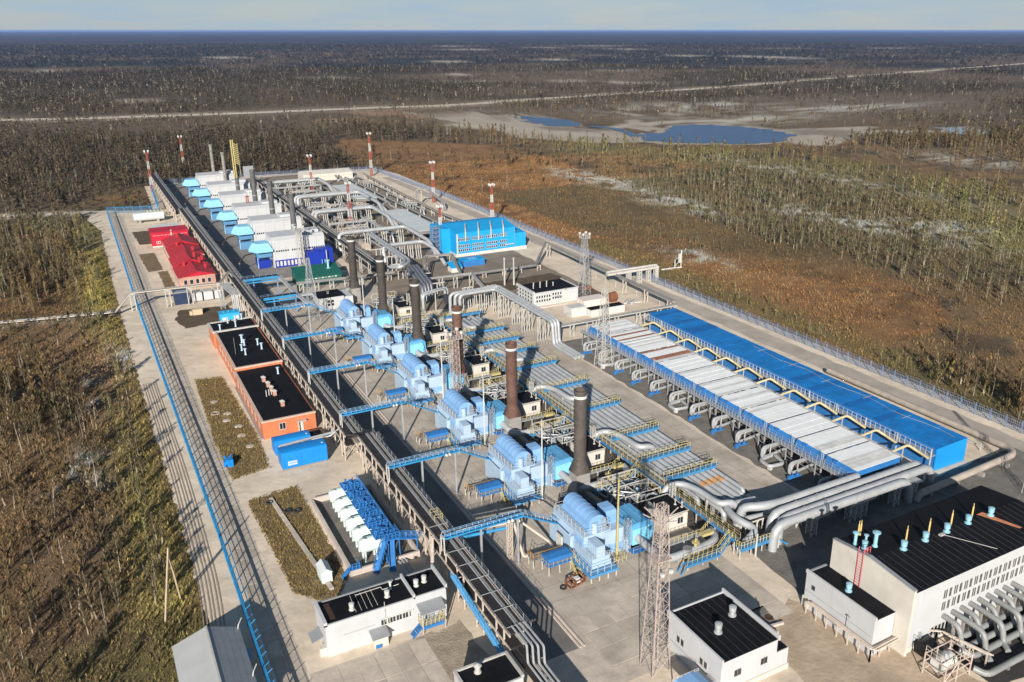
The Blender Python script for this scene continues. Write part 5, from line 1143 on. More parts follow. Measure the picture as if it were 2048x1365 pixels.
m = MB().box(21.8, 23.2, 92.3, 93.1, .9, 1.0); m.rail([(21.8, 92.3, 1), (23.2, 92.3, 1), (23.2, 93.1, 1)], .8, .5, .08); m.beam((21.8, 92.7, .95), (20.9, 92.7, 0), .7, .12); m.beam((23.2, 92.7, .95), (24.0, 92.9, 0), .7, .12); m.build('frame', blue, t)
MB().beam((22.5, 92.7, -.1), (22.5, 92.7, .9), .2).build('post', blue, t)
t = thing('shed', 'small pale gable shed beside the tank yard wall', 'shed', (19.1, 93.6, 0))
MB().extr([(18.4, -.1), (18.4, 1.45), (19.05, 1.95), (19.7, 1.45), (19.7, -.1)], 92.6, 95.0).build('wall', mint, t)
MB().extr([(18.3, 1.42), (19.05, 2.02), (19.8, 1.42), (19.8, 1.52), (19.05, 2.12), (18.3, 1.52)], 92.5, 95.1).build('roof', paleroof, t)
m = MB()
for k in range(3): m.pipe([(28.2 + k * .45, 92.5, .5), (28.2 + k * .45, 86.5, .5), (28.2 + k * .45, 84.2, .5)], .12, 6)
t = thing('ground_pipe', 'three grey pipes running from the mint tanks under the white building wall', 'pipe', (28.6, 88, 0)); m.build('pipe_run', pipeg, t, True); MB().box(27.9, 29.4, 88.4, 88.8, -.1, .38).build('support', stackbase, t)
t = thing('pipe', 'slanting beige pipe pair dropping from the pipe rack behind the white building', 'pipe', (30, 84.5, 0))
for s in (0, .4): MB().pipe([(31.7, 89 - s, 4.8), (29.6, 83.9 - s, 1.2)], .16, 7).build('pipe_run', beige_st, t, True)
t = thing('curb', 'long pale concrete channel lying beside the brown verge', 'concrete channel', (18, 105, 0))
for k in range(9): MB().beam((17.2 + k * .22, 117 - k * 2.9, .1), (17.4 + k * .22, 114.2 - k * 2.9, .1), .55, .3).build('channel_block', slabm, t)
for k, (x, y) in enumerate(((18.6, 112.2), (19.8, 111.6), (16.8, 115.8))):
    solo(MB().lathe(x, y, [(.55, 0), (.62, .12), (.55, .28), (.34, .28), (.30, .14), (.34, .0)], 16, False), 'tyre', tyre, 'worn tyre lying in the dark soil by the tank yard, %s one' % ('middle', 'right hand', 'left hand')[k], 'tyre', (x, y, 0), 'old tyres', True)
# ------------------------------------------------------------ brick building
t = thing('brick_building', 'long orange brick building with two black flat roofs along the pipe rack', 'building', (25, 160, 0))
MB().box(20.4, 29.3, 137.6, 163.5, -.1, 3.0).build('wall', brick, t)
MB().box(20.6, 29.5, 163.5, 187.8, -.1, 3.55).build('wall', brick, t); MB().box(20.3, 29.7, 187.8, 195.5, -.1, 3.3).build('wall', brick, t)
for k in range(3):
    MB().box(20.75 + k * 2.77, 23.5 + k * 2.77, 137.95, 163.5, 3.0, 3.1 + .01 * k).build('roof_strip', black_roof, t)
    MB().box(20.95 + k * 2.75, 23.68 + k * 2.75, 163.9, 187.4, 3.55, 3.65 + .01 * k).build('roof_strip', black_roof, t)
MB().box(20.6, 29.4, 188.2, 195.2, 3.3, 3.4).build('roof_strip', black_roof, t)
m = MB().box(20.3, 29.4, 137.5, 137.95, 3.0, 3.22); m.box(20.3, 20.75, 137.95, 163.5, 3.0, 3.2); m.build('parapet', brickcap, t)
m = MB().box(20.5, 29.6, 163.42, 163.9, 3.55, 3.85); m.box(20.5, 20.95, 163.9, 187.8, 3.55, 3.8); m.build('parapet', brickcap, t)
m = MB().box(20.2, 29.8, 187.6, 188.1, 3.5, 3.9); m.box(20.2, 29.8, 195.2, 195.6, 3.3, 3.6); m.box(20.2, 20.6, 188.1, 195.2, 3.3, 3.6); m.build('parapet', steelw, t)
windows(t, ('x', 20.4), [(140 + k * 3.3, 1.2) for k in range(7)], 1.0, 1.1, whitem, mull=1)
windows(t, ('x', 20.6), [(165 + k * 3.3, 1.4) for k in range(6)], 1.0, 1.1, whitem, mull=1)
windows(t, ('y', 137.6), [(23.2, 1.2)], .95, 1.1, whitem, mull=1)
MB().box(26.3, 27.1, 137.5, 137.6, .2, 2.1).build('door', whitem, t); MB().box(25.9, 27.6, 136.8, 137.6, 2.2, 2.32).build('door_hood', brickcap, t)
MB().box(26.2, 26.3, 137.0, 137.5, .2, 2.2).build('hood_post', whitem, t); MB().box(20.0, 20.4, 137.5, 163, -.1, .25).build('footing', stackbase, t)
m = MB().bar((22.2, 172, 3.6), (22.2, 172, 7.2), .06); m.build('antenna', piped, t)
for k, (x, y) in enumerate(((24.4, 155.9), (24.6, 152.9), (24.7, 150.6), (24.8, 148.3), (25.0, 142.9))):
    c = thing('brick_chimney', 'short brick chimney with a pale cap on the near black roof, %s from the back' % WO[k], 'chimney', (x, y, 3.1), 'brick roof chimneys')
    MB().box(x - .3, x + .3, y - .3, y + .3, 3.05, 4.0).build('stack', pinkbrick, c); MB().add([(x - .45, y - .45, 4.0), (x + .45, y - .45, 4.0), (x + .45, y + .45, 4.0), (x - .45, y + .45, 4.0), (x, y, 4.3)], [(3, 2, 1, 0), (0, 1, 4), (1, 2, 4), (2, 3, 4), (3, 0, 4)]).build('cap', steelw, c)
for k, (x, y) in enumerate(((23.4, 148.5), (23.9, 148.7), (24.35, 148.9))): solo(MB().lathe(x, y, [(.07, 3.1), (.07, 4.3)], 7), 'vent_pipe', whitem, 'thin white vent pipe on the near black roof, %s of three' % ('left', 'middle', 'right')[k], 'vent', (x, y, 3.1), 'thin vent pipes')
palevent = M('pale_bluish_vent', (.45, .56, .64), .45, .12, dirt=.25)
for k, (x, y) in enumerate(((27.6, 158.5), (24.6, 178.3), (24.7, 176.3), (23.7, 173.5), (23.9, 170.6), (27.2, 175.4), (27.4, 172.4), (22.0, 189.5), (24.3, 194), (26.0, 194.6), (27.5, 195.2), (25.4, 190.5))):
    z = 3.1 if k == 0 else 3.65 if k < 7 else 3.4
    lab = ['on the near roof behind the brick chimneys', 'tallest of the left cluster on the middle roof', 'right behind the left cluster on the middle roof', 'left in the left cluster on the middle roof', 'front one of the left cluster on the middle roof', 'farther one of the right pair on the middle roof', 'nearer one of the right pair on the middle roof', 'at the left edge of the farthest roof strip', 'second from the left at the back roof edge', 'third from the left at the back roof edge', 'rightmost at the back roof edge', 'standing at the cross parapet of the farthest roof'][k]
    roofvent(x, y, z, 1.05 if k == 1 else .8, palevent, 'pale bluish vent pipe ' + lab, 'vent pipes of the brick building', 'pipe')
# ------------------------------------------------------------ containers and odd boxes beside the brick building
def container(x0, x1, y0, y1, h, lab, plate=True):
    t = thing('container', lab, 'container', ((x0 + x1) / 2, (y0 + y1) / 2, 0), 'blue rounded containers')
    y = (y0 + y1) / 2; r = (y1 - y0) / 2; c = .45
    MB().extr([(y0, .25), (y0, h - c), (y0 + .14, h - .14), (y0 + c, h), (y1 - c, h), (y1 - .14, h - .14), (y1, h - c), (y1, .25)], x0, x1, 'x').build('body', bluebox, t, True)
    m = MB(); n = int((x1 - x0) / .9)
    for k in range(n): m.box(x0 + .3 + k * .9, x0 + .36 + k * .9, y0 - .03, y0, .3, h - c)
    m.build('rib', bluebox, t)
    MB().box(x0 + .1, x1 - .1, y0 + .2, y1 - .2, -.1, .25).build('skid', piped, t)
    if plate:
        MB().box(x0 + .9, x0 + 2.3, y0 - .06, y0 - .03, .75, 1.45).build('sign_plate', whitem, t)
        MB().box(x0 + 1.0, x0 + 2.2, y0 - .075, y0 - .06, .95, 1.25).build('sign_panel', machine, t)
    MB().lathe(x1 - .5, y - .6, [(.14, h), (.14, h + .12)], 8).build('roof_cap', whitem, t)
    MB().box(x1 - .0, x1 + .04, y0 + .5, y1 - .5, .4, h - .6).build('door', blue, t)
    return t
container(20.7, 27.8, 124.7, 127.7, 3.0, 'bright blue rounded container with a white sign plate, near the brick gable')
container(20.8, 26.6, 130.2, 132.8, 2.6, 'bright blue container behind the larger one, right before the brick gable', False)
MB_ = MB().box(26.7, 28.6, 130.4, 132.6, -.1, 1.9)
t = thing('kiosk', 'white kiosk with a dark roof beside the farther blue container', 'kiosk', (27.6, 131.5, 0)); MB_.build('wall', whitem, t); MB().box(26.6, 28.7, 130.3, 132.7, 1.9, 2.0).build('roof', black_roof, t)
m = MB().pipe([(21, 129.2, 1.6), (29.5, 128.6, 2.4), (31.8, 127.5, 4.6)], .14, 7); t = thing('pipe', 'thin grey pipe slanting from the blue containers up to the rack', 'pipe', (26, 129, 0)); m.build('pipe_run', galv, t, True)
m = MB().pipe([(21.2, 129.0, .3), (21.2, 129.0, 2.3), (29.5, 129.2, 2.6), (31, 128.6, 3)], .22, 7); m.build('tray', galv, t)
MB().beam((25, 129.1, -.1), (25, 129.1, 2.3), .12).build('post', steelw, t)
m = MB(); rr = random.Random(2)
for k in range(5): m.box(12.9 + rr.random() * .7, 13.5 + rr.random() * .8, 130 + rr.random() * 1.2, 131 + rr.random() * 1.2, 0, .5 + rr.random() * .9)
m.beam((13, 130.2, .2), (14.3, 131.8, 1.3), .2); m.beam((14.2, 130.4, .1), (13.1, 131.6, 1.5), .2)
solo(m, 'scrap_heap', bluebox, 'heap of blue painted metal parts standing on the sand beside the fence road', 'scrap heap', (13.6, 130.9, 0))
solo(MB().lathe(14.9, 152.5, [(.8, 0), (.8, .14), (.55, .14), (.5, .05)], 12, False), 'well_ring', slabm, 'pale concrete well ring in the brown verge left of the brick building', 'concrete ring', (14.9, 152.5, 0))
for k, (x, y) in enumerate(((16.2, 148.5), (17.6, 145), (15.5, 158), (17.4, 141), (16.8, 151.5), (17.9, 136.2))):
    solo(MB().lathe(x, y, [(.75, 0), (.7, .1), (.3, .16)], 9), 'concrete_cover', slabm, 'flat pale cover lying in the brown verge beside the brick building', 'cover', (x, y, 0), 'covers in the verge')
t = thing('container', 'bright cyan box container behind the brick building', 'container', (26.3, 206, 0)); MB().box(24.2, 28.5, 205, 207.6, .1, 2.1).build('body', M('cyan_box', (.03, .36, .62), .5, .1, dirt=.2), t); MB().box(24.1, 28.6, 204.9, 207.7, 2.1, 2.25).build('roof', MATS['cyan_box'], t)
MB().box(24.6, 25.4, 204.94, 205, .5, 1.3).build('panel', whitem, t); MB().box(27.6, 28.3, 204.94, 205, .4, 1.5).build('panel', whitem, t)
for x in (25, 26.2, 27.4): MB().box(x, x + .3, 206.2, 206.5, 2.25, 2.5).build('lifting_lug', MATS['cyan_box'], t)
t = thing('crate', 'beige wooden crate on the verge below the grey pipe bridge', 'crate', (20.4, 215.2, 0)); MB().box(19.3, 21.5, 214.6, 216.2, 0, 1.3).build('body', M('beige_ply', (.52, .40, .27), .8, .1, dirt=.2), t); MB().box(19.2, 21.6, 214.5, 216.3, 1.3, 1.4).build('lid', MATS['beige_ply'], t); MB().box(18.6, 19.2, 214.9, 216, 0, .9).build('side_box', MATS['beige_ply'], t)
# ------------------------------------------------------------ red buildings
t = thing('red_building', 'flat fronted bright red building with a white number board, behind the red roofed house', 'building', (23, 298, 0))
MB().box(17.8, 28.7, 294.2, 302, -.1, 4.5).build('wall', redwall, t); MB().box(17.6, 28.9, 294.0, 302.2, 4.5, 4.75).build('roof', redwall, t)
MB().box(23.5, 23.8, 294.0, 294.2, 0, 5.2).build('white_pipe', whitem, t); MB().box(17.7, 24, 294.05, 294.2, 0, .4).build('plinth', whitem, t)
for k in range(9): MB().box(18.2 + k * 1.1 + (.4 if k > 4 else 0), 19.1 + k * 1.1 + (.4 if k > 4 else 0), 294.08, 294.2, 3.55, 3.85).build('red_panel', M('pale_red_panel', (.55, .16, .18), .6, .2) if k == 0 else MATS['pale_red_panel'], t)
m = MB().box(19.0, 19.2, 294.06, 294.2, 1.0, 1.9)           # the white characters on the wall: I and D
m.box(19.5, 19.65, 294.06, 294.2, 1.0, 1.9); m.box(19.65, 20.15, 294.06, 294.2, 1.75, 1.9); m.box(19.65, 20.15, 294.06, 294.2, 1.0, 1.15); m.box(20.15, 20.3, 294.06, 294.2, 1.15, 1.75); m.build('lettering', whitem, t)
t = thing('red_house', 'long house with a bright red ribbed gable roof and pale brick walls', 'building', (24, 262, 0))
MB().box(19.6, 28.6, 240.6, 263.5, -.1, 3.0).build('wall', pinkbrick, t); MB().box(20.2, 29.2, 263.5, 287.6, -.1, 3.3).build('wall', pinkbrick, t)
def gable(y0, y1, x0, x1, ze, zr, n, t):
    xm = (x0 + x1) / 2
    for k in range(n):
        a = y0 + (y1 - y0) * k / n; b = y0 + (y1 - y0) * (k + 1) / n - .03; dz = random.uniform(0, .03)
        MB().extr([(x0, ze + dz), (xm, zr + dz), (xm, zr - .12), (x0, ze - .12)], a, b).build('roof_sheet', redroof, t); MB().extr([(xm, zr + dz), (x1, ze + dz), (x1, ze - .12), (xm, zr - .12)], a, b).build('roof_sheet', redroof, t)
    MB().box(xm - .15, xm + .15, y0, y1, zr - .02, zr + .12).build('ridge', redroof, t)
    MB().extr([(x0 + .3, ze - .05), (xm, zr - .1), (x1 - .3, ze - .05)], y0 + .4, y1 - .4).build('gable_fill', redwall, t)
gable(240.2, 252.5, 19.2, 29.0, 3.0, 4.4, 6, t); gable(252.5, 264, 19.4, 28.8, 3.1, 5.0, 6, t); gable(264, 276, 19.9, 29.3, 3.3, 4.7, 6, t); gable(276, 288, 20.1, 29.5, 3.4, 5.3, 6, t)
for k, (x, y, z) in enumerate(((22, 250, 3.8), (26.3, 252, 4.2), (27, 246, 3.6), (27.4, 255, 3.9), (26.4, 266, 4.3), (23, 274, 4.3), (24.3, 284, 5.2), (25.6, 257, 4.6))): MB().box(x - .3, x + .3, y - .3, y + .3, z - .4, z + 1.2).build('roof_chimney', redroof, t)
windows(t, ('y', 240.6), [(20.6 + k * 1.5, .9) for k in range(5)], .8, 1.2, whitem); windows(t, ('x', 19.6), [(242 + k * 3.4, 1.0) for k in range(6)], 1.3, 1.2, whitem); windows(t, ('x', 20.2), [(266 + k * 3.4, 1.1) for k in range(6)], 1.3, 1.2, whitem)
t = thing('tank', 'silver horizontal cylinder tank on cradles at the far left of the site', 'tank', (20.5, 337.5, 0))
MB().pipe([(15.6, 337.5, 2.0), (15.8, 337.5, 2.0), (25.4, 337.5, 2.0), (25.6, 337.5, 2.0)], 1.45, 16).build('shell', paleroof, t, True)
for x in (17.5, 23.5): MB().box(x - .4, x + .4, 336.4, 338.6, -.1, 1.0).build('cradle', stackbase, t)
t = thing('shelter', 'pale sheet metal shelter roof right behind the red building', 'shelter', (24, 311, 0)); 
for k in range(6): MB().box(19 + k * 1.5, 20.4 + k * 1.5, 305, 316, 2.6 + .06 * k, 2.7 + .06 * k).build('roof_sheet', paleroof, t)
for x in (19.3, 27.6):
    for y in (305.5, 315.5): MB().beam((x, y, -.1), (x, y, 2.7), .2).build('post', galv, t)
t = thing('pipe_stand', 'pale yellow pipe frame standing beside the silver cylinder tank', 'pipe frame', (24, 347, 0)); m = MB()
for k in range(5):
    m.beam((21 + k * 1.2, 345, 0), (21 + k * 1.2, 345, 2.6), .2); m.beam((21 + k * 1.2, 349, 0), (21 + k * 1.2, 349, 2.2), .2); m.beam((21 + k * 1.2, 345, 2.4), (21 + k * 1.2, 349, 2.2), .18)
m.beam((20.5, 345, 1.5), (26.5, 345, 1.5), .2); m.build('frame', M('pale_yellow_paint', (.55, .50, .28), .6, .15, dirt=.3), t); MB().box(20.5, 26.5, 344.4, 349.4, -.05, .15).build('base', slabm, t)
# ------------------------------------------------------------ white halls with sky blue hoods and grey stacks
HV = [250.3, 276.6, 302.0, 327.6, 353.2, 379.2]
HX = [0, -.35, -.8, -1.3, -1.8, -2.2]
leg_blue = M('dull_leg_blue', (.09, .23, .40), .55, .15, .6, dirt=.3)
def hall(k):
    dx = HX[k]; v = HV[k]
    t = thing('turbine_hall', 'white turbine hall with small black windows and sky blue hood, %s of six' % ORD[k], 'building', (53 + dx, v, 0), 'white turbine halls')
    a, b = 46.2 + dx, 61.2 + dx
    MB().box(a, b, v, v + 8, -.1, 8.0).build('wall', white, t)
    m = MB().extr([(v - .05, 8.0), (v + 1.2, 8.7), (v + 8.2, 8.9), (v + 8.2, 8.0)], a - .1, b + .1, 'x'); m.build('roof', white, t)
    MB().box(a + 9, b - 1, v + 2, v + 6, 8.8, 9.6).build('roof_box', white, t)
    MB().add([(a, v + 1.1, 3.8), (a, v + 7.9, 3.8), (a - 1.0, v + 7, 4.2), (a - 1.0, v + 3, 4.2), (a, v + 1.1, 8.0), (a, v + 7.9, 8.0), (a - 1.0, v + 7, 6.4), (a - 1.0, v + 3, 6.4)], [(0, 1, 2, 3), (7, 6, 5, 4), (0, 3, 7, 4), (3, 2, 6, 7), (2, 1, 5, 6)]).build('transition_hood', white, t)
    for q in range(22):
        if q in (6,) : continue
        MB().box(a + .9 + q * .64, a + 1.3 + q * .64, v - .04, v + .02, 4.5, 5.0).build('window', glass, t)
    for q in range(5): MB().box(a + .6 + q * 3, a + .65 + q * 3, v - .03, v, 0, 8).build('seam', galv, t)
    # sky blue hood on its blue leg box
    h = [(39.9 + dx, v + 2.6), (41.4 + dx, v - .9), (46.1 + dx, v - .9), (46.6 + dx, v + 1.5), (46.1 + dx, v + 6.4), (41.4 + dx, v + 6.4)]
    m = MB(); n = 6; V = [(x, y, 5.0) for x, y in h] + [(x, y, 5.55) for x, y in h] + [(43.6 + (x - 43.6) * .66 + dx * .34, v + 3.2 + (y - v - 3.2) * .6, 7.3) for x, y in h]
    F = [tuple(reversed(range(6))), tuple(range(12, 18))]
    for r in (0, 6):
        for q in range(6): F.append((r + q, r + (q + 1) % 6, r + 6 + (q + 1) % 6, r + 6 + q))
    m.add(V, F).build('hood', sky_hood, t)
    MB().box(41.8 + dx, 45.9 + dx, v + .6, v + 6, 3.2, 5.0).build('filter_box', leg_blue, t)
    MB().add([(42.2 + dx, v + .9, 0), (45.3 + dx, v + .9, 0), (45.3 + dx, v + 6, 0), (42.2 + dx, v + 6, 0), (42.0 + dx, v + 1.0, 2.3), (45.6 + dx, v + 1.0, 2.3), (45.6 + dx, v + 6, 2.3), (42.0 + dx, v + 6, 2.3)], [(3, 2, 1, 0), (4, 5, 6, 7), (0, 1, 5, 4), (1, 2, 6, 5), (2, 3, 7, 6), (3, 0, 4, 7)]).build('leg_box', leg_blue if k else navy, t)
    m = MB()
    for x in (42 + dx, 45.7 + dx): m.beam((x, v + 1.6, 0), (x, v + 1.6, 5), .2); m.bar((42 + dx, v + 1.6, 2.4), (45.7 + dx, v + 1.6, 4.8), .12); m.bar((45.7 + dx, v + 1.6, 2.4), (42 + dx, v + 1.6, 4.8), .12)
    m.build('hood_frame', M('pale_blue_frame', (.35, .50, .62), .5, .1) if k == 0 else MATS['pale_blue_frame'], t)
    MB().pipe([(41.6 + dx, v + 2, 4.6), (38.5 + dx, v + 1, 4.4), (36.5 + dx, v, 2.6), (33, v - 1, 4.8)], .2, 7).build('black_hose', tray, t, True)
    MB().beam((36.6 + dx, v, -.1), (36.6 + dx, v, 2.7), .3).build('hose_post', galv, t)
    if k == 0:
        m = MB().box(a + .3, a + 9.2, v - .3, v, 0, 2.1); m.build('blue_band', navy, t)
        for q in range(8): MB().box(a + .6 + q * 1.05, a + 1.2 + q * 1.05, v - .36, v - .3, .4, 1.8).build('panel', whitem if q % 3 else steelw, t)
        MB().box(55.3, 61.0, v - 3.4, v, -.1, 4.2).build('blue_annex', navy, t); MB().box(57.6, 62.8, v - 2.6, v + 2.8, -.1, 4.6).build('blue_annex', navy, t)
        MB().beam((60.6, v - 3.5, 0), (60.6, v - 3.5, 4.4), .2).build('downpipe', steelw, t)
        m = MB()
        for q in range(4): m.box(56.0 - 2.4 + q * .55, 56.0 - 2.1 + q * .55, v - .06, v, 5.7, 6.1)
        m.build('faint_lettering', M('faint_grey_lettering', (.45, .45, .46), .7, .1), t)
        for q in range(3): MB().lathe(59 + q * .8, v - 4.4, [(.12, 0), (.12, 1.8), (.2, 1.9)], 7).build('vent', machine, t)
for k in range(6): hall(k)
pale_stack = M('pale_grey_stack', (.22, .21, .19), .8, .3, .8, dirt=.4)
for k, (x, y, h) in enumerate(((56.0, 265, 18.2), (55.4, 293, 18.2), (55.2, 321, 18.2), (53.8, 347, 19), (54.2, 378, 17.8), (53.4, 404, 18.2))):
    t = thing('chimney', 'slim dark grey stack behind the white halls, %s of that row' % ORD[k], 'chimney', (x, y, 0), 'slim grey stacks')
    r = .85 if k < 3 else .7
    MB().lathe(x, y, [(r * 1.1, 0), (r * .95, h - 1), (r * 1.05, h - 1), (r * 1.05, h), (r * .8, h), (r * .8, h - 1)], 14, True).build('shaft', grey_stack if k < 4 else pale_stack, t, True)
    MB().lathe(x, y, [(r * .98, 9), (r * 1.12, 9), (r * 1.12, 9.25), (r * .98, 9.25)], 14, False).build('ring', galv, t)
    if k < 3: MB().box(x - 1.6, x + 1.6, y - 1.4, y + 1.4, -.1, 2.2).build('base_box', stackbase, t)
t = thing('scaffold', 'yellow slatted scaffold clinging to the top of the fourth grey stack', 'scaffold', (53.8, 346, 12))
for k in range(11): MB().beam((54.0, 346.0, 17.6 + k * .72), (55.2, 346.0, 16.9 + k * .72), .16, .26).build('slat', yellow, t)
m = MB()
for x in (53.0, 53.7): m.beam((x, 346, 12), (x, 346, 26.2), .4)
m.beam((55.3, 346, 12), (55.3, 346, 25), .12); m.build('upright', yellow, t)
t = thing('sign_stand', 'grey slatted panel frame on a stand beside the fifth grey stack', 'frame', (60, 372, 0)); MB().box(60.5, 64.5, 371, 371.6, 8, 12.5).build('panel', greyroof, t)
for x in (60.7, 64.3): MB().beam((x, 371.3, 0), (x, 371.3, 8), .3).build('post', galv, t)
# ------------------------------------------------------------ green shed, control house
t = thing('green_shed', 'dark green shed with a sloping green roof next to the deep blue annex', 'shed', (53, 230, 0))
MB().extr([(227.2, -.1), (227.2, 2.2), (233.6, 3.7), (233.6, -.1)], 47.4, 59.4, 'x').build('wall', green, t)
for k in range(8): MB().extr([(226.9, 2.16), (233.8, 3.74), (233.8, 3.84), (226.9, 2.26)], 47.2 + k * 1.56, 48.72 + k * 1.56, 'x').build('roof_sheet', green, t)
for k in range(10): MB().box(49.4 + k * .9, 50.0 + k * .9, 227.1, 227.2, 1.5, 1.8).build('vent_slot', whitem if k % 2 else galv, t)
MB().box(52.6, 53.3, 227.1, 227.2, .3, .8).build('sign', whitem, t); MB().lathe(56.9, 231, [(.7, 3.1), (.3, 3.3), (.3, 5.0), (.6, 5.1), (.6, 5.4)], 10).build('roof_vent', cv, t, True)
t = thing('control_house', 'white control house with a four pane window behind the farthest light blue unit', 'building', (50, 205, 0))
MB().box(47.0, 53.2, 203.2, 209, -.1, 3.1).build('wall', white, t); MB().box(46.9, 53.3, 203.1, 209.1, 3.1, 3.25).build('roof', black_roof, t)
for a in (49.0, 49.95):
    for z in (.9, 1.75): windows(t, ('y', 203.2), [(a, z)], .7, .65, whitem)
MB().lathe(50, 206, [(.25, 3.25), (.25, 3.8), (.4, 3.9)], 8).build('roof_vent', steelw, t); MB().box(53.2, 55.6, 203.6, 209, 0, 2.6).build('white_lean_to', white, t)
# ------------------------------------------------------------ workshop with windows, flat white building, tanks
t = thing('workshop_building', 'large bright blue industrial building with three rows of windows and white roof ducts', 'building', (106, 240, 0))
MB().extr([(236.0, .9), (236.0, 7.3), (244, 8.6), (252, 7.3), (252, .9)], 97.2, 117.2, 'x').build('wall', shopblue, t); MB().box(97.0, 121.2, 235.8, 252.2, -.1, .9).build('plinth', whitem, t)
for k in range(14):
    for (a, b, za, zb) in ((235.8, 244, 7.32, 8.64), (244, 252.2, 8.64, 7.32)): MB().extr([(a, za), (b, zb), (b, zb + .1), (a, za + .1)], 97.0 + k * 1.45, 98.4 + k * 1.45, 'x').build('roof_sheet', shopblue, t)
MB().extr([(236.2, .9), (236.2, 5.2), (251, 6.2), (251, .9)], 117.2, 121.0, 'x').build('side_bay', shopblue, t)
MB().box(94.4, 97.2, 240.5, 250, -.1, 8.0).build('stair_tower', shopblue, t); MB().box(97.0, 117.4, 235.75, 236, 5.9, 6.05).build('belt_course', cyanp, t)
for z in (1.55, 2.85, 4.85): windows(t, ('y', 236.0), [(98.0 + k * .66, z) for k in range(25) if k % 7 != 6], .40, .72, whitem)
MB().box(117.0, 117.2, 235.9, 236.1, .9, 7.2).build('downpipe', cyanp, t); MB().box(113.7, 116.5, 235.3, 236, 2.0, 2.2).build('door_canopy', whitem, t)
for k, x in enumerate((100.3, 104.6, 108.8, 113.0)): MB().pipe([(x, 235.6, 4.6), (x, 235.6, 7.5), (x + .5, 236.8, 8.2), (x + 2.2, 241, 8.7)], .22, 8).build('duct', steelw, t, True)
MB().box(97.4, 97.8, 235.7, 236, .9, 7).build('corner_frame', whitem, t)
t = thing('stair_tower', 'pale blue open steel stair tower at the left end of the bright blue building', 'stairs', (93, 242, 0)); m = MB().lattice(93.2, 243, 0, 8.5, 2.2, 2.2, 6, .16, .1, False); m.build('frame', fence_pale, t)
for k in range(6): MB().box(92.2, 94.2, 242, 244, 1.2 + k * 1.35, 1.3 + k * 1.35).build('landing', galv, t)
t = thing('blue_store', 'small blue flat store on the yard in front of the bright blue building', 'building', (98, 226, 0)); MB().box(94.5, 101.2, 224.2, 228, -.1, 1.7).build('wall', blue, t); MB().box(94.4, 101.3, 224.1, 228.1, 1.7, 1.85).build('roof', shopblue, t)
for k in range(3): MB().box(96.6 + k * .9, 97.2 + k * .9, 225, 227, 1.85, 1.95).build('skylight', machine, t)
t = thing('blue_store', 'tiny white walled hut with a blue lean-to roof under the bent pipe bridge', 'hut', (90, 221, 0)); MB().box(89.0, 92.2, 220.0, 223, -.1, 1.3).build('wall', whitem, t); MB().extr([(219.8, 1.3), (223.2, 2.4), (223.2, 2.5), (219.8, 1.4)], 88.8, 92.4, 'x').build('roof', shopblue, t)
t = thing('laboratory', 'white building with many small windows and seven mushroom vents on a black roof', 'building', (101, 184, 0))
MB().box(94.4, 107.3, 180.4, 189.5, -.1, 3.3).build('wall', white, t); 
for k in range(8): MB().box(94.7 + k * 1.55, 96.2 + k * 1.55, 180.7, 189.3, 3.3, 3.4).build('roof_strip', black_roof, t)
m = MB().box(94.2, 94.7, 180.2, 189.7, 3.3, 3.9); m.box(94.7, 107.4, 180.2, 180.6, 3.3, 3.5); m.box(107.2, 107.5, 180.3, 189.6, 3.3, 3.5); m.build('parapet', white, t)
for z in (1.0, 2.0): windows(t, ('y', 180.4), [(95.2 + k * .72, z) for k in range(6)] + [(99.8 + k * .72, z + .25) for k in range(4)], .42, .62, whitem)
for z in (.8, 1.7, 2.6): windows(t, ('x', 94.4), [(181.2 + k * 1.5, z) for k in range(6)], .7, .55, whitem)
MB().box(100.4, 102, 179.4, 180.4, 1.9, 2.0).build('door_canopy', galv, t); MB().box(103.2, 103.9, 180.2, 180.4, 0, 3.6).build('white_pilaster', cream, t); MB().box(95, 103, 178.6, 179.0, -.1, .25).build('step_kerb', kerbm, t)
for k in range(7): roofvent(96.6 + k * .95, 184.6 + 1.7 * (k % 2), 3.4, .55, whitem, 'small white mushroom vent on the many windowed white building, %s from the left' % WO[k], 'mushroom vents', 'pipe')
t = thing('tank', 'white block tank standing before the many windowed building', 'tank', (100, 170, 0)); MB().extr([(168.4, 0), (168.4, 1.9), (168.8, 2.2), (171.8, 2.2), (172.2, 1.9), (172.2, 0)], 98.4, 102.6, 'x').build('body', whitem, t); MB().rail([(98.2, 168.2, 0), (98.2, 170, 0), (97.2, 170, 0)], 1, .5, .07).build('steps', galv, t)
t = thing('trailer', 'long white low building with a black strip roof beside the lattice tower', 'building', (107, 168, 0)); MB().box(102.8, 112.5, 166.6, 169.4, -.1, 1.6).build('wall', whitem, t); MB().box(102.9, 112.4, 166.9, 169.2, 1.6, 1.68).build('roof', black_roof, t)
t = thing('white_store', 'pinkish white flat roofed store behind the black strip roof', 'building', (111, 175, 0)); MB().box(105, 111.5, 173.5, 177, -.1, 1.7).build('wall', M('pinkish_white', (.66, .58, .53), .7, .06, dirt=.2), t); MB().box(104.9, 111.6, 173.4, 177.1, 1.7, 1.8).build('roof', MATS['pinkish_white'], t)
t = thing('drum', 'rusty round drum lying beside the pinkish white store', 'drum', (114.5, 174.8, 0)); MB().pipe([(113.2, 174.8, 1.2), (113.3, 174.8, 1.2), (115.2, 175.2, 1.2), (115.3, 175.2, 1.2)], 1.2, 14).build('shell', rustm, t, True); MB().box(113.5, 115.2, 174.2, 175.8, -.1, .25).build('cradle', rustm, t)
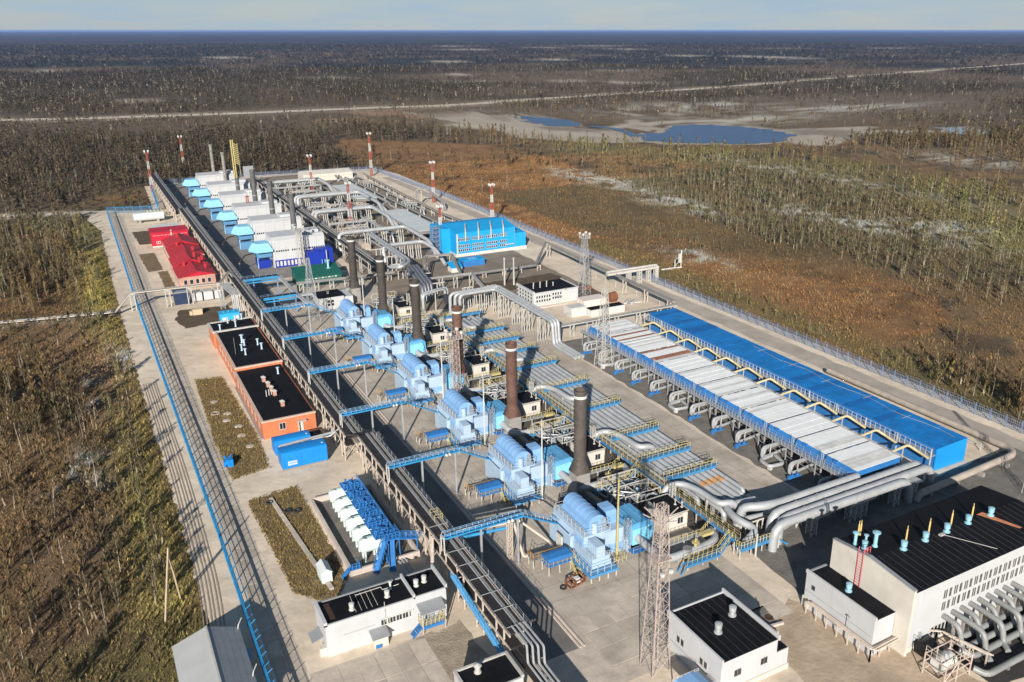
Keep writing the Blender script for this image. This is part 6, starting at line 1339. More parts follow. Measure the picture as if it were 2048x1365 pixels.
t = thing('drum', 'rusty red flat sheet stack on the brown earth behind the lattice tower', 'sheet stack', (114, 187.5, 0)); MB().box(112.6, 115.4, 186.8, 188.4, 0, .8).build('stack', rustm, t); MB().box(112.8, 115.2, 186.9, 188.2, .82, .9).build('top_sheet', M('red_oxide', (.30, .10, .07), .8, .2), t)
rr = random.Random(9)
for k in range(9): solo(MB().beam((115.5 + rr.random() * 3, 169.5 + rr.random() * 4, .15), (117.5 + rr.random() * 3, 170 + rr.random() * 4, .2), .22), 'steel_bar', whitem if k % 2 else galv, 'loose pale steel bar lying on the ground behind the blue cooler', 'bar', (117, 171, 0), 'loose steel bars')
t = thing('white_hall', 'long low white building at the very back of the site', 'building', (101, 400, 0)); MB().extr([(396.5, -.1), (396.5, 3.0), (402, 4.2), (407, 3.0), (407, -.1)], 90.2, 113, 'x').build('wall', cream, t)
for k in range(6): MB().box(91 + k * 3.6, 94.4 + k * 3.6, 396.3, 396.5, 1.8, 2.8).build('cladding_panel', cream, t)
for x0, x1, y0, y1, lb in ((93.2, 101.4, 324, 359, 'pale grey flat cooler roof nearest the far white building'), (93.9, 102.3, 259, 297, 'pale grey flat cooler roof nearest the bright blue building')):
    t = thing('cooler_roof', lb, 'cooler', ((x0 + x1) / 2, y0, 0)); n = 9
    for k in range(n): MB().box(x0, x1, y0 + (y1 - y0) * k / n, y0 + (y1 - y0) * (k + 1) / n - .06, 3.7, 3.85 + random.uniform(0, .03)).build('roof_panel', paleroof, t)
    MB().box(x0 + .2, x1 - .2, y0 + .3, y1 - .3, 2.6, 3.7).build('bundle_body', piped, t)
    for k in range(8):
        for x in (x0 + .2, x1 - .2): MB().beam((x, y0 + .5 + k * (y1 - y0 - 1) / 7, -.1), (x, y0 + .5 + k * (y1 - y0 - 1) / 7, 2.6), .25).build('leg', galv, t)
    MB().rail([(x0 - .4, y0, 2.8), (x0 - .4, y1, 2.8)], 1, 1.6, .08).build('railing', galv, t)
    if y0 < 300:
        m = MB()
        for k in range(12): m.lathe(x1 + 1.6, y0 + 1 + k * 3, [(.5, 0), (.5, .7), (.2, .8), (.2, 1.6)], 7); m.box(x1 + .8, x1 + 2.6, y0 + .3 + k * 3, y0 + 1 + k * 3, .6, 1.0)
        m.build('valve_row', M('greyish_blue', (.14, .24, .36), .6, .2), t)
# ------------------------------------------------------------ masts and lattice towers
def lightning_mast(x, y, h, label, w=1.0, red0=True):
    t = thing('lattice_mast', label, 'mast', (x, y, 0), 'red and white lattice masts'); n = 5
    for k in range(n):
        z0 = h * k / n; z1 = h * (k + 1) / n; f = lambda z: w * (1 - .55 * z / h)
        MB().lattice(x, y, z0, z1, f(z0), f(z1), 3, .13, .07, False).build('mast_section', redmast if (k % 2 == 0) == red0 else whitem, t)
    MB().box(x - .75, x + .75, y - .75, y + .75, h, h + .15).build('platform', redmast, t)
    m = MB()
    for a, b in ((-.7, -.7), (.7, -.7), (.7, .7), (-.7, .7)): m.box(x + a - .25, x + a + .25, y + b - .25, y + b + .25, h + .5, h + 1.2); m.bar((x + a, y + b, h), (x + a, y + b, h + .6), .12)
    m.build('floodlight', whitem, t)
lightning_mast(126.2, 272, 13.5, 'red and white mast right behind the bright blue building by the right fence')
lightning_mast(123.7, 321.7, 15.2, 'red and white mast by the right fence, middle one of the three along it'); lightning_mast(122.5, 398.2, 19, 'red and white mast at the far right corner of the site')
lightning_mast(96.7, 247, 13, 'red and white mast standing before the left end of the bright blue building'); lightning_mast(82.5, 297, 14, 'red and white mast among the grey pipe loops, nearer one', 1.3); lightning_mast(86.5, 366, 15, 'red and white mast among the grey pipes, farther one before the white back building')
lightning_mast(47.5, 461, 15.5, 'red and white mast standing alone behind the farthest white hall'); lightning_mast(27.5, 401, 16.5, 'red and white mast at the far left corner beside the rack end'); lightning_mast(50.5, 309, 11, 'red and white lattice mast in front of the fourth white hall', 1.5)
def tower(x, y, h, w0, w1, n, mat, label, head=True, wt=.1):
    t = thing('lattice_tower', label, 'tower', (x, y, 0), 'steel lattice towers')
    MB().lattice(x, y, 0, h, w0, w1, n, wt, wt * .55).build('lattice', mat, t)
    m = MB()
    for k in range(int(h / .6)): m.bar((x - .2, y - .1, .6 * k), (x + .2, y - .1, .6 * k), .04)
    m.bar((x - .2, y - .1, 0), (x - .2, y - .1, h), .05); m.bar((x + .2, y - .1, 0), (x + .2, y - .1, h), .05); m.build('ladder', mat, t)
    if head:
        MB().box(x - w1, x + w1, y - w1, y + w1, h, h + .1).build('platform', mat, t)
        MB().rail([(x - w1, y - w1, h), (x + w1, y - w1, h), (x + w1, y + w1, h), (x - w1, y + w1, h), (x - w1, y - w1, h)], .9, .6, .06).build('railing', mat, t)
        for a, b in ((-.9, -.9), (.9, -.9), (.9, .9), (-.9, .9)):
            m = MB(); cx, cy = x + a * w1, y + b * w1; m.lathe(cx, cy, [(.05, h + .8), (.3, h + 1.1), (.34, h + 1.5), (.05, h + 1.55)], 8); m.bar((cx, cy, h), (cx, cy, h + .9), .08); m.build('floodlight', whitem, t)
    return t
t = tower(45.9, 60.2, 20.3, 2.3, .85, 14, pinksteel, 'tall pinkish lattice tower standing left of the small white building', False, .08)
MB().box(45.0, 46.8, 59.3, 61.1, 14.1, 14.2).build('platform', pinksteel, t)
for a, b in ((-.55, -.5), (.6, -.4)): MB().lathe(45.9 + a, 59.4 + b, [(.1, 12.6), (.26, 12.8), (.3, 13.1), (.05, 13.15)], 8).build('floodlight', whitem, t)
for k in range(9): a = R(k * 40); MB().beam((45.9 + .7 * math.cos(a), 60.2 + .7 * math.sin(a), 18.6), (45.9 + 2.0 * math.cos(a), 60.2 + 2.0 * math.sin(a), 19.4), .09).build('lamp_arm', pinksteel, t)
tower(109.8, 181.6, 15.5, 2.6, 1.0, 11, galv, 'grey lattice floodlight tower beside the right fence behind the many windowed building')
tower(88.4, 138.2, 16.5, 2.7, .8, 12, steelw, 'pale lattice tower standing in front of the white cooler row', False)
tower(43.6, 195.8, 15.5, 2.7, .6, 10, galv, 'grey lattice tower before the dark green shed', False)
tower(55.0, 136.4, 12.5, 1.6, 1.2, 10, pinksteel, 'pinkish lattice tower rising through the third light blue unit', True, .1)
tower(53.2, 246.8, 11, 1.5, 1.3, 9, steelw, 'pale lattice mast in front of the nearest white hall', True, .14)
tower(116.0, 63.5, 12, 1.1, .4, 9, steelw, 'slender pale lattice mast at the right edge behind the big hall', False, .06)
t = thing('flood_light', 'pale floodlight frame standing in the bog beyond the right fence', 'lamp stand', (149.5, 193, 0)); m = MB().beam((149.5, 193, 0), (149.5, 193, 5.2), .25); m.beam((147.3, 193, 0), (147.3, 193, 2.5), .2); m.bar((147.3, 193, 2.5), (149.5, 193, 3.5), .14); m.bar((147.3, 193, .6), (149.5, 193, 2.4), .14); m.beam((143, 193.5, .1), (149.8, 193, .1), .35); m.build('frame', whitem, t); MB().box(148.6, 149.3, 192.7, 193.3, 1.5, 4.2).build('panel', cream, t)
for k, (x, y) in enumerate(((96.7, 201.5), (99.0, 200.5))): solo(MB().lathe(x, y, [(.25, 0), (.22, 7.2), (.3, 7.3), (.3, 7.6)], 8), 'pole', steelw, 'tall plain pale pole before the bright blue building, %s of two' % ('left', 'right')[k], 'pole', (x, y, 0), 'plain pale poles', True)
# ------------------------------------------------------------ pipe bridges and big pipes
def bridge(name, label, path, z, pipes, mat, legs, leg, w=1.2, rail=True):
    t = thing(name, label, 'pipe bridge', (path[0][0], path[0][1], 0)); P = [Vector((q[0], q[1], q[2] if len(q) > 2 else z)) for q in path]
    for k in range(pipes):
        o = (k - (pipes - 1) / 2) * w / max(1, pipes - 1) if pipes > 1 else 0; Q = []
        for i, p in enumerate(P):
            d = (P[min(i + 1, len(P) - 1)] - P[max(i - 1, 0)]); d.z = 0; d = d.normalized() if d.length > 0 else Vector((1, 0, 0)); Q.append(p + Vector((-d.y, d.x, 0)) * o + Vector((0, 0, .12 * (k % 2))))
        MB().pipe(Q, (.14, .2, .11)[k % 3], 6).build('pipe', mat if k % 2 == 0 else piped, t, True)
    for (x, y, h) in legs:
        m = MB()
        for s in (-.5, .5): m.beam((x + s, y, -.1), (x + s, y, h), .2)
        m.beam((x - .7, y, h), (x + .7, y, h), .2); m.bar((x - .5, y, .4), (x + .5, y, h - .2), .1); m.build('leg_frame', leg, t)
    if rail: m = MB(); [m.beam(a - Vector((0, 0, .25)), b - Vector((0, 0, .25)), .3, .2) for a, b in zip(P[:-1], P[1:])]; m.build('girder', leg, t)
    return t
bridge('pipe_bridge', 'pale pipe bridge crossing the fence road in front of the red roofed house', [(-45, 233, .7), (3.0, 224, .9), (7.0, 226.5, 4.4), (27.6, 225, 4.4), (30.8, 231, 5.4), (31.6, 226, 5.0)], 4.4, 3, beige_st, [(7.2, 225.6, 4.2), (15.1, 225, 4.2), (20.1, 224.6, 4.2), (27.3, 224.4, 4.2)], steelw)
o = [q for q in bpy.data.objects if q.get('label', '').startswith('pale pipe bridge crossing')][0];
o['_o'] = list(o.location)
for k in range(11): MB().beam((-43 + k * 4.2, 232.6 - k * .75, -.1), (-43 + k * 4.2, 232.6 - k * .75, .6), .25).build('low_support', beige_st, o)
t = thing('pipe_bank', 'bank of grey pipes bending down from the rack beside the cyan container', 'pipe', (29, 216, 0))
for k in range(6): MB().pipe([(31.2, 224 - k * .3, 4.6), (27.2 + k * .42, 223, 4.6), (28.6 + k * .42, 214.0, 4.0), (28.6 + k * .42, 213.2, 0)], .15, 7).build('pipe_run', galv, t, True)
MB().lattice(26.6, 217, 0, 4.3, 1, 1, 4, .12, .07, False).build('lattice_leg', galv, t)
t = thing('container', 'dark navy block container under the pale pipe bridge', 'container', (18, 226, 0)); MB().box(16.6, 20.0, 225.6, 229, -.1, 3.0).build('body', M('dark_navy', (.02, .035, .08), .5, .2), t); MB().box(16.4, 20.2, 225.4, 229.2, 3.0, 3.15).build('roof', galv, t)
for k in range(3): t = thing('tank', 'white upright box tank under the pale pipe bridge, %s from the left' % WO[k], 'tank', (22 + k * 2.6, 225, 0), 'white box tanks'); MB().box(20.9 + k * 2.6, 23.1 + k * 2.6, 226, 229, .2, 2.2).build('body', white, t); MB().box(21.0 + k * 2.6, 23.0 + k * 2.6, 226.2, 228.8, 2.2, 2.35).build('lid', steelw, t); MB().box(21.2 + k * 2.6, 22.8 + k * 2.6, 226.4, 228.6, -.1, .2).build('foot', piped, t)
def blue_bridge(x0, x1, y, z, label):
    t = thing('cable_bridge', label, 'cable bridge', (x0, y, 0)); MB().box(x0, x1, y, y + 1.6, z, z + .2).build('deck', tray, t); MB().box(x0 + .5, x1, y - .08, y, z - .5, z + .1).build('fascia', fence_blue, t); MB().box(x0 + .5, x1, y - .2, y - .08, z - 1.1, z - .8).build('fascia', fence_blue, t)
    MB().rail([(x0, y, z + .2), (x1, y, z + .2)], .7, 1.6, .08).build('railing', fence_pale, t)
    for x in (x0 + 3, x1 - .3): MB().beam((x, y + .4, -.1), (x, y + .4, z), .3).build('post', fence_pale, t)
    m = MB(); m.beam((x1, y + .8, z + .1), (x1 + 3.2, y - 3, 1.2), 1.3, .2); m.build('ramp', galv, t)
blue_bridge(32.2, 41.4, 221, 5.4, 'wide blue pipe bridge over the road at the start of the hall yard'); blue_bridge(33.8, 42.2, 204.8, 4.6, 'blue pipe bridge over the road just before the grey lattice tower')
bridge('pipe_bridge', 'long brownish pipe bridge running behind the unit chimneys before the green shed', [(46, 222, 2.4), (60, 220.6, 2.4), (72, 220, 2.4)], 2.4, 4, piped, [(x, 221.3, 2.2) for x in (47, 51, 55, 59, 63, 67, 71)], steelw)
t = thing('pipe', 'thick grey pipe on low saddles in front of the green shed', 'pipe', (53, 216, 0)); MB().pipe([(44, 214.5, 1.1), (47, 214.6, 1.1), (56, 214.2, 1.1), (62, 215, 1.1)], .55, 10).build('pipe_run', galv, t, True)
for x in range(45, 62, 4): MB().box(x, x + .35, 213.9, 215.2, -.1, .75).build('saddle', stackbase, t)
# high pipes over the pipe field to the coolers
t = thing('high_pipe', 'three high pale grey pipes bending over tall legs toward the white cooler', 'pipe', (80, 182, 0))
for k in range(3):
    x = 73.2 + k * .85; y = 182.8 - k * .95; c = 86.0 - k * .9
    MB().pipe([(x, y, .5), (x, y, 5.9), (c, y, 6.0), (c, 153 - k * .4, 6.0), (c + .1, 152.6 - k * .4, .9), (c + .4, 143, .8)], .4, 10, 1.2).build('pipe_run', pipeg, t, True)
LG = ((79.8, 187.4), (80.5, 182), (85.4, 186), (85.2, 181.6), (84.5, 177), (85.1, 171), (84.6, 165), (85.0, 158))
for x, y in LG:
    m = MB()
    for s in range(5): m.beam((x - 1.3 + s * .65, y, -.1), (x - 1.3 + s * .65, y + (.5 if s % 2 else 0), 5.5), .17)
    m.beam((x - 1.5, y, 5.4), (x + 1.5, y, 5.4), .2); m.build('leg_group', steelw, t)
t = thing('high_pipe', 'grey arched pipe pair beside the sooty third chimney from the back', 'pipe', (71, 190, 0))
for k in range(2): MB().pipe([(68.3 + k * .3, 188, .5), (68.3, 188 + k, 5), (75 + k, 190.5 + k, 5), (75 + k, 190.5 + k, 1)], .35, 9, 1).build('pipe_run', pipeg, t, True)
MB().beam((72, 189.4, -.1), (72, 189.4, 4.8), .2).build('post', steelw, t)
# the big pipe loops of the second plant
def bigloop(y0, xa, xb, drop, z, n, label, r=.6):
    t = thing('pipe_loop', label, 'pipe', (xa, y0, 0), 'big grey pipe loops')
    for k in range(n):
        o = k * 1.7; MB().pipe([(xa - o * .4, y0 + o - 2, .6), (xa - o * .4, y0 + o, z), (xb + o * .2, y0 + o, z), (xb + 1.2 + o * .2, y0 - drop + o, z * .8), (xb + 1.5 + o, y0 - drop - 6, 1.0)], r, 10, 1.8).build('pipe_run', pipeg, t, True)
    for q in range(4):
        x = xa + 3 + (xb - xa - 5) * q / 3; m = MB()
        for s in range(3): m.beam((x + s * .7, y0, -.1), (x + s * .7, y0 + .8, z - .5), .22)
        m.beam((x - .3, y0 + .3, z - .6), (x + 1.8, y0 + .3, z - .6), .24); m.build('leg_group', steelw, t)
bigloop(258, 67.5, 89.0, 18, 6.2, 1, 'large grey pipe loop nearest the bright blue building'); bigloop(240, 75.5, 88.0, 8, 5.2, 1, 'lower grey pipe loop beside the pale blue stair tower', .55)
bigloop(298, 70.5, 91.0, 14, 5.4, 2, 'large double grey pipe loop, middle of the three'); bigloop(330, 72, 96.0, 20, 5.4, 2, 'large double grey pipe loop, second from the back'); bigloop(372, 69.5, 91, 12, 4.8, 2, 'farthest large double grey pipe loop')
t = thing('pipe', 'bundle of thick grey pipes with a hooked bend behind the sooty dark chimneys', 'pipe', (74, 215, 0))
for k in range(2): MB().pipe([(76.4 + k * 1.0, 256, 5.6), (75.2 + k * 1.0, 219 - k, 5.6), (71.8, 214.8 - k * 1.4, 5.4), (70.6, 219, 4.4)], .48, 10, 2).build('pipe_run', galv, t, True)
for k in range(4): MB().pipe([(74.6 + k * .95, 218, 1.5), (74.6 + k * .95, 217, 4.6), (70.6 + k * 1.15, 194.5 + k, 4.8), (70.6 + k * 1.15, 193.8 + k, 1.2)], .38, 9, 1).build('pipe_run', M('blue_grey_pipe', (.20, .21, .24), .45, .15, metal=.3, dirt=.3) if k == 0 else MATS['blue_grey_pipe'], t, True)
for y in (240, 230, 221, 208, 198):
    m = MB()
    for s in range(4): m.beam((72 + s * 1.3 + (1.5 if y > 215 else 0), y, -.1), (72 + s * 1.3 + (1.5 if y > 215 else 0), y, 4.4), .2)
    m.beam((71.5, y, 4.4), (78, y, 4.4), .22); m.build('leg_group', steelw, t)
rack('pipe_rack', 'dark cable rack running behind the white halls through the grey pipework', 66.6, 69.2, 222, 392, 4.6, 2.8, steelw, 8.5, 224, 2, 4)
bridge('pipe_bridge', 'grey pipe bridge with sloped ends in front of the bright blue building', [(79.5, 215, 1.2), (83.4, 226, 4.2), (91, 225, 4.2), (88.2, 211, 1.6), (111, 210.5, 1.6), (121.6, 224, 4.4), (122, 205, 3.6), (121, 158, 3.6)], 3.6, 3, piped, [(83.4, 226, 4.0), (91, 225, 4), (95, 210.9, 1.4), (101, 210.7, 1.4), (106, 210.6, 1.4), (112, 210.5, 1.4), (121.4, 222, 4.2), (121.5, 200, 3.4), (121.2, 180, 3.4), (121.1, 170, 3.4), (121, 160, 3.4)], beige_st)
bridge('pipe_bridge', 'grey pipe bridge ending in a sloped drop left of the many windowed white building', [(74, 206.4, 3.4), (88.6, 205, 3.6), (88.2, 193, .8)], 3.4, 3, galv, [(76, 206.2, 3.2), (80, 205.8, 3.2), (84, 205.4, 3.2), (88.4, 205, 3.4)], steelw)
bridge('pipe_bridge', 'pale pipe trough leading from the cooler head to the fence behind the white store', [(89.2, 157.4, 2.8), (100, 157.2, 2.9), (120.5, 157, 3.0)], 2.9, 3, steelw, [(x, 157.2, 2.7) for x in (92, 98, 104, 110, 116, 120)], steelw)
t = thing('pipe_portal', 'pale box portal carrying a pipe over the right fence', 'pipe bridge', (128, 185, 0)); MB().box(119, 135.6, 184.6, 185.8, 3.6, 4.2).build('beam', steelw, t); 
for x in (126, 129.5, 132.5, 135): MB().lattice(x, 185.2, 0, 3.6, .9, .9, 3, .16, .1, False).build('lattice_leg', steelw, t)
MB().pipe([(119, 185.2, 4.5), (135.3, 185.2, 4.5), (135.4, 185.2, 0)], .3, 8).build('pipe_run', steelw, t, True)
bridge('pipe_bridge', 'long low pipe rack beside the inner road along the far right fence', [(116.5, 392), (114.5, 330), (113.5, 290), (116, 262), (118, 254)], 2.6, 3, pipet, [(116.5 - k * .32 if k < 10 else 114 + (k - 10) * .4, 388 - k * 9, 2.4) for k in range(15)], beige_st)
t = thing('pipe_portal', 'tall square pipe portal over the inner road near the far right fence', 'pipe bridge', (117, 320, 0))
for k in range(2): MB().pipe([(115 + k * .7, 318, 0), (115 + k * .7, 318, 6.5), (119 + k * .7, 317, 6.5), (121 + k * .7, 306, 3), (121 + k * .7, 304, 0)], .28, 8, .8).build('pipe_run', piped, t, True)
MB().beam((117, 317.4, -.1), (117, 317.4, 6.2), .22).build('post', beige_st, t)
# small frames filling the second plant
rr = random.Random(31)
for k in range(16):
    x = rr.uniform(70, 112); y = rr.uniform(262, 388)
    if 92 < x < 104 and (255 < y < 300 or 320 < y < 362): x -= 18
    t = thing('pipe_manifold', 'low grey pipe manifold in the plant behind the white halls', 'pipe frame', (x, y, 0), 'grey pipe manifolds of the back plant')
    m = MB()
    for q in range(4): m.pipe([(x + q * 1.1, y, 0), (x + q * 1.1, y, 1.8), (x + q * 1.1, y + 6, 1.8), (x + q * 1.1, y + 6, 0)], .26, 7)
    m.build('pipe_run', galv, t, True); m = MB()
    for q in range(5): m.beam((x + q * 1.1 - .5, y + 1, 0), (x + q * 1.1 - .5, y + 1, 2.6), .18); m.beam((x + q * 1.1 - .5, y + 5, 0), (x + q * 1.1 - .5, y + 5, 2.6), .18)
    m.beam((x - .6, y + 1, 2.5), (x + 4, y + 1, 2.5), .18); m.beam((x - .6, y + 5, 2.5), (x + 4, y + 5, 2.5), .18); m.beam((x + 1.7, y + 1, 2.5), (x + 1.7, y + 5, 2.5), .16); m.build('frame', steelw if k % 2 else beige_st, t)
for k, (x, y) in enumerate(((76, 258), (80, 284), (83, 330))): t = thing('buried_vessel', 'long tan cylinder lying among the grey pipe loops, %s' % ('nearest', 'middle one', 'farthest')[k], 'tank', (x, y, 0), 'tan cylinders'); MB().pipe([(x, y, .8), (x + .05, y + .3, .8), (x + .1, y + 26, .8), (x + .1, y + 26.3, .8)], 1.5, 12).build('shell', pipet, t, True); MB().box(x - .8, x + .8, y + 8, y + 8.6, -.1, .3).build('saddle', stackbase, t); MB().lathe(x, y + 9, [(.3, 2.2), (.3, 3)], 8).build('nozzle', rustm, t)

GR = [(70.0, 262, 392, 1.1, .3), (72.2, 240, 380, 2.2, .35), (76.8, 262, 352, .9, .5), (78.3, 232, 392, 2.4, .28), (81.6, 262, 300, 1.8, .4), (84.8, 240, 390, 1.0, .45), (86.4, 262, 340, 2.6, .3), (89.0, 262, 392, 1.3, .5), (91.3, 300, 392, 2.2, .3), (104.6, 258, 392, 1.2, .45), (106.6, 262, 388, 2.4, .3), (109.2, 258, 380, 1.0, .4), (111.4, 300, 392, 2.0, .3)]
GL = 'first second third fourth fifth sixth seventh eighth ninth tenth eleventh twelfth thirteenth'.split()
for k, (x, y0, y1, z, r) in enumerate(GR):
    t = thing('gas_pipe', 'long dull grey pipe running through the back plant, %s from the white halls' % GL[k], 'pipe', (x, y0, 0), 'long pipes of the back plant')
    MB().pipe([(x, y0, 0), (x, y0 + 1, z), (x, y0 + (y1 - y0) * .45, z), (x + (1.4 if k % 3 == 0 else 0), y0 + (y1 - y0) * .5, z), (x + (1.4 if k % 3 == 0 else 0), y1 - 1, z), (x, y1, 0)], r, 8, 1).build('pipe_run', (galv, pipe2, piped)[k % 3], t, True)
    q = y0 + 4
    while q < y1 - 3:
        MB().beam((x, q, -.1), (x, q, z - r + .03), .35).build('support', stackbase if k % 2 else steelw, t); q += 13
for k, y in enumerate((268, 285, 305, 318, 338, 352, 365, 383)):
    t = thing('pipe_bridge', 'low steel pipe bridge crossing the back plant, %s from the bright blue building' % GL[k], 'pipe bridge', (80, y, 0), 'low pipe bridges of the back plant')
    for q in range(3): MB().pipe([(68 + (k % 3) * 4, y + q * .8, 0), (68 + (k % 3) * 4, y + q * .8, 3.4), (90 - (k % 2) * 5, y + q * .8, 3.4), (90 - (k % 2) * 5, y + q * .8, .2)], .24, 7).build('pipe', (galv, pipe2, pipet)[q], t, True)
    for x in range(70, 90, 5): m = MB().beam((x, y, -.1), (x, y, 3.1), .2); m.beam((x, y + 1.8, -.1), (x, y + 1.8, 3.1), .2); m.beam((x, y - .2, 3.1), (x, y + 2, 3.1), .2); m.build('leg_frame', steelw, t)
# ------------------------------------------------------------ fences
def fence_panels(t, pts, step, h, mat, kind):
    me = {}
    for a, b in zip(pts[:-1], pts[1:]):
        a = Vector((*a, 0)); b = Vector((*b, 0)); d = b - a; n = max(1, round(d.length / step)); ang = math.atan2(d.y, d.x); w = d.length / n
        key = round(w, 2)
        if key not in me:
            m = MB()
            if kind == 'left':
                for z in (.15, .6, 1.1, 1.6, 2.1): m.beam((0, 0, z), (w, 0, z), .05 if z < 2 else .34, .05 if z < 2 else .1)
                q = .25
                while q < w: m.bar((q, 0, .1), (q, 0, 2.1), .035); q += .42
                m.bar((0, .12, 2.35), (w, .12, 2.35), .05); m.bar((w * .5, 0, 2.1), (w * .5, -.55, 2.5), .06); m.bar((0, -.5, 2.48), (w, -.5, 2.48), .05)
            else:
                for z in (.2, .75, 1.3, 1.85): m.beam((0, 0, z), (w, 0, z), .06)
                q = .22
                while q < w: m.bar((q, 0, .1), (q, 0, 2.0), .045); q += .36
                m.bar((0, 0, 2.3), (w, 0, 2.3), .05)
            p = MB().beam((0, 0, -.1), (0, 0, 2.35), .12)
            if kind == 'left': p.bar((0, 0, 2.3), (0, -.6, 2.75), .08)
            me[key] = (m.build('fence_panel', mat, t), p.build('post', mat, t))
            pan, pos = me[key]; first = True
        pan, pos = me[key]
        for k in range(n):
            q = a + d * k / n
            for src in (pan, pos):
                o = src if first else src.copy()
                if not first: COL.objects.link(o)
                o.location = (q.x - t.location.x, q.y - t.location.y, 0); o.rotation_euler = (0, 0, ang)
            first = False
tf = thing('fence', 'bright blue mesh fence running up the left side of the site', 'fence', (8.7, 60, 0)); tf['_o'] = [0, 0, 0]
fence_panels(tf, [(8.7, 56), (8.8, 110), (8.4, 170), (8.0, 226), (8.0, 352)], 3.0, 2.2, fence_blue, 'left')
tf = thing('fence', 'pale blue mesh fence along the right side of the site', 'fence', (133.8, 60, 0)); tf['_o'] = [0, 0, 0]
fence_panels(tf, [(134.4, 56), (133.8, 130), (133.2, 209), (132.4, 330), (128.6, 414)], 3.0, 2.2, fence_pale, 'right')
tf = thing('fence', 'blue mesh fence at the far left corner round the rack end', 'fence', (26, 365, 0)); tf['_o'] = [0, 0, 0]
fence_panels(tf, [(8.0, 352), (8.2, 361), (25.5, 356), (28.2, 420)], 3.2, 2.2, fence_blue, 'left')
tf = thing('fence', 'pale railed fence closing the back of the site', 'fence', (70, 418, 0)); tf['_o'] = [0, 0, 0]
fence_panels(tf, [(28.2, 420), (66, 424), (90, 420), (128.6, 414)], 3.4, 2.2, fence_pale, 'right')
t = thing('perimeter_rail', 'row of low pale posts with cables beside the blue cooler along the inner fence track', 'posts', (124, 70, 0))
m = MB()
for y in range(76, 200, 5): m.beam((122.4, y, -.1), (122.4, y, 1.3), .14)
m.build('post', steelw, t); m = MB()
for z in (.6, 1.2): m.bar((122.4, 76, z), (122.4, 196, z), .06)
for x in (123.6, 124.3): m.pipe([(x, 76, .15), (x, 158, .15)], .1, 6)
m.build('cable', steelw, t)
sheet('fence_track', [(126.5, 60), (126.5, 260), (125.5, 392), (129, 392), (131.5, 260), (132, 60)], -.05, M('pale_fence_track', (.40, .345, .29), .95, .2, .15, dirt=.4, dcol=(.25, .2, .16)), .4, 4, 15)
# ------------------------------------------------------------ trees
treem = M('tree_foliage', (1, 1, 1), .9, .3, .6, attr='tint', spec=.1)
def proto(seed, kind, n, q=1.0):
    """a slim northern tree of unit height: tapered trunk, limbs, ragged crown of leaf clumps"""
    rr = np.random.default_rng(seed); V = []; F = []; T = []
    def tri(a, b, c, t): F.append((len(V), len(V) + 1, len(V) + 2)); V.extend([a, b, c]); T.extend([t] * 3)
    lean = rr.normal(0, .035, 2)
    for k in range(3):
        a = k * 2.094; b = a + 2.094; r = .016 if kind != 'birch' else .019
        tri((r * math.cos(a), r * math.sin(a), -.02), (r * math.cos(b), r * math.sin(b), -.02), (lean[0], lean[1], .97), -1)
    lo = {'spruce': .12, 'larch': .22, 'birch': .25, 'dead': .3}[kind]
    for i in range(n):
        z = lo + (1 - lo) * (rr.random() ** 1.0); f = (1 - z) / (1 - lo)
        w = {'spruce': .03 + .15 * f, 'larch': .04 + .12 * f ** .7, 'birch': .05 + .10 * math.sin(math.pi * min(1, f * .85 + .12)), 'dead': .02 + .09 * f}[kind]
        a = rr.random() * 6.283; d = w * (.25 + .75 * rr.random()); c = np.array([lean[0] * z + d * math.cos(a), lean[1] * z + d * math.sin(a), z + (-.05 * d if kind == 'spruce' else .3 * d)])
        s = (.085 if kind != 'dead' else .06) * q ** .6 * (.6 + .8 * rr.random())
        out = np.array([math.cos(a), math.sin(a), -.5 if kind == 'spruce' else 1.9]); out /= np.linalg.norm(out); tt = np.array([-math.sin(a), math.cos(a), rr.normal(0, .3)])
        base = np.array([lean[0] * z, lean[1] * z, z - .03]) if i % 3 == 0 else c - out * s
        wd = (.10 if (kind == 'dead' or i % 3 == 0) else .24 if kind != 'spruce' else .4) * q
        tri(tuple(base), tuple(c + out * s + tt * s * wd), tuple(c + out * s * .8 - tt * s * wd), .6 + .8 * rr.random())
    return np.array(V), np.array(F), np.array(T)
PN = {k: [proto(10 + i, k, 84 if k != 'dead' else 34) for i in range(4)] for k in ('spruce', 'larch', 'birch', 'dead')}
PM = {k: [proto(40 + i, k, 26 if k != 'dead' else 12, 1.6) for i in range(4)] for k in ('spruce', 'larch', 'birch', 'dead')}
PF = {k: [proto(70 + i, k, 6, 2.4) for i in range(3)] for k in ('spruce', 'larch')}
def scatter_mesh(name, px, py, hh, kinds, tints, P, label, wide=1.0):
    Vs = []; Fs = []; Ts = []; off = 0
    ku = list(P); choice = rng.integers(0, 12, len(px)); ang = rng.random(len(px)) * 6.283
    for ki, k in enumerate(ku):
        for v in range(len(P[k])):
            sel = np.where((kinds == ki) & (choice % len(P[k]) == v))[0]
            if not len(sel): continue
            V, F, T = P[k][v]; c, s = np.cos(ang[sel])[:, None], np.sin(ang[sel])[:, None]; h = hh[sel][:, None]
            W = np.stack([(V[None, :, 0] * c - V[None, :, 1] * s) * h * wide + px[sel][:, None], (V[None, :, 0] * s + V[None, :, 1] * c) * h * wide + py[sel][:, None], V[None, :, 2] * h - .1], -1)
            tt = np.where(T[None, :, None] < 0, np.array(BARK[k])[None, None, :], tints[sel][:, None, :] * np.abs(T)[None, :, None])
            Vs.append(W.reshape(-1, 3)); Ts.append(tt.reshape(-1, 3))
            Fs.append((F[None] + (np.arange(len(sel)) * len(V))[:, None, None] + off).reshape(-1, 3)); off += len(sel) * len(V)
    return np_mesh(name, np.concatenate(Vs), np.concatenate(Fs), treem, np.concatenate(Ts), 'stuff', label)
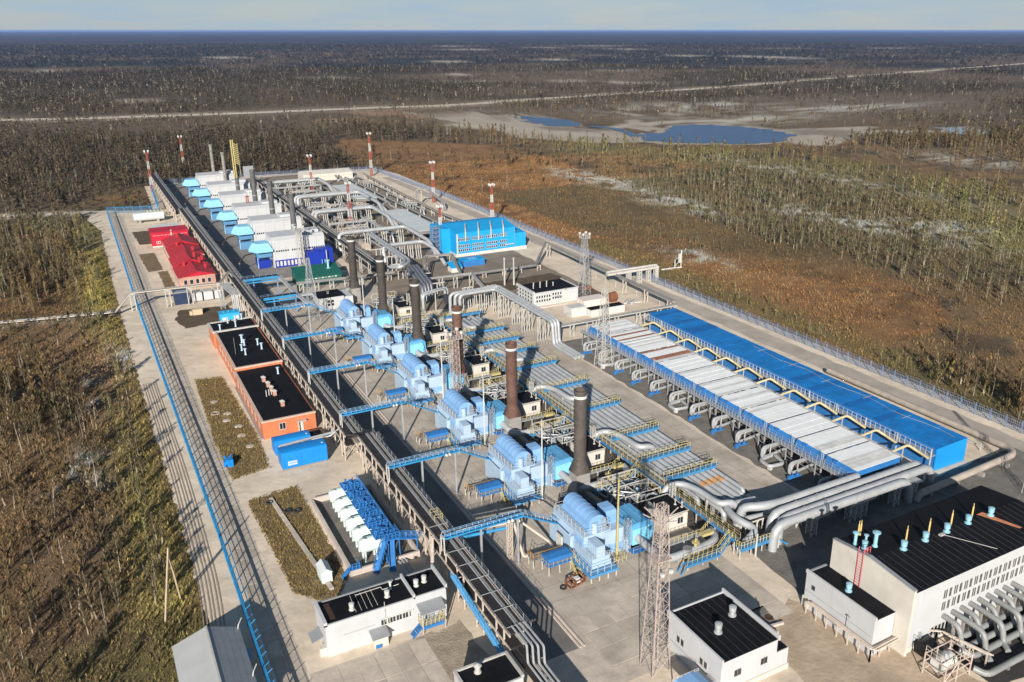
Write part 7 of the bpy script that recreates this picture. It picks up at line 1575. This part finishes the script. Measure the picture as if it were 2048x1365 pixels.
BARK = {'spruce': (.07, .055, .04), 'larch': (.17, .13, .09), 'birch': (.34, .29, .21), 'dead': (.34, .29, .23)}
def cand(n, x0, x1, y0, y1):
    x = rng.uniform(x0, x1, n); y = rng.uniform(y0, y1, n); _, d, t = zones(x, y); a = (x1 - x0) * (y1 - y0) / n
    k = rng.random(n) < d * a; return x[k], y[k], t[k]
SH, CHd = math.sin(R(29.201)), math.cos(R(29.201)); SP, CP = math.sin(R(19.988)), math.cos(R(19.988))
def view(x, y, z=3.):
    X = x * CHd - y * SH; Y = x * SH + y * CHd; Z = z - 65; d = Y * CP - Z * SP; u = Y * SP + Z * CP
    return 1112 + 1710 * X / d, 682 - 1710 * u / d, d
def inview(x, y, m=60):
    a, b, d = view(x, y); return (d > 10) & (a > -m) & (a < 2048 + m) & (b > 20) & (b < 1365 + m * 2)
def pick(x, y, t, dead=.2):
    n = len(x); r = rng.random(n); g = t[:, 1] / np.maximum(t[:, 0], 1e-4)      # greener tint: birch; brown: larch; dark: spruce
    k = np.where(r < dead, 3, np.where((g > .82) & (t[:, 0] > .09), 2, np.where(r < .55, 1, 0)))
    k = np.where((t[:, 0] > .1) & (k == 0), 1, k)
    jit = 1 + rng.normal(0, .18, (n, 1)); tt = np.clip(1.2 * t * jit * (1 + rng.normal(0, .06, (n, 3))), .012, .5); tt[k == 0] *= .75; tt[k == 3] = np.array([.24, .20, .155]) * jit[k == 3]
    return k, tt
# near belt (single trees are the 300 that show largest), then mid and far stuff
x1, y1, t1 = cand(52000, -75, 5, 58, 350); x2, y2, t2 = cand(90000, 134, 300, 20, 330)
X = np.concatenate([x1, x2]); Y = np.concatenate([y1, y2]); T = np.concatenate([t1, t2]); v = inview(X, Y); X, Y, T = X[v], Y[v], T[v]
H = rng.uniform(2.8, 7.2, len(X)) * np.where(rng.random(len(X)) < .3, .55, 1); bog = inside(X, Y, BOG); H = np.where(bog, rng.uniform(.8, 3.0, len(X)), H)
H = np.where((X > -4) & (X < 5), H * .72, H); H = np.where((X > 150) & (X < 235), H * .72, H); H = np.where(X >= 235, H * .85, H)
K, TT = pick(X, Y, T)
size = H / view(X, Y)[2]; order = np.argsort(-size); big = order[:300]; rest = order[300:]
left = X[rest] < 50
KN = ['spruce', 'larch', 'birch', 'dead']
for nm, s, lb in (('left_woodland', rest[left], 'thin brown and olive woodland left of the fence'), ('right_woodland', rest[~left], 'sparse brown woodland and bog scrub right of the fence')):
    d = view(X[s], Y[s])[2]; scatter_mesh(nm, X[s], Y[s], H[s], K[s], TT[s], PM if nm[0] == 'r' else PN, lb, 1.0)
mesh_cache = {}
def tree_mesh(kind, var, bucket, tint):
    key = (kind, var, bucket)
    if key in mesh_cache: return mesh_cache[key]
    V, F, Tn = PN[kind][var]; out = []
    for part in ('trunk', 'crown'):
        f = F[:3] if part == 'trunk' else F[3:]; ids = f.ravel(); vv = V[ids]; ff = np.arange(len(ids)).reshape(-1, 3)
        c = np.tile(BARK[kind], (len(ids), 1)) if part == 'trunk' else np.array(tint)[None] * np.abs(Tn[ids])[:, None]
        o = np_mesh(part, vv, ff, treem, c); me = o.data; bpy.data.objects.remove(o); out.append(me)
    mesh_cache[key] = out; return out
TL = {'spruce': 'dark spruce', 'larch': 'brown larch', 'birch': 'olive birch', 'dead': 'bare grey dead tree'}
for i in big:
    kind = KN[K[i]]; b = 0 if TT[i][0] < .085 else 1 if TT[i][0] < .12 else 2; side = 'left' if X[i] < 50 else 'right'
    nm = {'spruce': 'spruce_tree', 'larch': 'larch_tree', 'birch': 'birch_tree', 'dead': 'dead_tree'}[kind]
    tone = ('', 'paler ', 'palest ')[b] if kind != 'dead' else ''; h = float(H[i]); tall = 'short ' if h < 4.2 else 'tall ' if h > 6 else ''
    if side == 'left': where = next(w for lim, w in ((92, 'beside the grey hut'), (104, 'around the A-frame pole'), (118, 'opposite the mint tanks'), (136, 'opposite the blue containers'), (165, 'opposite the brick building'), (999, 'opposite the red houses')) if Y[i] < lim) + (' near the blue fence' if X[i] > -8 else ' deep in the left wood' if X[i] < -22 else ' in the left wood')
    else: where = next(w for lim, w in ((84, 'at the front corner'), (100, 'by the blue cooler front'), (125, 'by the blue cooler middle'), (160, 'by the blue cooler far end'), (999, 'far along the fence')) if Y[i] < lim) + (' close to the right fence' if X[i] < 143 else ' deep beyond the right fence' if X[i] > 156 else ' beyond the right fence')
    r = bpy.data.objects.new(nm, None); COL.objects.link(r); r.location = (X[i], Y[i], -.1); r.rotation_euler = (0, 0, rng.random() * 6.28); r.scale = (h, h, h)
    lab = '%s%s%s %s' % (tall, tone, TL[kind], where); tag(r, lab, 'tree', lab)
    for part, me in zip(('trunk', 'crown'), tree_mesh(kind, int(rng.integers(0, 4)), b, (T[i] * (1, .9, .9)).tolist())):
        o = bpy.data.objects.new(part, me); COL.objects.link(o); o.parent = r
def bulk(name, n, box, P, h0, h1, lb, wide, thin=1.0, dmin=0, dmax=1e9):
    x, y, t = cand(n, *box); v = inview(x, y, 20); d = np.hypot(x, y); v &= (d >= dmin) & (d < dmax) & (rng.random(len(x)) < thin)
    m = ~((x > -75) & (x < 5) & (y > 58) & (y < 350)) & ~((x > 134) & (x < 300) & (y > 20) & (y < 330)); v &= m
    x, y, t = x[v], y[v], t[v] * .8; k, tt = pick(x, y, t, .1); k = k % len(P) if len(P) < 4 else k
    return scatter_mesh(name, x, y, rng.uniform(h0, h1, len(x)), k, tt, P, lb, wide)
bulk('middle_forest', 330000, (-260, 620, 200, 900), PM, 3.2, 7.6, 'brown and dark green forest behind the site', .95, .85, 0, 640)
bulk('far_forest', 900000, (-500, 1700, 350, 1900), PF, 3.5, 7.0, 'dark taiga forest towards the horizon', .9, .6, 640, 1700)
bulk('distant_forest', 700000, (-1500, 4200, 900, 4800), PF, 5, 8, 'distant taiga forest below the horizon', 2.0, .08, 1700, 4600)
# scrub and grass tussocks
def tussocks(name, n, box, h0, h1, lb, keep, mul=1.0):
    x = rng.uniform(box[0], box[1], n); y = rng.uniform(box[2], box[3], n); c, d, t = zones(x, y); v = inview(x, y) & keep(x, y); x, y, c = x[v], y[v], c[v]; m = len(x)
    h = rng.uniform(h0, h1, m); nb = 4; a = rng.random((m, nb)) * 6.283; r = rng.uniform(.1, .5, (m, nb)) * h[:, None] * 1.2; w = rng.uniform(.08, .22, (m, nb)) * h[:, None]
    cx, cy = np.cos(a), np.sin(a); P0 = np.stack([x[:, None] - cy * w, y[:, None] + cx * w, np.zeros((m, nb))], -1); P1 = np.stack([x[:, None] + cy * w, y[:, None] - cx * w, np.zeros((m, nb))], -1)
    P2 = np.stack([x[:, None] + cx * r * 1.6, y[:, None] + cy * r * 1.6, np.repeat(h[:, None], nb, 1)], -1); V = np.stack([P0, P1, P2], 2).reshape(-1, 3); V[:, 2] -= .1
    col = np.repeat(np.clip(c * mul * (1 + rng.normal(0, .3, (m, 1))), .012, .45), nb * 3, 0)
    return np_mesh(name, V, np.arange(len(V)).reshape(-1, 3), treem, col, 'stuff', lb)
tussocks('scrub', 120000, (-60, 6, 56, 300), .12, .5, 'brown grass and low scrub left of the fence', lambda x, y: ~inside(x, y, PAD), 1.3)
tussocks('bog_scrub', 110000, (134, 300, 30, 420), .15, .6, 'rusty brown bog grass right of the fence', lambda x, y: ~inside(x, y, PAD), 1.35)
def vergein(x, y): return inside(x, y, [(13.2, 125.5), (12.8, 140), (13.8, 171.5), (18.9, 170.5), (19.8, 140), (19.3, 127)]) | inside(x, y, [(14.8, 92.5), (13.9, 118.3), (21.6, 119.3), (21.7, 92.5), (18.4, 87.4)])
tg = tussocks('verge_grass', 20000, (12.5, 22, 85, 173), .1, .38, 'rough brown grass on the verges beside the fence road', vergein, .0)
cc = np.ones((len(tg.data.vertices), 4), np.float32); cc[:, :3] = np.repeat(np.array([.24, .175, .065]) * (1 + rng.normal(0, .3, (len(cc) // 12, 1))), 12, 0); tg.data.color_attributes['tint'].data.foreach_set('color', np.clip(cc, .02, 1).ravel())
# ------------------------------------------------------------ haze
HAZE = 3.4e-5
hz = MB().box(gx[0] - 500, gx[-1] + 500, gy[0] - 500, gy[-1] + 500, -1.5, 66.0)
hm = bpy.data.materials.new('haze_air'); hm.use_nodes = True; hn = hm.node_tree; hn.nodes.remove(hn.nodes['Principled BSDF'])
pv = hn.nodes.new('ShaderNodeVolumePrincipled'); pv.inputs['Density'].default_value = HAZE; pv.inputs['Color'].default_value = (.30, .46, .9, 1); pv.inputs['Anisotropy'].default_value = .0
hn.links.new(pv.outputs[0], hn.nodes['Material Output'].inputs['Volume'])
if HAZE > 0:
    o = hz.build('haze', hm); o['kind'] = 'stuff'; o['label'] = 'blue distance haze'
for o in bpy.data.objects:
    if '_o' in o: del o['_o']
